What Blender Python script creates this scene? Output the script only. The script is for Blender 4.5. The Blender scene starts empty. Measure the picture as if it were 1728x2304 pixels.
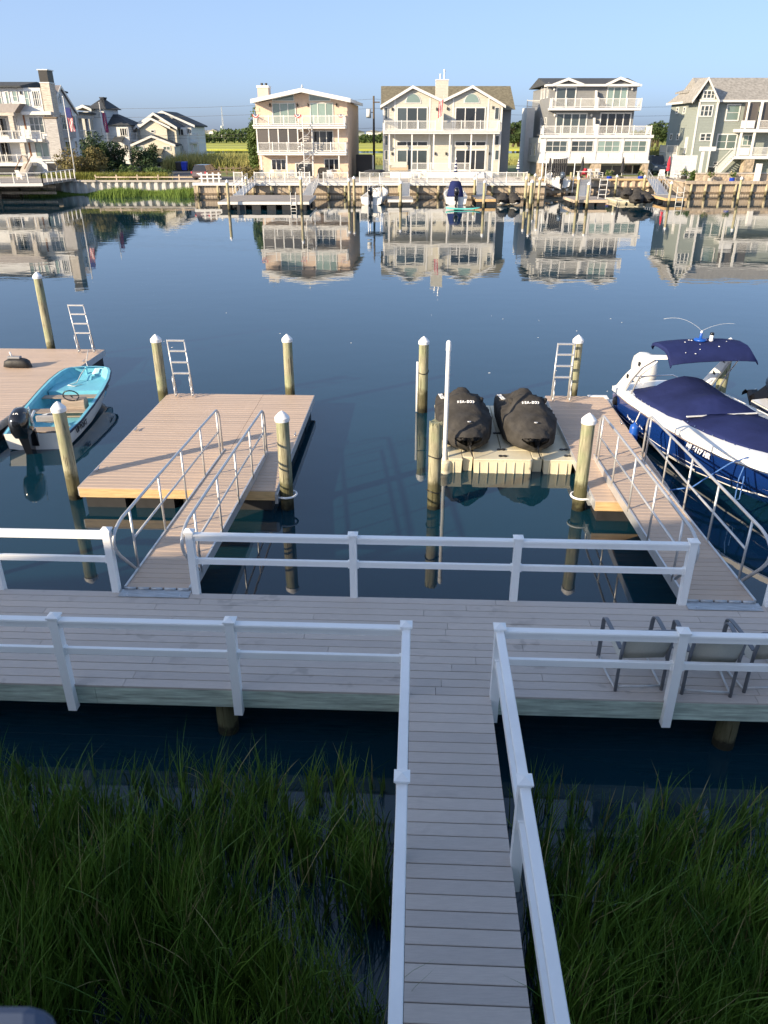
import bpy, math, random
import numpy as np
from mathutils import Vector, Matrix, Euler
random.seed(7); rng = np.random.default_rng(7)
R = math.radians
sc = bpy.context.scene
C = sc.collection

# ---------------------------------------------------------------- camera
CAMZ = 6.6; PITCH = R(26.2); FPX = 1731.0          # metres above the water, focal length in pixels of a 2304 px tall picture
cd = bpy.data.cameras.new('camera'); cam = bpy.data.objects.new('camera', cd); C.objects.link(cam)
cam.location = (0, 0, CAMZ); cam.rotation_euler = (R(90) - PITCH, 0, 0)
cd.sensor_fit = 'VERTICAL'; cd.sensor_height = 24.0; cd.lens = 24.0 * FPX / 2304
cd.clip_start = 0.05; cd.clip_end = 20000
cd.dof.use_dof = True; cd.dof.focus_distance = 22.0; cd.dof.aperture_fstop = 5.2
sc.camera = cam
# ---------------------------------------------------------------- light: low sun from the left, behind the camera
SUN_EL = R(19.4); SX, SY = 0.822, 0.569            # horizontal direction in which shadows run
w = bpy.data.worlds.new('World'); sc.world = w; w.use_nodes = True
nt = w.node_tree; bg = nt.nodes['Background']
sky = nt.nodes.new('ShaderNodeTexSky'); sky.sky_type = 'NISHITA'; sky.sun_disc = False
sky.sun_elevation = SUN_EL; sky.sun_rotation = math.atan2(-SX, -SY) % (2*math.pi)
sky.altitude = 0; sky.air_density = 0.4; sky.dust_density = 2.3; sky.ozone_density = 6.5
gam = nt.nodes.new('ShaderNodeGamma'); gam.inputs[1].default_value = 0.5   # softens the contrast of the whole sky evenly, as the camera's tone curve does
nt.links.new(sky.outputs[0], gam.inputs[0]); nt.links.new(gam.outputs[0], bg.inputs[0]); bg.inputs[1].default_value = 0.15
sl = bpy.data.lights.new('sun', 'SUN'); so = bpy.data.objects.new('sun', sl); C.objects.link(so)
sl.energy = 2.35; sl.angle = R(0.5); sl.color = (1.0, 0.82, 0.58)
so.rotation_euler = Vector((SX*math.cos(SUN_EL), SY*math.cos(SUN_EL), -math.sin(SUN_EL))).to_track_quat('-Z', 'Y').to_euler()
so.location = (-40, -30, 30)
sc.view_settings.view_transform = 'Standard'; sc.view_settings.look = 'None'
sc.view_settings.gamma = 1; sc.view_settings.use_curve_mapping = False
sc.view_settings.exposure = 1.9

# ---------------------------------------------------------------- helpers
PHI = R(2.4)                                        # the near dock is turned a little against the view
CP, SP = math.cos(PHI), math.sin(PHI)
def DK(x, y, z=0.0): return Vector((x*CP + y*SP, -x*SP + y*CP, z))
def at(px, py, D):                                  # a measured point of the photograph on the upright plane at distance D
    u = (px-864)/FPX; v = (1152-py)/FPX; c, s = math.cos(PITCH), math.sin(PITCH)
    t = D/(c+v*s); return u*t, CAMZ + (-s+v*c)*t
ORG = {}
def reg(o, org): ORG[o.name] = org; return o
def tag(o, label, cat, group=None):
    o['label'] = label; o['category'] = cat
    if group: o['group'] = group
    return o
def thing(name, label, cat, org, rz=0.0, group=None, loc=None):
    o = bpy.data.objects.new(name, None); C.objects.link(o); o.empty_display_size = .2
    o.location = org if loc is None else loc; o.rotation_euler = (0, 0, rz)
    tag(o, label, cat, group); return reg(o, Vector(org) if loc is None else Vector(org))
def near(name, label, cat, org, group=None):        # a thing in the frame of the near dock; parts are given in dock coordinates
    return thing(name, label, cat, org, -PHI, group, DK(*org))
def local(name, label, cat, loc, rz=0.0, group=None):   # a thing whose parts are given around (0, 0, 0)
    return thing(name, label, cat, (0, 0, 0), rz, group, loc)
class MB:
    def __init__(s): s.v = []; s.f = []
    def add(s, vs, fs):
        b = len(s.v); s.v += [tuple(p) for p in vs]; s.f += [tuple(i+b for i in f) for f in fs]; return s
    def box(s, x0, y0, z0, x1, y1, z1):
        x0, x1 = min(x0, x1), max(x0, x1); y0, y1 = min(y0, y1), max(y0, y1); z0, z1 = min(z0, z1), max(z0, z1)
        return s.add([(x0,y0,z0),(x1,y0,z0),(x1,y1,z0),(x0,y1,z0),(x0,y0,z1),(x1,y0,z1),(x1,y1,z1),(x0,y1,z1)],
                     [(0,3,2,1),(4,5,6,7),(0,1,5,4),(1,2,6,5),(2,3,7,6),(3,0,4,7)])
    def cbox(s, c, d): return s.box(c[0]-d[0]/2, c[1]-d[1]/2, c[2]-d[2]/2, c[0]+d[0]/2, c[1]+d[1]/2, c[2]+d[2]/2)
    def cyl(s, p0, p1, r0, r1=None, n=10, cap=True):
        r1 = r0 if r1 is None else r1
        p0, p1 = Vector(p0), Vector(p1); d = (p1-p0).normalized()
        a = d.orthogonal().normalized(); b = d.cross(a); vs = []
        for p, r in ((p0, r0), (p1, r1)):
            for i in range(n):
                t = 2*math.pi*i/n; vs.append(p + a*(r*math.cos(t)) + b*(r*math.sin(t)))
        fs = [(i, (i+1) % n, n+(i+1) % n, n+i) for i in range(n)]
        if cap: fs += [tuple(range(n-1, -1, -1)), tuple(range(n, 2*n))]
        return s.add(vs, fs)
    def tube(s, pts, r, n=8):
        pts = [Vector(p) for p in pts]; rs = r if isinstance(r, (list, tuple)) else [r]*len(pts); vs = []; a = None
        for i, p in enumerate(pts):
            d = (pts[min(i+1, len(pts)-1)] - pts[max(i-1, 0)]).normalized()
            a = d.orthogonal().normalized() if a is None else (a - d*a.dot(d)).normalized()
            b = d.cross(a)
            for k in range(n):
                t = 2*math.pi*k/n; vs.append(p + a*(rs[i]*math.cos(t)) + b*(rs[i]*math.sin(t)))
        fs = [(i*n+k, i*n+(k+1) % n, (i+1)*n+(k+1) % n, (i+1)*n+k) for i in range(len(pts)-1) for k in range(n)]
        fs += [tuple(range(n-1, -1, -1)), tuple(range((len(pts)-1)*n, len(pts)*n))]
        return s.add(vs, fs)
    def prism(s, poly, axis, a, b):                  # polygon in the two other axes, extruded from a to b
        def p(q, t): return {'x': (t, q[0], q[1]), 'y': (q[0], t, q[1]), 'z': (q[0], q[1], t)}[axis]
        n = len(poly); vs = [p(q, a) for q in poly] + [p(q, b) for q in poly]
        return s.add(vs, [tuple(range(n)), tuple(range(2*n-1, n-1, -1))] + [(i, n+i, n+(i+1) % n, (i+1) % n) for i in range(n)])
    def lathe(s, prof, c=(0,0,0), n=14):
        vs = []; m = len(prof)
        for r, z in prof:
            for k in range(n):
                t = 2*math.pi*k/n; vs.append((c[0]+r*math.cos(t), c[1]+r*math.sin(t), c[2]+z))
        fs = [(i*n+k, i*n+(k+1) % n, (i+1)*n+(k+1) % n, (i+1)*n+k) for i in range(m-1) for k in range(n)]
        fs += [tuple(range(n-1, -1, -1)), tuple(range((m-1)*n, m*n))]
        return s.add(vs, fs)
    def loft(s, secs, closed=True, caps=True):
        n = len(secs[0]); m = len(secs); vs = [p for q in secs for p in q]; k1 = n if closed else n-1
        fs = [(i*n+k, i*n+(k+1) % n, (i+1)*n+(k+1) % n, (i+1)*n+k) for i in range(m-1) for k in range(k1)]
        if caps and closed: fs += [tuple(range(n-1, -1, -1)), tuple(range((m-1)*n, m*n))]
        return s.add(vs, fs)
    def mesh(s, name, mat, smooth=False):
        me = bpy.data.meshes.new(name); me.from_pydata(s.v, [], s.f)
        import bmesh
        bm = bmesh.new(); bm.from_mesh(me); bmesh.ops.recalc_face_normals(bm, faces=bm.faces); bm.to_mesh(me); bm.free()
        me.materials.append(M[mat] if isinstance(mat, str) else mat)
        if smooth: me.shade_smooth()
        return me
    def build(s, name, mat, parent=None, smooth=False, kind=None, bevel=0, org=None, subsurf=0, sharp=None):
        o0 = ORG.get(parent.name, Vector()) if parent else (Vector(org) if org else Vector())
        if o0.length > 0: s.v = [(p[0]-o0.x, p[1]-o0.y, p[2]-o0.z) for p in s.v]
        me = s.mesh(name, mat, smooth)
        if sharp: me.set_sharp_from_angle(angle=R(sharp))
        o = bpy.data.objects.new(name, me); C.objects.link(o)
        if parent: o.parent = parent; ORG[o.name] = o0
        elif org: o.location = org
        if kind: o['kind'] = kind
        if bevel:
            m = o.modifiers.new('bevel', 'BEVEL'); m.width = bevel; m.segments = 2; m.limit_method = 'ANGLE'
        if subsurf:
            m = o.modifiers.new('sub', 'SUBSURF'); m.levels = subsurf; m.render_levels = subsurf
        return o
def inst(name, me, parent, loc, rot=(0,0,0), scale=(1,1,1)):
    o = bpy.data.objects.new(name, me); C.objects.link(o); o0 = ORG.get(parent.name, Vector()) if parent else Vector()
    o.parent = parent; o.location = Vector(loc) - o0; o.rotation_euler = rot; o.scale = scale
    if parent: ORG[o.name] = o0
    return o
def copy_tree(o, parent=None):
    c = o.copy(); C.objects.link(c); c.parent = parent
    for ch in list(o.children): copy_tree(ch, c)
    return c
def put(o, loc, rz, label=None, scale=None):
    o.location = loc; o.rotation_euler = (0, 0, rz)
    if label: o['label'] = label
    if scale: o.scale = (scale,)*3
    return o
def text(name, body, size, mat, parent, loc, rot, ext=.002, spacing=1.0, mid=True, shear=0, bold=0):
    cu = bpy.data.curves.new(name, 'FONT'); cu.body = body; cu.size = size; cu.extrude = ext; cu.space_character = spacing; cu.shear = shear; cu.offset = bold
    if mid: cu.align_x = 'CENTER'; cu.align_y = 'CENTER'
    t = bpy.data.objects.new(name, cu); me = bpy.data.meshes.new_from_object(t); bpy.data.objects.remove(t)
    me.materials.clear(); me.materials.append(M[mat]); me.name = name
    o = bpy.data.objects.new(name, me); C.objects.link(o); o.parent = parent
    o.location = Vector(loc) - ORG.get(parent.name, Vector()); o.rotation_euler = rot
    return o

# ---------------------------------------------------------------- materials
M = {}
def nodes(name):
    m = bpy.data.materials.new(name); m.use_nodes = True; M[name] = m
    n = m.node_tree.nodes; return m, n, m.node_tree.links, n['Principled BSDF']
def rgb(c): return (c[0], c[1], c[2], 1)
def N(n, t, **k):
    q = n.new('ShaderNode'+t)
    for a, b in k.items(): setattr(q, a, b)
    return q
def mixc(n, l, fac, a, b, mode='MIX'):
    q = N(n, 'Mix', data_type='RGBA', blend_type=mode)
    for i, x in ((0, fac), (6, a), (7, b)):
        if hasattr(x, 'is_linked'): l.new(x, q.inputs[i])
        else: q.inputs[i].default_value = x if i == 0 else rgb(x)
    return q.outputs[2]
def mapr(n, l, x, a, b, c=0, d=1):
    q = N(n, 'MapRange'); l.new(x, q.inputs[0])
    for i, y in enumerate((a, b, c, d)): q.inputs[i+1].default_value = y
    return q.outputs[0]
def noise(n, l, co, scale, detail=4, stretch=None, rough=.55):
    if stretch:
        mp = N(n, 'Mapping'); mp.inputs['Scale'].default_value = stretch; l.new(co, mp.inputs[0]); co = mp.outputs[0]
    q = N(n, 'TexNoise'); q.inputs['Scale'].default_value = scale; q.inputs['Detail'].default_value = detail
    q.inputs['Roughness'].default_value = rough; l.new(co, q.inputs['Vector']); return q.outputs[0]
def mat(name, col, rough=.6, metal=0, var=.12, vs=3, stretch=None, bump=0, bs=30, rnd=0, spec=.5, lap=0, dirt=0, coat=0, world=False):
    m, n, l, b = nodes(name); tc = N(n, 'TexCoord'); co = tc.outputs['Object']
    if world: co = N(n, 'NewGeometry').outputs['Position']
    lo = tuple(x*(1-var) for x in col); hi = tuple(min(1, x*(1+var)) for x in col)
    f = mapr(n, l, noise(n, l, co, vs, 5, stretch), .3, .7)
    c = mixc(n, l, f, lo, hi)
    if rnd:
        oi = N(n, 'ObjectInfo'); c = mixc(n, l, mapr(n, l, oi.outputs['Random'], 0, 1, 0, 1), c, mixc(n, l, 1.0, c, (1-rnd, 1-rnd*.95, 1-rnd*.9), 'MULTIPLY'))
    if dirt:
        d = mapr(n, l, noise(n, l, co, vs*.35, 6, None, .65), .52, .75, 0, dirt)
        c = mixc(n, l, d, c, tuple(x*.45 for x in col))
    l.new(c, b.inputs['Base Color'])
    b.inputs['Roughness'].default_value = rough; b.inputs['Metallic'].default_value = metal; b.inputs['Specular IOR Level'].default_value = spec
    if coat: b.inputs['Coat Weight'].default_value = coat; b.inputs['Coat Roughness'].default_value = .08
    h = None
    if lap:                                           # lap siding too far off to build board by board
        sp = N(n, 'SeparateXYZ'); l.new(tc.outputs['Object'], sp.inputs[0])
        a = N(n, 'Math', operation='MULTIPLY'); l.new(sp.outputs[2], a.inputs[0]); a.inputs[1].default_value = 1/lap
        a2 = N(n, 'Math', operation='FRACT'); l.new(a.outputs[0], a2.inputs[0])
        bp = N(n, 'Bump'); bp.inputs['Strength'].default_value = 1; bp.inputs['Distance'].default_value = .03; bp.invert = True
        l.new(a2.outputs[0], bp.inputs['Height']); l.new(bp.outputs[0], b.inputs['Normal'])
    elif bump:
        bp = N(n, 'Bump'); bp.inputs['Strength'].default_value = 1; bp.inputs['Distance'].default_value = bump
        l.new(noise(n, l, co, bs, 4, stretch), bp.inputs['Height']); l.new(bp.outputs[0], b.inputs['Normal'])
    return m
def board_mat(name, col, axis, stain=.0, rough=.55):   # composite decking: fine grain along the board, each board a touch different, damp blotches
    m, n, l, b = nodes(name); tc = N(n, 'TexCoord'); co = tc.outputs['Object']; pos = N(n, 'NewGeometry').outputs['Position']
    st = (1.2, 14, 14) if axis == 'x' else (14, 1.2, 14)
    g = noise(n, l, pos, 6, 6, st, .7)
    c = mixc(n, l, mapr(n, l, g, .3, .7), tuple(x*.90 for x in col), tuple(x*1.08 for x in col))
    oi = N(n, 'ObjectInfo'); c = mixc(n, l, oi.outputs['Random'], c, mixc(n, l, 1.0, c, (.86, .87, .89), 'MULTIPLY'))
    if stain:
        s1 = mapr(n, l, noise(n, l, pos, 3.2, 2, (1, 1.25, 1)), .60, .66, 0, stain)
        s2 = mapr(n, l, noise(n, l, pos, .9, 3), .45, .6)
        q = N(n, 'Math', operation='MULTIPLY'); l.new(s1, q.inputs[0]); l.new(s2, q.inputs[1])
        c = mixc(n, l, q.outputs[0], c, tuple(x*.55 for x in col))
    s3 = mapr(n, l, noise(n, l, pos, 1.4, 5), .45, .8, 0, .35); c = mixc(n, l, s3, c, tuple(x*.8 for x in col))
    l.new(c, b.inputs['Base Color']); b.inputs['Roughness'].default_value = rough; b.inputs['Specular IOR Level'].default_value = .35
    bp = N(n, 'Bump'); bp.inputs['Distance'].default_value = .0015; l.new(noise(n, l, pos, 9, 5, st, .7), bp.inputs['Height']); l.new(bp.outputs[0], b.inputs['Normal'])
    return m
def pile_mat(name, col, wl=.55):                      # pressure treated pile: grain, checks, weed and wet stain at the tide line
    m, n, l, b = nodes(name); tc = N(n, 'TexCoord'); co = tc.outputs['Object']
    pos = N(n, 'NewGeometry').outputs['Position']; sp = N(n, 'SeparateXYZ'); l.new(pos, sp.inputs[0])
    g = noise(n, l, pos, 2.2, 6, (9, 9, .9), .65)
    c = mixc(n, l, mapr(n, l, g, .3, .7), tuple(x*.42 for x in col), tuple(x*1.25 for x in col))
    gr = mapr(n, l, noise(n, l, pos, 1.6, 4), .45, .65, 0, .55); c = mixc(n, l, gr, c, (col[0]*.72, col[1]*.95, col[2]*.75))
    ck = mapr(n, l, noise(n, l, pos, 5, 3, (6, 6, .35)), .61, .66, 0, .85); c = mixc(n, l, ck, c, (.05, .04, .025))
    e = N(n, 'Math', operation='ADD'); l.new(sp.outputs[2], e.inputs[0])
    nn = mapr(n, l, noise(n, l, pos, 7, 5), 0, 1, -.22, .22); l.new(nn, e.inputs[1])
    c = mixc(n, l, mapr(n, l, e.outputs[0], wl+.12, wl-.05, 0, .8), c, (.045, .038, .012))
    c = mixc(n, l, mapr(n, l, e.outputs[0], .2, .08, 0, .9), c, (.012, .012, .008))
    l.new(c, b.inputs['Base Color']); b.inputs['Roughness'].default_value = .8; b.inputs['Specular IOR Level'].default_value = .2
    bp = N(n, 'Bump'); bp.inputs['Distance'].default_value = .008; l.new(g, bp.inputs['Height']); l.new(bp.outputs[0], b.inputs['Normal'])
def water_mat():
    m, n, l, b = nodes('water'); pos = N(n, 'NewGeometry').outputs['Position']
    c = mixc(n, l, mapr(n, l, noise(n, l, pos, .05, 3), .35, .65), (.003, .024, .040), (.005, .032, .050))
    l.new(c, b.inputs['Base Color']); b.inputs['Roughness'].default_value = .02; b.inputs['IOR'].default_value = 1.6
    h1 = noise(n, l, pos, .55, 2, (1, 1.6, 1)); h2 = noise(n, l, pos, 3.0, 3, (1, 1.5, 1)); patch = mapr(n, l, noise(n, l, pos, .045, 3), .42, .62, .15, 1)
    a = N(n, 'Math', operation='MULTIPLY'); l.new(h2, a.inputs[0]); l.new(patch, a.inputs[1])
    a2 = N(n, 'Math', operation='MULTIPLY'); l.new(a.outputs[0], a2.inputs[0]); a2.inputs[1].default_value = .16
    s = N(n, 'Math', operation='ADD'); l.new(h1, s.inputs[0]); l.new(a2.outputs[0], s.inputs[1])
    bp = N(n, 'Bump'); bp.inputs['Strength'].default_value = 1; bp.inputs['Distance'].default_value = .0045
    l.new(s.outputs[0], bp.inputs['Height']); l.new(bp.outputs[0], b.inputs['Normal'])
def glass_mat(name, col, rough=.04):
    m, n, l, b = nodes(name); tc = N(n, 'TexCoord')
    oi = N(n, 'ObjectInfo'); c = mixc(n, l, oi.outputs['Random'], tuple(x*.6 for x in col), tuple(x*1.5 for x in col))
    l.new(c, b.inputs['Base Color']); b.inputs['Roughness'].default_value = rough; b.inputs['IOR'].default_value = 1.5
    b.inputs['Specular IOR Level'].default_value = .8
def stone_mat(name):
    m, n, l, b = nodes(name); tc = N(n, 'TexCoord'); v = N(n, 'TexVoronoi'); v.inputs['Scale'].default_value = 3.2; l.new(tc.outputs['Object'], v.inputs['Vector'])
    bw = N(n, 'RGBToBW'); l.new(v.outputs['Color'], bw.inputs[0]); l.new(mixc(n, l, bw.outputs[0], (.26, .21, .15), (.55, .45, .34)), b.inputs['Base Color']); b.inputs['Roughness'].default_value = .85
    bp = N(n, 'Bump'); bp.inputs['Distance'].default_value = .06; bp.invert = True; l.new(v.outputs['Distance'], bp.inputs['Height']); l.new(bp.outputs[0], b.inputs['Normal'])
def leaf_mat(name, a, bcol, rough=.6, scale=.6, dead=0):
    m, n, l, b = nodes(name); pos = N(n, 'NewGeometry').outputs['Position']
    f = mapr(n, l, noise(n, l, pos, scale, 5), .32, .68)
    gi = N(n, 'NewGeometry'); c = mixc(n, l, f, a, bcol)
    c = mixc(n, l, mapr(n, l, gi.outputs['Random Per Island'], 0, 1, 0, .6), c, tuple(.5*(x+y)*1.35 for x, y in zip(a, bcol)))
    if dead: c = mixc(n, l, mapr(n, l, gi.outputs['Random Per Island'], dead, dead+.01, 0, .85), c, (.34, .27, .13))
    l.new(c, b.inputs['Base Color']); b.inputs['Roughness'].default_value = rough; b.inputs['Specular IOR Level'].default_value = .3

water_mat()
board_mat('deck_gray', (.57, .50, .445), 'x', .55); board_mat('walk_gray', (.58, .515, .465), 'x', .15)
board_mat('float_tan', (.56, .425, .325), 'x', .1); board_mat('gang_tan', (.53, .41, .32), 'x', .1)
mat('vinyl', (.89, .89, .88), .35, var=.03, vs=2, spec=.5, dirt=.22)
mat('treated', (.43, .50, .42), .75, var=.4, vs=2.5, stretch=(1.0, 12, 12), bump=.003, bs=4, dirt=.5)
mat('pine', (.58, .40, .20), .7, var=.25, vs=3, stretch=(1, 10, 10), dirt=.3)
pile_mat('pile', (.37, .345, .235)); pile_mat('farpile', (.50, .42, .28), .5); mat('pilecap', (.84, .84, .84), .4, var=.02)
mat('alu', (.60, .60, .60), .38, metal=.55, var=.08, vs=6); mat('alu_plate', (.46, .48, .50), .42, metal=.6, var=.2, vs=5, stretch=(1, 6, 1))
mat('black_plastic', (.016, .016, .017), .45, var=.2, vs=3); mat('float_drum', (.02, .02, .022), .6, var=.3, vs=4, dirt=.3)
mat('pvc', (.83, .83, .82), .35, var=.03); mat('cream_plastic', (.66, .60, .44), .55, var=.1, vs=2, dirt=.35, bump=.002, bs=40)
mat('cover_black', (.052, .049, .046), .9, var=.3, vs=4, bump=.03, bs=4.5, spec=.12)
mat('letter_white', (.8, .8, .8), .5, var=.02); mat('letter_black', (.015, .015, .02), .5, var=.02)
mat('hull_white', (.78, .77, .74), .22, var=.03, coat=.3); mat('hull_blue', (.006, .03, .16), .12, var=.1, vs=1, coat=.6)
mat('navy_canvas', (.017, .025, .095), .85, var=.2, vs=1.5, bump=.02, bs=3.5, spec=.15); mat('navy_trim', (.012, .02, .05), .4, var=.1)
mat('sky_liner', (.17, .50, .62), .4, var=.08, vs=3, dirt=.15); mat('cooler_tan', (.33, .26, .20), .6, var=.2, stretch=(1, 8, 8), vs=4)
mat('gelcoat_black', (.008, .008, .010), .12, var=.1, coat=.7); mat('rope_blue', (.06, .16, .42), .8, var=.3, vs=40); mat('rope_white', (.7, .68, .62), .85, var=.2, vs=40)
mat('fender_blue', (.01, .08, .38), .35, var=.1); mat('outboard_white', (.82, .80, .74), .2, var=.02, coat=.4)
mat('chair_frame', (.17, .18, .20), .45, var=.1, metal=.2); mat('sling', (.52, .50, .43), .8, var=.12, vs=30, stretch=(20, 1, 1))
mat('balcony_blue', (.05, .07, .115), .7, var=.25, vs=6); mat('grey_seat', (.26, .26, .27), .7, var=.15); mat('bag', (.02, .02, .021), .6, var=.3, vs=8, bump=.01, bs=12)
mat('roof_slate', (.12, .12, .13), .8, var=.2); mat('chrome', (.7, .7, .72), .15, metal=1, var=.02); mat('hose_blue', (.01, .13, .45), .4)
leaf_mat('marsh_grass', (.026, .080, .013), (.14, .23, .03), .45, 1.6, .94)
# ---------------------------------------------------------------- water
def sheet(name, mt, x0, y0, x1, y1, z, kind='structure'):
    o = MB().add([(x0,y0,z),(x1,y0,z),(x1,y1,z),(x0,y1,z)], [(0,1,2,3)]).build(name, mt); o['kind'] = kind; return o
sheet('water', 'water', -6000, -400, 6000, 9000, 0)

# ---------------------------------------------------------------- deck boards
def board_mesh(name, mt, wd, th):                     # unit length along x, chamfered long edges, top at z = 0
    c = .004; h = wd/2
    return MB().prism([(-h, -th), (h, -th), (h, -c), (h-c, 0), (-h+c, 0), (-h, -c)], 'x', -.5, .5).mesh(name, mt)
DZ = .80; YF, YB = 7.04, 9.09; PW = (YB-YF)/14
dock = near('fixed_dock', 'long grey composite board dock running across in shade, on timber piles', 'dock', (0, 8, 0))
bm_deck = board_mesh('board', 'deck_gray', PW-.010, .026)
random.seed(3)
for r in range(14):
    y = YF + (r+.5)*PW; x = -11.5 + random.uniform(0, 3.2)*1.0 - 3.6
    while x < 11.5:
        L = 3.66; a, b = max(x, -11.5), min(x+L, 11.5)
        if b-a > .3: inst('board', bm_deck, dock, ((a+b)/2, y, DZ - random.uniform(0, .0015)), scale=(b-a-.005, 1, 1))
        x += L
for x0 in (-11.5, -7.6, -3.7, 1.0, 4.9): 
    x1 = {-11.5:-7.6, -7.6:-3.7, -3.7:-.02, 1.0:4.9, 4.9:11.5}[x0]
    MB().box(x0+.002, YF+.012, DZ-.275, x1-.002, YF+.052, DZ-.027).build('fascia_beam', 'treated', dock)
MB().box(-11.5, YB-.055, DZ-.27, 11.5, YB-.015, DZ-.027).build('fascia_beam', 'treated', dock)
for yy in (7.55, 8.05, 8.55): MB().box(-11.5, yy-.02, DZ-.25, 11.5, yy+.02, DZ-.03).build('joist', 'treated', dock)
pm = MB().cyl((0,0,-1.6), (0,0,.52), .135, .125, 12).mesh('support_pile', 'pile', True)
for x in (-10, -6.1, -2.22, 3.78, 7.6):
    for y in (7.25, 8.8): inst('support_pile', pm, dock, (x, y, 0))
walk = near('walkway', 'narrow grey composite walkway leading from the foreground to the dock', 'walkway', (.46, 3.5, 0))
bm_walk = board_mesh('board', 'walk_gray', .1435, .026); y = YF - .0775
while y > -1.2:
    inst('board', bm_walk, walk, (.465, y, DZ - random.uniform(0, .0015)), scale=(.93, 1, 1)); y -= .1525
for x in (.03, .86): MB().box(x, -1.2, DZ-.27, x+.04, YF-.01, DZ-.03).build('stringer', 'treated', walk)

# ---------------------------------------------------------------- vinyl railings
post_me = MB().box(-.05, -.05, 0, .05, .05, 1).mesh('post', 'vinyl')
cap_me = MB().loft([[(-s, -s, z), (s, -s, z), (s, s, z), (-s, s, z)] for s, z in ((.056, -.03), (.056, -.012), (.068, -.008), (.068, .010), (.052, .016), (.004, .042))]).mesh('post_cap', 'vinyl')
def post(T, x, y, z0, z1):
    p = inst('post', post_me, T, (x, y, z0), scale=(1, 1, z1-z0))
    c = bpy.data.objects.new('post_cap', cap_me); C.objects.link(c); c.parent = p; c.location = (0, 0, 1); c.scale = (1, 1, 1/(z1-z0))
def rails(T, a, b):                                   # top and middle rail between two post centres
    a, b = Vector(a), Vector(b); d = (b-a).normalized(); n = Vector((-d.y, d.x)); L = (b-a).length
    def bar(name, prof, zc, e=.052):
        s = []
        for t in (e, L-e): s.append([(a.x+d.x*t+n.x*u, a.y+d.y*t+n.y*u, zc+v) for u, v in prof])
        return MB().loft(s).build(name, 'vinyl', T)
    bar('top_rail', [(-.028,-.105),(.028,-.105),(.028,-.042),(.046,-.036),(.046,-.010),(.038,0),(-.038,0),(-.046,-.010),(-.046,-.036),(-.028,-.042)], 1.745)
    bar('middle_rail', [(-.024,-.085),(.024,-.085),(.024,-.004),(.02,0),(-.02,0),(-.024,-.004)], 1.36)
    for t in (.062, L-.062):
        q = a + d*t; MB().box(-.034, -.034, 1.262, .034, .034, 1.368).build('bracket', 'vinyl', None) if False else None
        m = MB(); ex = abs(d.x)*.012 + abs(n.x)*.033; ey = abs(d.y)*.012 + abs(n.y)*.033
        m.box(q.x-ex, q.y-ey, 1.265, q.x+ex, q.y+ey, 1.367).build('bracket', 'vinyl', T)
def railing(label, pts, org, z0s):
    T = near('railing', label, 'railing', org)
    for i, p in enumerate(pts): post(T, p[0], p[1], z0s, 1.775)
    for a, b in zip(pts, pts[1:]): rails(T, a, b)
    return T
FY, BY = 7.02, 9.10
railing('white vinyl railing on the far edge of the dock, left of the gangways', [(-9.1, BY), (-7.45, BY), (-5.82, BY), (-4.16, BY)], (-6, BY, DZ), .5)
railing('white vinyl railing on the far edge of the dock between the two gangways', [(-3.02, BY), (-.80, BY), (1.41, BY), (3.71, BY)], (0, BY, DZ), .5)
railing('white vinyl railing starting at the right picture edge beyond the gangway', [(4.88, BY), (7.0, BY), (9.2, BY)], (6, BY, DZ), .5)
railing('white vinyl railing on the near left dock edge, turning along the walkway', [(-9.9, FY), (-7.95, FY), (-5.97, FY), (-3.98, FY), (-2.0, FY), (-.05, FY), (-.05, 4.80), (-.05, 2.55), (-.05, .3)], (-2, FY, DZ), .47)
railing('white vinyl railing on the near right dock edge, turning along the walkway', [(8.9, FY), (6.95, FY), (4.95, FY), (2.95, FY), (.97, FY), (.97, 4.80), (.97, 2.55), (.97, .3)], (2, FY, DZ), .47)

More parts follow.
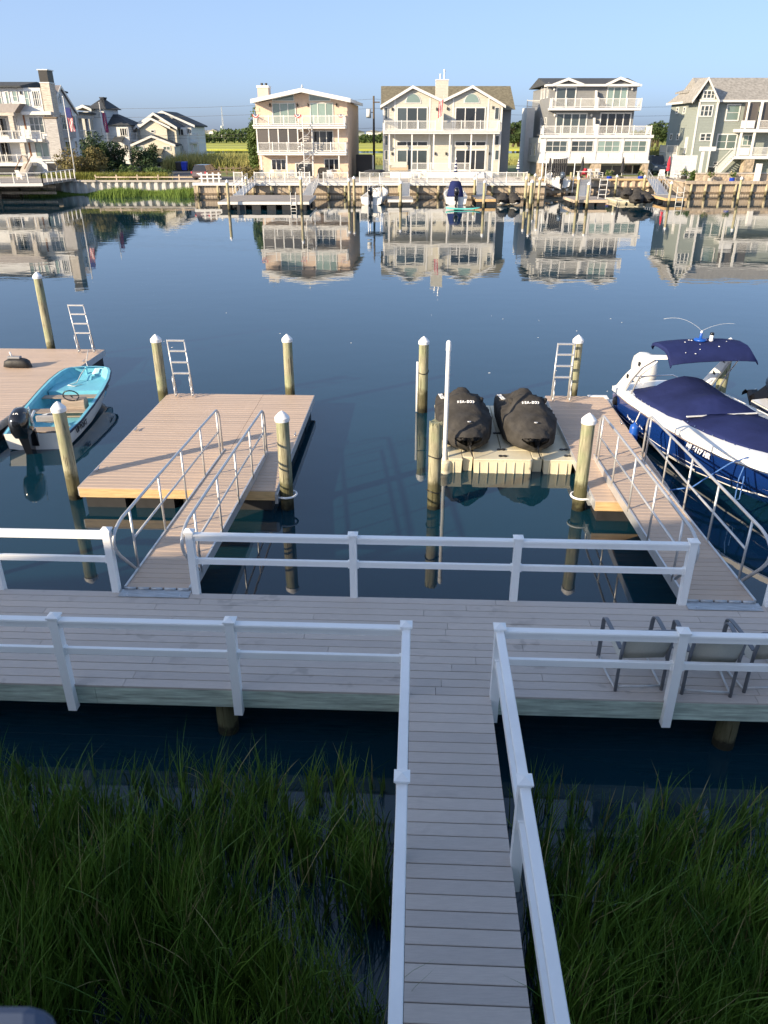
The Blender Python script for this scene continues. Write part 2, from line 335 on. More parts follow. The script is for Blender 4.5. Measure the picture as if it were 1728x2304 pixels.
# ---------------------------------------------------------------- gangways
def arc(p0, p1, p2, n=6):                             # rounded corner p0 -> p1 -> p2
    p0, p1, p2 = Vector(p0), Vector(p1), Vector(p2)
    return [p0*(1-t)**2 + p1*2*t*(1-t) + p2*t*t for t in [i/n for i in range(n+1)]]
def gangway(label, x0, x1, posts, mirror):
    ya, yb, za, zb = 9.16, 15.22, DZ+.03, .53
    T = near('gangway', label, 'gangway', ((x0+x1)/2, ya, DZ))
    def Z(y): return za + (zb-za)*(y-ya)/(yb-ya)
    bme = board_mesh('board', 'gang_tan', .1360, .024); n = 42; ang = math.atan2(zb-za, yb-ya)
    for i in range(n):
        y = ya + (i+.5)*(yb-ya)/n; inst('board', bme, T, ((x0+x1)/2, y, Z(y)), rot=(ang, 0, 0), scale=(x1-x0-.06, 1, 1))
    for x in (x0, x1-.03):
        MB().prism([(ya, Z(ya)-.16), (yb, Z(yb)-.15), (yb+.02, Z(yb)+.015), (ya, Z(ya)+.015)], 'x', x, x+.03).build('side_beam', 'alu', T)
    for x in (x0+.005, x1-.005):
        m = MB(); H = .98
        yl = posts[0]
        # top rail: loops down to the deck at the near end, bends to the float at the far end
        near_ = [(x, yl-.12, Z(ya)+.03), (x, yl-.42, Z(ya)+.42)]
        pts = [Vector(near_[0])] + arc((x, yl-.44, Z(ya)+.36), (x, yl-1.02, Z(ya)+.92), (x, yl-.28, Z(yl)+H), 9) + [Vector((x, y, Z(y)+H)) for y in posts[1:-1]]
        ye = posts[-1]
        pts += arc((x, ye-.12, Z(ye)+H), (x, ye+.16, Z(ye)+H), (x, ye+.20, Z(ye)+H-.25)) + [Vector((x, ye+.22, Z(ye)+.02))]
        m.tube(pts, .024, 10).build('top_rail', 'alu', T, True)
        MB().tube([(x, yl, Z(yl)+.5), (x, ye, Z(ye)+.5)], .019, 8).build('middle_rail', 'alu', T, True)
        for y in posts: MB().cyl((x, y, Z(y)-.05), (x, y, Z(y)+H), .019, n=8).build('post', 'alu', T, True)
    hp = MB()
    hp.box(x0-.02, 8.945, DZ+.002, x1+.02, 9.13, DZ+.012).build('hinge_plate', 'alu_plate', T)
    for k in range(5):
        a = x0 + (x1-x0)*k/5; MB().cyl((a+.01, 9.145, DZ+.02), (a+(x1-x0)/5-.02, 9.145, DZ+.02), .02, n=8).build('hinge_knuckle', 'alu_plate', T, True)
    for a in (x0+.1, x1-.1): MB().cyl((a, 8.99, DZ+.012), (a, 8.99, DZ+.02), .013, n=6).build('bolt', 'chrome', T)
    return T
gangway('aluminium gangway with tan boards going down to the wide left float', -4.07, -3.12, [9.75, 11.08, 12.35, 13.62, 14.88], 0)
gangway('aluminium gangway with tan boards going down beside the blue boat', 3.78, 4.74, [9.78, 11.09, 12.33, 13.58, 14.85], 0)

# ---------------------------------------------------------------- floating docks
def floatdock(label, x0, x1, y0, y1, seam=None, skirt='alu'):
    T = near('floating_dock', label, 'floating dock', ((x0+x1)/2, (y0+y1)/2, 0)); zt = .45
    pitch = .1455; n = round((y1-y0)/pitch); pitch = (y1-y0)/n
    bme = board_mesh('board', 'float_tan', pitch-.010, .026)
    segs = [(x0, x1)] if seam is None else [(x0, seam-.002), (seam+.002, x1)]
    for i in range(n):
        for a, b in segs: inst('board', bme, T, ((a+b)/2, y0+(i+.5)*pitch, zt-random.uniform(0, .001)), scale=(b-a-.004, 1, 1))
    MB().box(x0+.01, y0+.01, zt-.21, x1-.01, y0+.05, zt-.028).build('end_beam', 'pine', T)
    MB().box(x0+.01, y1-.05, zt-.21, x1-.01, y1-.01, zt-.028).build('end_beam', 'pine', T)
    for x in (x0-.012, x1-.028): MB().box(x, y0+.02, zt-.19, x+.04, y1-.02, zt-.004).build('side_beam', skirt, T)
    nx = max(2, round((x1-x0)/.95)); ny = round((y1-y0)/1.2); wx = (x1-x0)/nx; wy = (y1-y0)/ny
    dm = MB().loft([[(-a, -b, z), (a, -b, z), (a, b, z), (-a, b, z)] for a, b, z in ((wx*.36, wy*.40, -.28), (wx*.40, wy*.44, -.2), (wx*.40, wy*.44, .23))]).mesh('float_drum', 'float_drum')
    for i in range(nx):
        for j in range(ny): inst('float_drum', dm, T, (x0+(i+.5)*wx, y0+(j+.5)*wy, 0))
    return T
fl = floatdock('wide tan board floating dock in front of the left gangway', -6.5, -2.64, 13.32, 19.34, -3.98)
fr = floatdock('narrow tan board floating dock beside the blue motorboat', 3.40, 4.94, 13.12, 19.55)
ff = floatdock('tan board floating dock at the left edge with a black bag on it', -15.2, -9.86, 15.4, 23.8)
cleat_me = MB().tube([(-.11, 0, .05), (-.05, 0, .042), (.05, 0, .042), (.11, 0, .05)], .012, 6).cyl((-.035, 0, 0), (-.035, 0, .04), .012, n=6).cyl((.035, 0, 0), (.035, 0, .04), .012, n=6).mesh('cleat', 'chrome', True)
for T, L in ((fl, ((-6.42, 16.5), (-6.42, 14.16), (-2.70, 16.31))), (fr, ((4.86, 17.4), (4.86, 13.6))), (ff, ((-9.95, 19.5), (-9.95, 22.3)))):
    for x, y in L: inst('cleat', cleat_me, T, (x, y, .45), rot=(0, 0, R(90)))
for T, (x, y, hx, d) in ((fl, (-2.62, 13.5, -2.46, 1)), (fr, (3.38, 13.68, 3.25, -1))):
    pts = [(x, y-.17, .30), (hx, y-.19, .30)] + [(hx+d*.19*math.sin(t)*1.0, y-.19*math.cos(t), .30) for t in [R(15*i) for i in range(13)]] + [(x, y+.19, .30)]
    MB().tube(pts, .022, 8).build('pile_hoop', 'pvc', T, True); MB().box(x-.03, y-.24, .2, x+.03, y+.24, .40).build('hoop_plate', 'alu_plate', T)
for T, x0, x1, y in ((fr, 4.55, 4.98, 19.4), ):
    MB().box(4.5, 19.47, .452, 5.0, 19.6, .47).box(4.9, 19.3, .452, 5.0, 19.48, .469).build('corner_bumper', 'pvc', T, bevel=.008)

# ---------------------------------------------------------------- piles
def pile(label, x, y, ztop, cap=True, r=.122, lean=(0, 0)):
    T = near('mooring_pile', label, 'pile', (x, y, 0), 'mooring piles of the near docks')
    n = 18; secs = []
    for i in range(15):
        z = -1.6 + (ztop-.14+1.6)*i/14; k = (z)/max(ztop, .1)
        secs.append([(x+lean[0]*k+math.cos(2*math.pi*j/n)*r*(1.06-.05*i/14)*(1+.025*math.sin(3*j+x*7)+.02*math.sin(5*j+i*.4)), y+lean[1]*k+math.sin(2*math.pi*j/n)*r*(1.06-.05*i/14)*(1+.025*math.sin(3*j+x*7)), z) for j in range(n)])
    if not cap: secs[-1] = [(a, b, c+.05*math.sin(3*j)+.03*math.sin(j*1.7)) for j, (a, b, c) in enumerate(secs[-1])]
    MB().loft(secs).build('shaft', 'pile', T, True, sharp=50)
    if cap: MB().lathe([(r*1.10, ztop-.20), (r*1.16, ztop-.195), (r*1.16, ztop-.125), (r*.62, ztop-.05), (.01, ztop)], (x+lean[0], y+lean[1], 0), 14).build('cap', 'pilecap', T, True, sharp=35)
    return T
pile('white-capped timber pile at the front left corner of the wide float', -6.80, 13.78, 2.03)
pile('white-capped timber pile at the front right corner of the wide float, banded with rail shadows', -2.46, 13.5, 2.0)
pile('white-capped timber pile beside the ladder of the wide float', -6.62, 19.25, 2.03)
pile('white-capped timber pile behind the far edge of the wide float', -3.32, 19.62, 1.98)
pile('tall white-capped timber pile behind the leftmost float', -11.72, 24.05, 2.78)
p_ = pile('white-capped timber pile with white pipe strapped to it, behind the jet ski float', .20, 19.44, 2.0)
MB().tube([(.052, 19.40, .02), (.052, 19.40, 1.35)], .033, 8).build('pipe', 'pvc', p_, True)
MB().tube([(.20+.135*math.cos(t), 19.44+.135*math.sin(t), 1.1+.05*math.sin(t)) for t in [R(20*i) for i in range(19)]], .012, 6).build('strap', 'black_plastic', p_, True)
p_ = pile('bare split-topped timber pile without cap, left of the jet ski float', .40, 13.64, 1.88, False, .125)
for z, yy in ((.38, 0), (1.1, 0)): MB().tube([(.40+.137*math.cos(t), 13.64+.137*math.sin(t), z+.02*math.sin(2*t)) for t in [R(20*i) for i in range(19)]], .011, 6).build('strap', 'black_plastic', p_, True)
pile('white-capped timber pile held by the hoop of the narrow float', 3.23, 13.7, 1.97)
pile('white-capped timber pile right of the ladder on the narrow float', 4.14, 19.76, 2.0)
pile('white-capped timber pile behind the blue motorboat canopy', 7.55, 18.75, 2.2)
pp = near('white_pole', 'tall white plastic pole standing on the corner of the jet ski float', 'pole', (.66, 15.45, .3))
MB().cyl((.66, 15.45, .28), (.66, 15.45, 2.78), .045, .045, 14).build('shaft', 'pvc', pp, True, sharp=40)
MB().lathe([(.053, 2.66), (.053, 2.80), (.042, 2.85), (.012, 2.87)], (.66, 15.45, 0), 14).build('cap', 'pvc', pp, True, sharp=40)

# ---------------------------------------------------------------- folded-up swim ladders
def ladder(label, x0, x1, y, lean, tilt=0):
    T = near('swim_ladder', label, 'ladder', ((x0+x1)/2, y, .45), 'swim ladders folded up on the floats'); z0 = .47; H = 1.42
    for x in (x0, x1):
        MB().tube([(x, y, z0), (x+tilt, y+lean, z0+H)], .023, 8).build('side_tube', 'alu', T, True)
        MB().tube([(x+.012+tilt*.4, y-.07, z0+.52), (x+.012+tilt*.3, y-.12, z0+.45), (x, y-.14, z0+.08)], .017, 8).build('handrail', 'alu', T, True)
        m = MB(); m.tube([(x+.02, y-.15+.055*math.cos(t), z0+.14+.13*math.sin(t)) for t in [R(24*i) for i in range(16)]], .017, 8).build('hinge_loop', 'alu', T, True)
    for k in range(4):
        t = (.40, .60, .80, .985)[k]; yy = y+lean*t; z = z0+H*t
        MB().box(x0+tilt*t, yy-.035, z-.018, x1+tilt*t, yy+.035, z+.018).build('rung', 'alu', T)
ladder('aluminium ladder folded up on the wide left float', -6.22, -5.78, 19.15, .12, -.12)
ladder('aluminium ladder folded up on the leftmost float', -10.52, -10.04, 23.45, .12, -.18)
ladder('aluminium ladder folded up on the narrow float by the jet skis', 3.50, 3.92, 19.2, .12, .06)

# ---------------------------------------------------------------- duffel bag on the leftmost float
bg_ = near('bag', 'black bag with a white lid lying on the leftmost float', 'bag', (-11.62, 21.6, .45))
secs = []
for i in range(11):
    u = -1+2*i/10; k = (1-abs(u)**3.5)**.5; secs.append([(-11.62+u*.42, 21.6+.16*max(k,.18)*math.copysign(abs(math.cos(a))**.6, math.cos(a)), .47+.13*max(k,.12)*(1+math.copysign(abs(math.sin(a))**.6, math.sin(a)))) for a in [2*math.pi*j/14 for j in range(14)]])
MB().loft(secs).build('body', 'bag', bg_, True)
MB().box(-11.86, 21.52, .725, -11.48, 21.68, .79).build('lid', 'grey_seat', bg_, bevel=.02); MB().tube([(-11.74, 21.6, .78), (-11.78, 21.6, .92)], .022, 8).build('handle', 'letter_white', bg_, True)

g = np.random.default_rng(77); fm = MB()
for _ in range(16):
    x, y = g.uniform(-9, 8), g.uniform(20.5, 33) if g.uniform() < .7 else g.uniform(10, 13); r = g.uniform(.010, .028); p = DK(x, y)
    fm.prism([(p.x+r*math.cos(t)*g.uniform(.7, 1.6), p.y+r*math.sin(t)*g.uniform(.6, 1.2)) for t in [R(60*i) for i in range(6)]], 'z', .001, .006)
o = fm.build('foam_flecks', 'letter_white', kind='stuff'); o['label'] = 'tiny white flecks of foam drifting on the canal'; o['category'] = 'foam'
# ---------------------------------------------------------------- jet ski float and covered jet skis
pf = near('drive_on_float', 'cream plastic modular float carrying the two covered jet skis', 'floating dock', (1.95, 17.2, 0))
X0, X1, Y0, Y1 = .50, 3.40, 15.38, 19.05; zt = .33
def module(x0, x1, y0, y1, front=False):
    m = MB(); m.loft([[(x0+a, y0+a, z), (x1-a, y0+a, z), (x1-a, y1-a, z), (x0+a, y1-a, z)] for a, z in ((.03, -.15), (.012, zt-.06), (.004, zt-.012), (.016, zt))])
    if front:
        k = x0+.12
        while k < x1-.1:
            m.box(k-.006, y0-.004, .0, k+.006, y0+.03, zt-.07); k += .19
    m.build('float_module', 'cream_plastic', pf)
for (a, b, f) in ((X0+.24, X0+.55, 1), (X0+.78, X0+2.05, 1), (X0+2.28, X1, 1)): module(a, b, Y0, Y0+.55, True)
for (a, b) in ((X0+.55, X0+.78), (X0+2.05, X0+2.28)): module(a, b, Y0+.12, Y0+.55)
for i in range(3):
    for (a, b) in ((X0, X0+.72), (X0+.725, X0+1.42), (X0+1.425, X0+2.14), (X0+2.145, X1)): module(a, b, Y0+.555+i*1.04, Y0+.555+(i+1)*1.04-.005)
MB().lathe([(.15, -.15), (.165, -.02), (.168, .05), (.158, .07), (.168, .09), (.165, .24), (.15, .28)], (X0+.15, Y0+.07, 0), 16).build('pole_socket', 'cream_plastic', pf, True)
for x, y in ((X0+1.42, Y0+.18), (X0+1.42, Y0+.56), (X1-.06, Y0+.25), (X1-.1, Y0+.62), (X0+1.42, Y0+1.6)):
    MB().cyl((x-.05, y, zt), (x-.05, y, zt+.02), .045, n=10).cyl((x+.05, y, zt), (x+.05, y, zt+.02), .045, n=10).box(x-.05, y-.016, zt, x+.05, y+.016, zt+.018).build('coupling', 'black_plastic', pf)

def interp(tab, s):
    for (a, va), (b, vb) in zip(tab, tab[1:]):
        if s <= b:
            t = (s-a)/(b-a); t = t*t*(3-2*t); return va+(vb-va)*t
    return tab[-1][1]
# s: 0 = bow tip (towards -y), 3.3 = stern; half width, deck height and ridge height of the covered hull
SL = 3.02
WID = [(0, .05), (.22, .29), (.6, .50), (1.05, .60), (1.8, .61), (2.5, .59), (3.02, .54)]
LOW = [(0, .30), (.45, .12), (1.1, .05), (3.02, .05)]
DEK = [(0, .37), (.4, .50), (1.0, .64), (1.6, .62), (2.2, .56), (3.02, .52)]
RID = [(0, .41), (.3, .56), (.8, .76), (1.25, .91), (1.48, 1.02), (1.66, .93), (1.85, .93), (2.05, .98), (2.25, .90), (2.55, .78), (2.8, .62), (3.02, .54)]
RW = [(0, .7), (.8, .66), (1.3, .60), (1.5, .66), (1.75, .40), (2.1, .34), (2.6, .36), (2.85, .5), (3.02, .7)]
def covered_ski(name, mt):
    secs = []
    for i in range(46):
        s = SL*i/45; wd, lo, ri, rw, dk_ = interp(WID, s), interp(LOW, s), interp(RID, s), interp(RW, s), interp(DEK, s); sec = []; ri = max(ri, dk_+.015)
        prof = [(-wd*.74, lo), (-wd*.96, lo+.07), (-wd, lo+.2), (-wd*.985, dk_-.07), (-wd*.93, dk_-.01), (-wd*(rw*.45+.50), dk_+(ri-dk_)*.12), (-wd*(rw*.8+.12), dk_+(ri-dk_)*.45), (-wd*rw*.82, dk_+(ri-dk_)*.80), (-wd*rw*.45, ri-.015), (0, ri)]
        prof += [(-a, b) for a, b in prof[-2::-1]]; n_ = len(prof); hh = math.exp(-((s-1.5)/.45)**2)
        for k, (x, z) in enumerate(prof):
            e = 1 if 2 < k < n_-3 else .25
            wr = (.012*math.sin(s*11+k*2.1)*math.sin(s*3.1+k)+.010*math.sin(s*19+k*1.3)+hh*(.022*math.sin(s*23+k*2.7)+.015*math.sin(k*3.9+s*7)))*e
            sec.append((x*(1+wr*.6), s+.6*wr*hh, z+wr))
        secs.append(sec)
    me = MB().loft(secs).mesh(name, mt, True); return me
ski_me = covered_ski('cover', 'cover_black')
hullsec = []
for i in range(12):
    s = .12+2.92*i/11; wd, lo = interp(WID, max(s-.08, 0))*.96, interp(LOW, s); hullsec.append([(-wd*.98, s, lo+.16), (-wd*.9, s, lo), (0, s, lo-.10+.02*i/11), (wd*.9, s, lo), (wd*.98, s, lo+.16)])
skihull_me = MB().loft(hullsec).mesh('hull', 'black_plastic', True)
badge_me = MB().cyl((0, 0, 0), (0, -.004, .006), .04, n=14).mesh('badge', 'letter_white')
def jetski(label, loc, rz, brand=True, group='covered jet skis'):
    T = local('jet_ski', label, 'jet ski', loc, rz, group)
    inst('cover', ski_me, T, (0, 0, 0)); inst('hull', skihull_me, T, (0, 0, 0))
    if brand:
        arcm = T
        for k, ch in enumerate('SEA-DOO'):
            a = (k-3)/3.0; s = 1.16+.05*a*a; text('letter', ch, .075, 'letter_white', T, (a*.165, s-.03, interp(RID, s)-.035*a*a+.035), (R(50), 0, -a*.14), .004, bold=.005)
        text('lettering', 'SEA-DOO', .14, 'letter_white', T, (-.43, 2.62, .585), (R(4), R(-6), R(-87)), .004, .95, bold=.004)
        b = inst('badge', badge_me, T, (.03, .52, .675), rot=(R(-38), 0, 0)); text('badge_print', 'S', .05, 'letter_black', T, (.03, .506, .690), (R(45), 0, 0), .001)
        for s in (-1, 1): MB().tube([(s*.30, 1.48, .80), (s*.40, 1.50, .87), (s*.43, 1.51, .90)], [.08, .06, .025], 8).build('mirror_cover', 'cover_black', T, True)
        MB().box(-.03, .02, .40, .04, .06, .47).build('clasp', 'letter_white', T); MB().tube([(0, .03, .38), (.03, -.05, .2), (.1, -.02, .04)], .012, 6).build('strap', 'black_plastic', T, True)
    return T
jetski('black covered jet ski nearest the white pole', DK(1.18, 15.42, zt-.03), -PHI+R(2.5))
jetski('black covered jet ski nearest the narrow float', DK(2.62, 15.42, zt-.03), -PHI+R(2.5))

# ---------------------------------------------------------------- outboard motor part
def outboard(T, o, d, sc_, mt, name='outboard_motor', tilt=0, prop=True):
    """o: top of the transom, d: +1 if the boat lies towards +y of the motor; built around o, tilted about x"""
    rot = Matrix.Rotation(tilt*d, 3, 'X'); O = Vector(o)
    def tr(m):
        m.v = [tuple(O + rot @ (Vector((p[0], p[1]*d, p[2]))*sc_)) for p in m.v]; return m
    secs = []
    for z, a, b, yo in ((.12, .13, .20, -.20), (.17, .17, .27, -.22), (.30, .185, .30, -.24), (.45, .18, .30, -.25), (.58, .16, .27, -.25), (.66, .10, .18, -.24), (.68, .03, .06, -.23)):
        secs.append([(a*math.copysign(abs(math.cos(t))**.7, math.cos(t)), yo+b*math.copysign(abs(math.sin(t))**.7, math.sin(t)), z) for t in [2*math.pi*k/16 for k in range(16)]])
    ob = tr(MB().loft(secs)).build(name, mt, T, True)
    m = MB(); m.loft([[(-a, y0, z), (a, y0, z), (a, y1, z), (-a, y1, z)] for z, a, y0, y1 in ((.14, .10, -.34, -.04), (-.1, .08, -.32, -.06), (-.5, .05, -.30, -.10), (-.62, .035, -.28, -.10))])
    m.box(-.11, -.42, -.52, .11, -.06, -.50); tr(m).build('leg', 'gelcoat_black' if mt != 'outboard_white' else mt, ob)
    tr(MB().box(-.14, -.06, -.28, .14, .02, .10).box(-.10, -.02, -.05, .10, .10, .05)).build('bracket', 'gelcoat_black', ob)
    if prop:
        m = MB().cyl((0, -.44, -.64), (0, -.02, -.64), .05, .03, 10)
        for k in range(3):
            t = 2*math.pi*k/3; u = Vector((math.cos(t), 0, math.sin(t))); q = Vector((-math.sin(t), 0, math.cos(t)))
            P = [Vector((0, -.42, -.64))+u*r+q*s_+Vector((0, y_, 0)) for r, s_, y_ in ((.04, -.03, .02), (.13, -.08, .04), (.16, 0, 0), (.13, .08, -.04), (.04, .03, -.02))]
            m.add(P+[p+Vector((0, .008, 0)) for p in P], [(0,1,2,3,4), (9,8,7,6,5)]+[(i, 5+i, 5+(i+1) % 5, (i+1) % 5) for i in range(5)])
        tr(m).build('propeller', 'gelcoat_black' if mt != 'outboard_white' else 'chrome', ob)
    return ob

# ---------------------------------------------------------------- hull loft: stations from transom (s=0) to stem
def hull(T, name, mt, st, ztop=None, inner=None, smooth=True):
    """st: list of (s, half beam at rail, rail z, half beam at chine, chine z, keel z)"""
    secs = [[(-b, s, zr), (-(b*.5+c*.5)*1.02, s, (zr+zc)/2), (-c, s, zc), (0, s, zk), (c, s, zc), ((b*.5+c*.5)*1.02, s, (zr+zc)/2), (b, s, zr)] for s, b, zr, c, zc, zk in st]
    return MB().loft(secs, closed=False).build(name, mt, T, smooth, sharp=40)
def rail_strip(T, name, mt, st, w_, h, dz=0, out=.0):
    m = MB()
    for sg in (-1, 1):
        m.loft([[(sg*(b+out), s, z+dz), (sg*(b+out+w_), s, z+dz), (sg*(b+out+w_), s, z+dz+h), (sg*(b+out), s, z+dz+h)] for s, b, z, *_ in st])
    return m.build(name, mt, T)
def cap_plate(m, a, b):                               # deck strip between two outlines
    m.loft([[p, q] for p, q in zip(a, b)], closed=False)

# ---------------------------------------------------------------- sky blue skiff with a black outboard, bow away from the camera
sk = local('skiff', 'small open skiff, white outside and sky blue inside, with black outboard', 'boat', DK(-8.72, 16.35, 0), -PHI+R(6.0))
ST = [(0, .72, .40, .66, .04, -.08), (.8, .80, .43, .72, .05, -.10), (1.8, .83, .49, .74, .06, -.10), (2.8, .83, .57, .70, .10, -.08), (3.6, .79, .64, .58, .17, -.02), (4.15, .70, .69, .40, .28, .08), (4.4, .60, .71, .26, .36, .18), (4.52, .45, .715, .15, .45, .32)]
hull(sk, 'hull', 'hull_white', ST)
m = MB(); m.add([(-.72, 0, .40), (-.66, 0, .04), (0, 0, -.08), (.66, 0, .04), (.72, 0, .40)], [(0, 1, 2, 3, 4)]); m.build('transom', 'hull_white', sk)
s, b, z = ST[-1][:3]; m = MB().loft([[(-.45, 4.52, .715), (-.15, 4.52, .45)], [(-.2, 4.58, .72), (-.05, 4.57, .5)], [(.2, 4.58, .72), (.05, 4.57, .5)], [(.45, 4.52, .715), (.15, 4.52, .45)]], closed=False); m.build('stem', 'hull_white', sk, True)
rail_strip(sk, 'rub_rail', 'navy_trim', ST, .025, .05, -.05)
ring = [(x*b, s, z) for x in (-1,) for s, b, z, *_ in ST]
gun = MB()
for sg in (-1, 1): gun.loft([[(sg*b, s, z+.0), (sg*(b-.07), s, z+.004), (sg*(b-.10), s, z-.06)] for s, b, z, *_ in ST], closed=False)
gun.loft([[(-.45, 4.52, .715), (-.40, 4.42, .72)], [(-.2, 4.58, .72), (-.18, 4.46, .722)], [(.2, 4.58, .72), (.18, 4.46, .722)], [(.45, 4.52, .715), (.40, 4.42, .72)]], closed=False)
gun.build('gunwale', 'sky_liner', sk)
lin = MB(); L2 = [(s, b-.09, z-.05, .16 if s < 3.4 else .16+(s-3.4)*.28) for s, b, z, *_ in ST]
lin.loft([[(-b, s, z), (-b*.93, s, zb), (0, s, zb), (b*.93, s, zb), (b, s, z)] for s, b, z, zb in L2], closed=False)
lin.add([(-.63, .03, .35), (-.6, .03, .12), (.6, .03, .12), (.63, .03, .35)], [(0, 1, 2, 3)]); lin.build('liner', 'sky_liner', sk)
bi = MB(); bi.loft([[(-(b-.03), s, z-.006), (-(c*.5+b*.5-.03), s, (z+zc)/2), (-(c-.02), s, zc+.05), (0, s, zc+.03), ((c-.02), s, zc+.05), ((c*.5+b*.5-.03), s, (z+zc)/2), ((b-.03), s, z-.006)] for s, b, z, c, zc, zk in ST[3:]], closed=False)
bi.loft([[(-.43, 4.50, .70), (-.14, 4.50, .47)], [(-.2, 4.555, .705), (-.05, 4.54, .5)], [(.2, 4.555, .705), (.05, 4.54, .5)], [(.43, 4.50, .70), (.14, 4.50, .47)]], closed=False); bi.build('bow_liner', 'sky_liner', sk)
lk = MB(); lk.loft([[(-b*.97, s, .47), (b*.97, s, .47)] for s, b in ((3.05, .70), (3.6, .70), (4.15, .62), (4.44, .52))], closed=False)
lk.add([(-.68, 3.05, .47), (.68, 3.05, .47), (.66, 3.05, .17), (-.66, 3.05, .17)], [(0, 1, 2, 3)]); lk.build('bow_locker', 'sky_liner', sk)
MB().add([(-.16, 4.0, .475), (.18, 4.0, .475), (.12, 4.38, .60), (-.12, 4.38, .60)], [(0, 1, 2, 3)]).cyl((0, 4.3, .5), (0, 4.3, .78), .03, n=8).build('bow_bitt', 'sky_liner', sk)
for y, d, z in ((.30, .34, .33), (1.55, .32, .38), (2.62, .26, .42)): MB().box(-.72, y, z-.03, .72, y+d, z).build('thwart', 'cooler_tan', sk, bevel=.008)
con = MB().loft([[(.06, y, z), (.62, y, z), (.62, y2, z), (.06, y2, z)] for z, y, y2 in ((.17, 1.75, 2.15), (.55, 1.78, 2.1), (.62, 1.82, 2.02))]).build('console', 'cooler_tan', sk, bevel=.01)
MB().tube([(.34+.19*math.cos(t), 1.75-.05*math.sin(t), .74+.18*math.sin(t)*.8) for t in [R(18*i) for i in range(21)]], .016, 8).cyl((.34, 1.75, .74), (.34, 1.86, .66), .02, n=6).box(.17, 1.745, .73, .51, 1.755, .75).build('steering_wheel', 'gelcoat_black', sk, True)
st_ = MB().loft([[(.10+.32*k*math.cos(t)*1.0, .95+.22*k*math.sin(t), z) for t in [2*math.pi*i/16 for i in range(16)]] for k, z in ((.86, .38), (1, .42), (1, .48), (.8, .52))]).build('seat_cushion', 'hull_white', sk, True)
MB().box(-.02, .72, .50, .34, 1.0, .545).build('seat_pad', 'black_plastic', st_, bevel=.02); MB().loft([[(-.22, .70, z), (.42, .70, z), (.40, .80, z), (-.20, .80, z)] for z in (.42, .50, .58)]).build('seat_back', 'grey_seat', sk, bevel=.03)
MB().tube([(-.42, .62, .34), (-.36, 1.1, .58)], .03, 8).build('rod_holder', 'hull_white', sk, True)
for k in range(7): 
    q = [(random.uniform(-.5, .55), random.uniform(.08, .3), .2+random.uniform(0, .15)) for _ in range(4)]; MB().tube(q, .014, 6).build('hose', 'gelcoat_black', sk, True)
MB().box(.25, .08, .17, .62, .28, .36).build('battery_box', 'black_plastic', sk, bevel=.02); MB().box(-.5, .1, .17, -.1, .26, .3).build('fuel_tank', 'grey_seat', sk, bevel=.03)
ob = outboard(sk, (-.12, -.02, .42), 1, 1.12, 'gelcoat_black', tilt=R(12))
text('lettering', '40', .15, 'letter_white', sk, (-.12, -.60, 1.04), (R(62), 0, 0), .003)
text('lettering', 'MERCURY', .13, 'letter_white', sk, (.098, -.28, .86), (R(90), R(78), R(90)), .003)
MB().cyl((-.12, -.640, .87), (-.12, -.632, .872), .05, n=12).build('badge', 'letter_white', sk)
text('boat_name', 'UP BOAT', .17, 'letter_black', sk, (.80, .80, .275), (R(84), 0, R(86)), .003, bold=.007)
text('registration', 'NJ 3825 JZ', .11, 'letter_black', sk, (.765, 3.35, .47), (R(76), 0, R(95)), .003, bold=.004)
MB().tube([(.0, 4.3, .76), (-.1, 4.1, .62), (-.12, 3.7, .5), (-.3, 3.5, .49), (-.1, 3.4, .49), (.05, 3.6, .49)], .012, 6).build('painter', 'rope_white', sk, True)
rp = near('mooring_line', 'thin white line from the skiff bow up to the ladder', 'rope', (-9.2, 21, .6)); MB().tube([(-9.22, 20.85, .74), (-9.7, 21.9, .55), (-10.1, 23.1, .62)], .011, 6).build('strand', 'rope_white', rp, True)
# ---------------------------------------------------------------- blue bowrider: stern away, bow towards the lower right
BL = 6.75; a_ = math.atan2(.19, 1)
bb = local('motorboat', 'blue and white motorboat under navy canvas covers beside the narrow float', 'boat', DK(6.12, 19.25, 0), math.pi - PHI + a_)
# local: y from transom (0) to bow (6.7), x to starboard; seen from the camera the side at +x lies at the left float
ST = [(0, 1.16, .86, 1.02, .12, -.25), (1.2, 1.24, .88, 1.08, .12, -.28), (2.6, 1.26, .92, 1.06, .14, -.28), (3.9, 1.22, .97, .94, .20, -.24), (5.0, 1.06, 1.02, .70, .30, -.12), (5.8, .80, 1.07, .42, .42, .05), (6.35, .50, 1.10, .20, .55, .25), (6.68, .16, 1.12, .05, .75, .55)]
hull(bb, 'hull', 'hull_blue', ST)
MB().add([(-1.16, 0, .86), (-1.02, 0, .12), (0, 0, -.25), (1.02, 0, .12), (1.16, 0, .86)], [(0, 1, 2, 3, 4)]).build('transom', 'hull_blue', bb)
rail_strip(bb, 'rub_rail', 'chrome', ST, .02, .03, -.10); rail_strip(bb, 'sheer', 'hull_white', ST, .012, .11, -.07)
stp = MB()
for sg in (-1, 1): stp.loft([[(sg*(c*.80+b*.2+.012), s, zc+.14), (sg*(c*.83+b*.17+.012), s, zc+.165), (sg*(c*.76+b*.24-.0), s, zc+.15)] for s, b, z, c, zc, zk in ST[:-1]])
stp.build('boot_stripe', 'hull_white', bb)
chn = MB()
for sg in (-1, 1): chn.loft([[(sg*c*1.005, s, zc+.01), (sg*(c*1.015+.006), s, zc+.045), (sg*c*.98, s, zc-.03)] for s, b, z, c, zc, zk in ST[:-1]])
chn.build('chine_stripe', 'hull_white', bb)
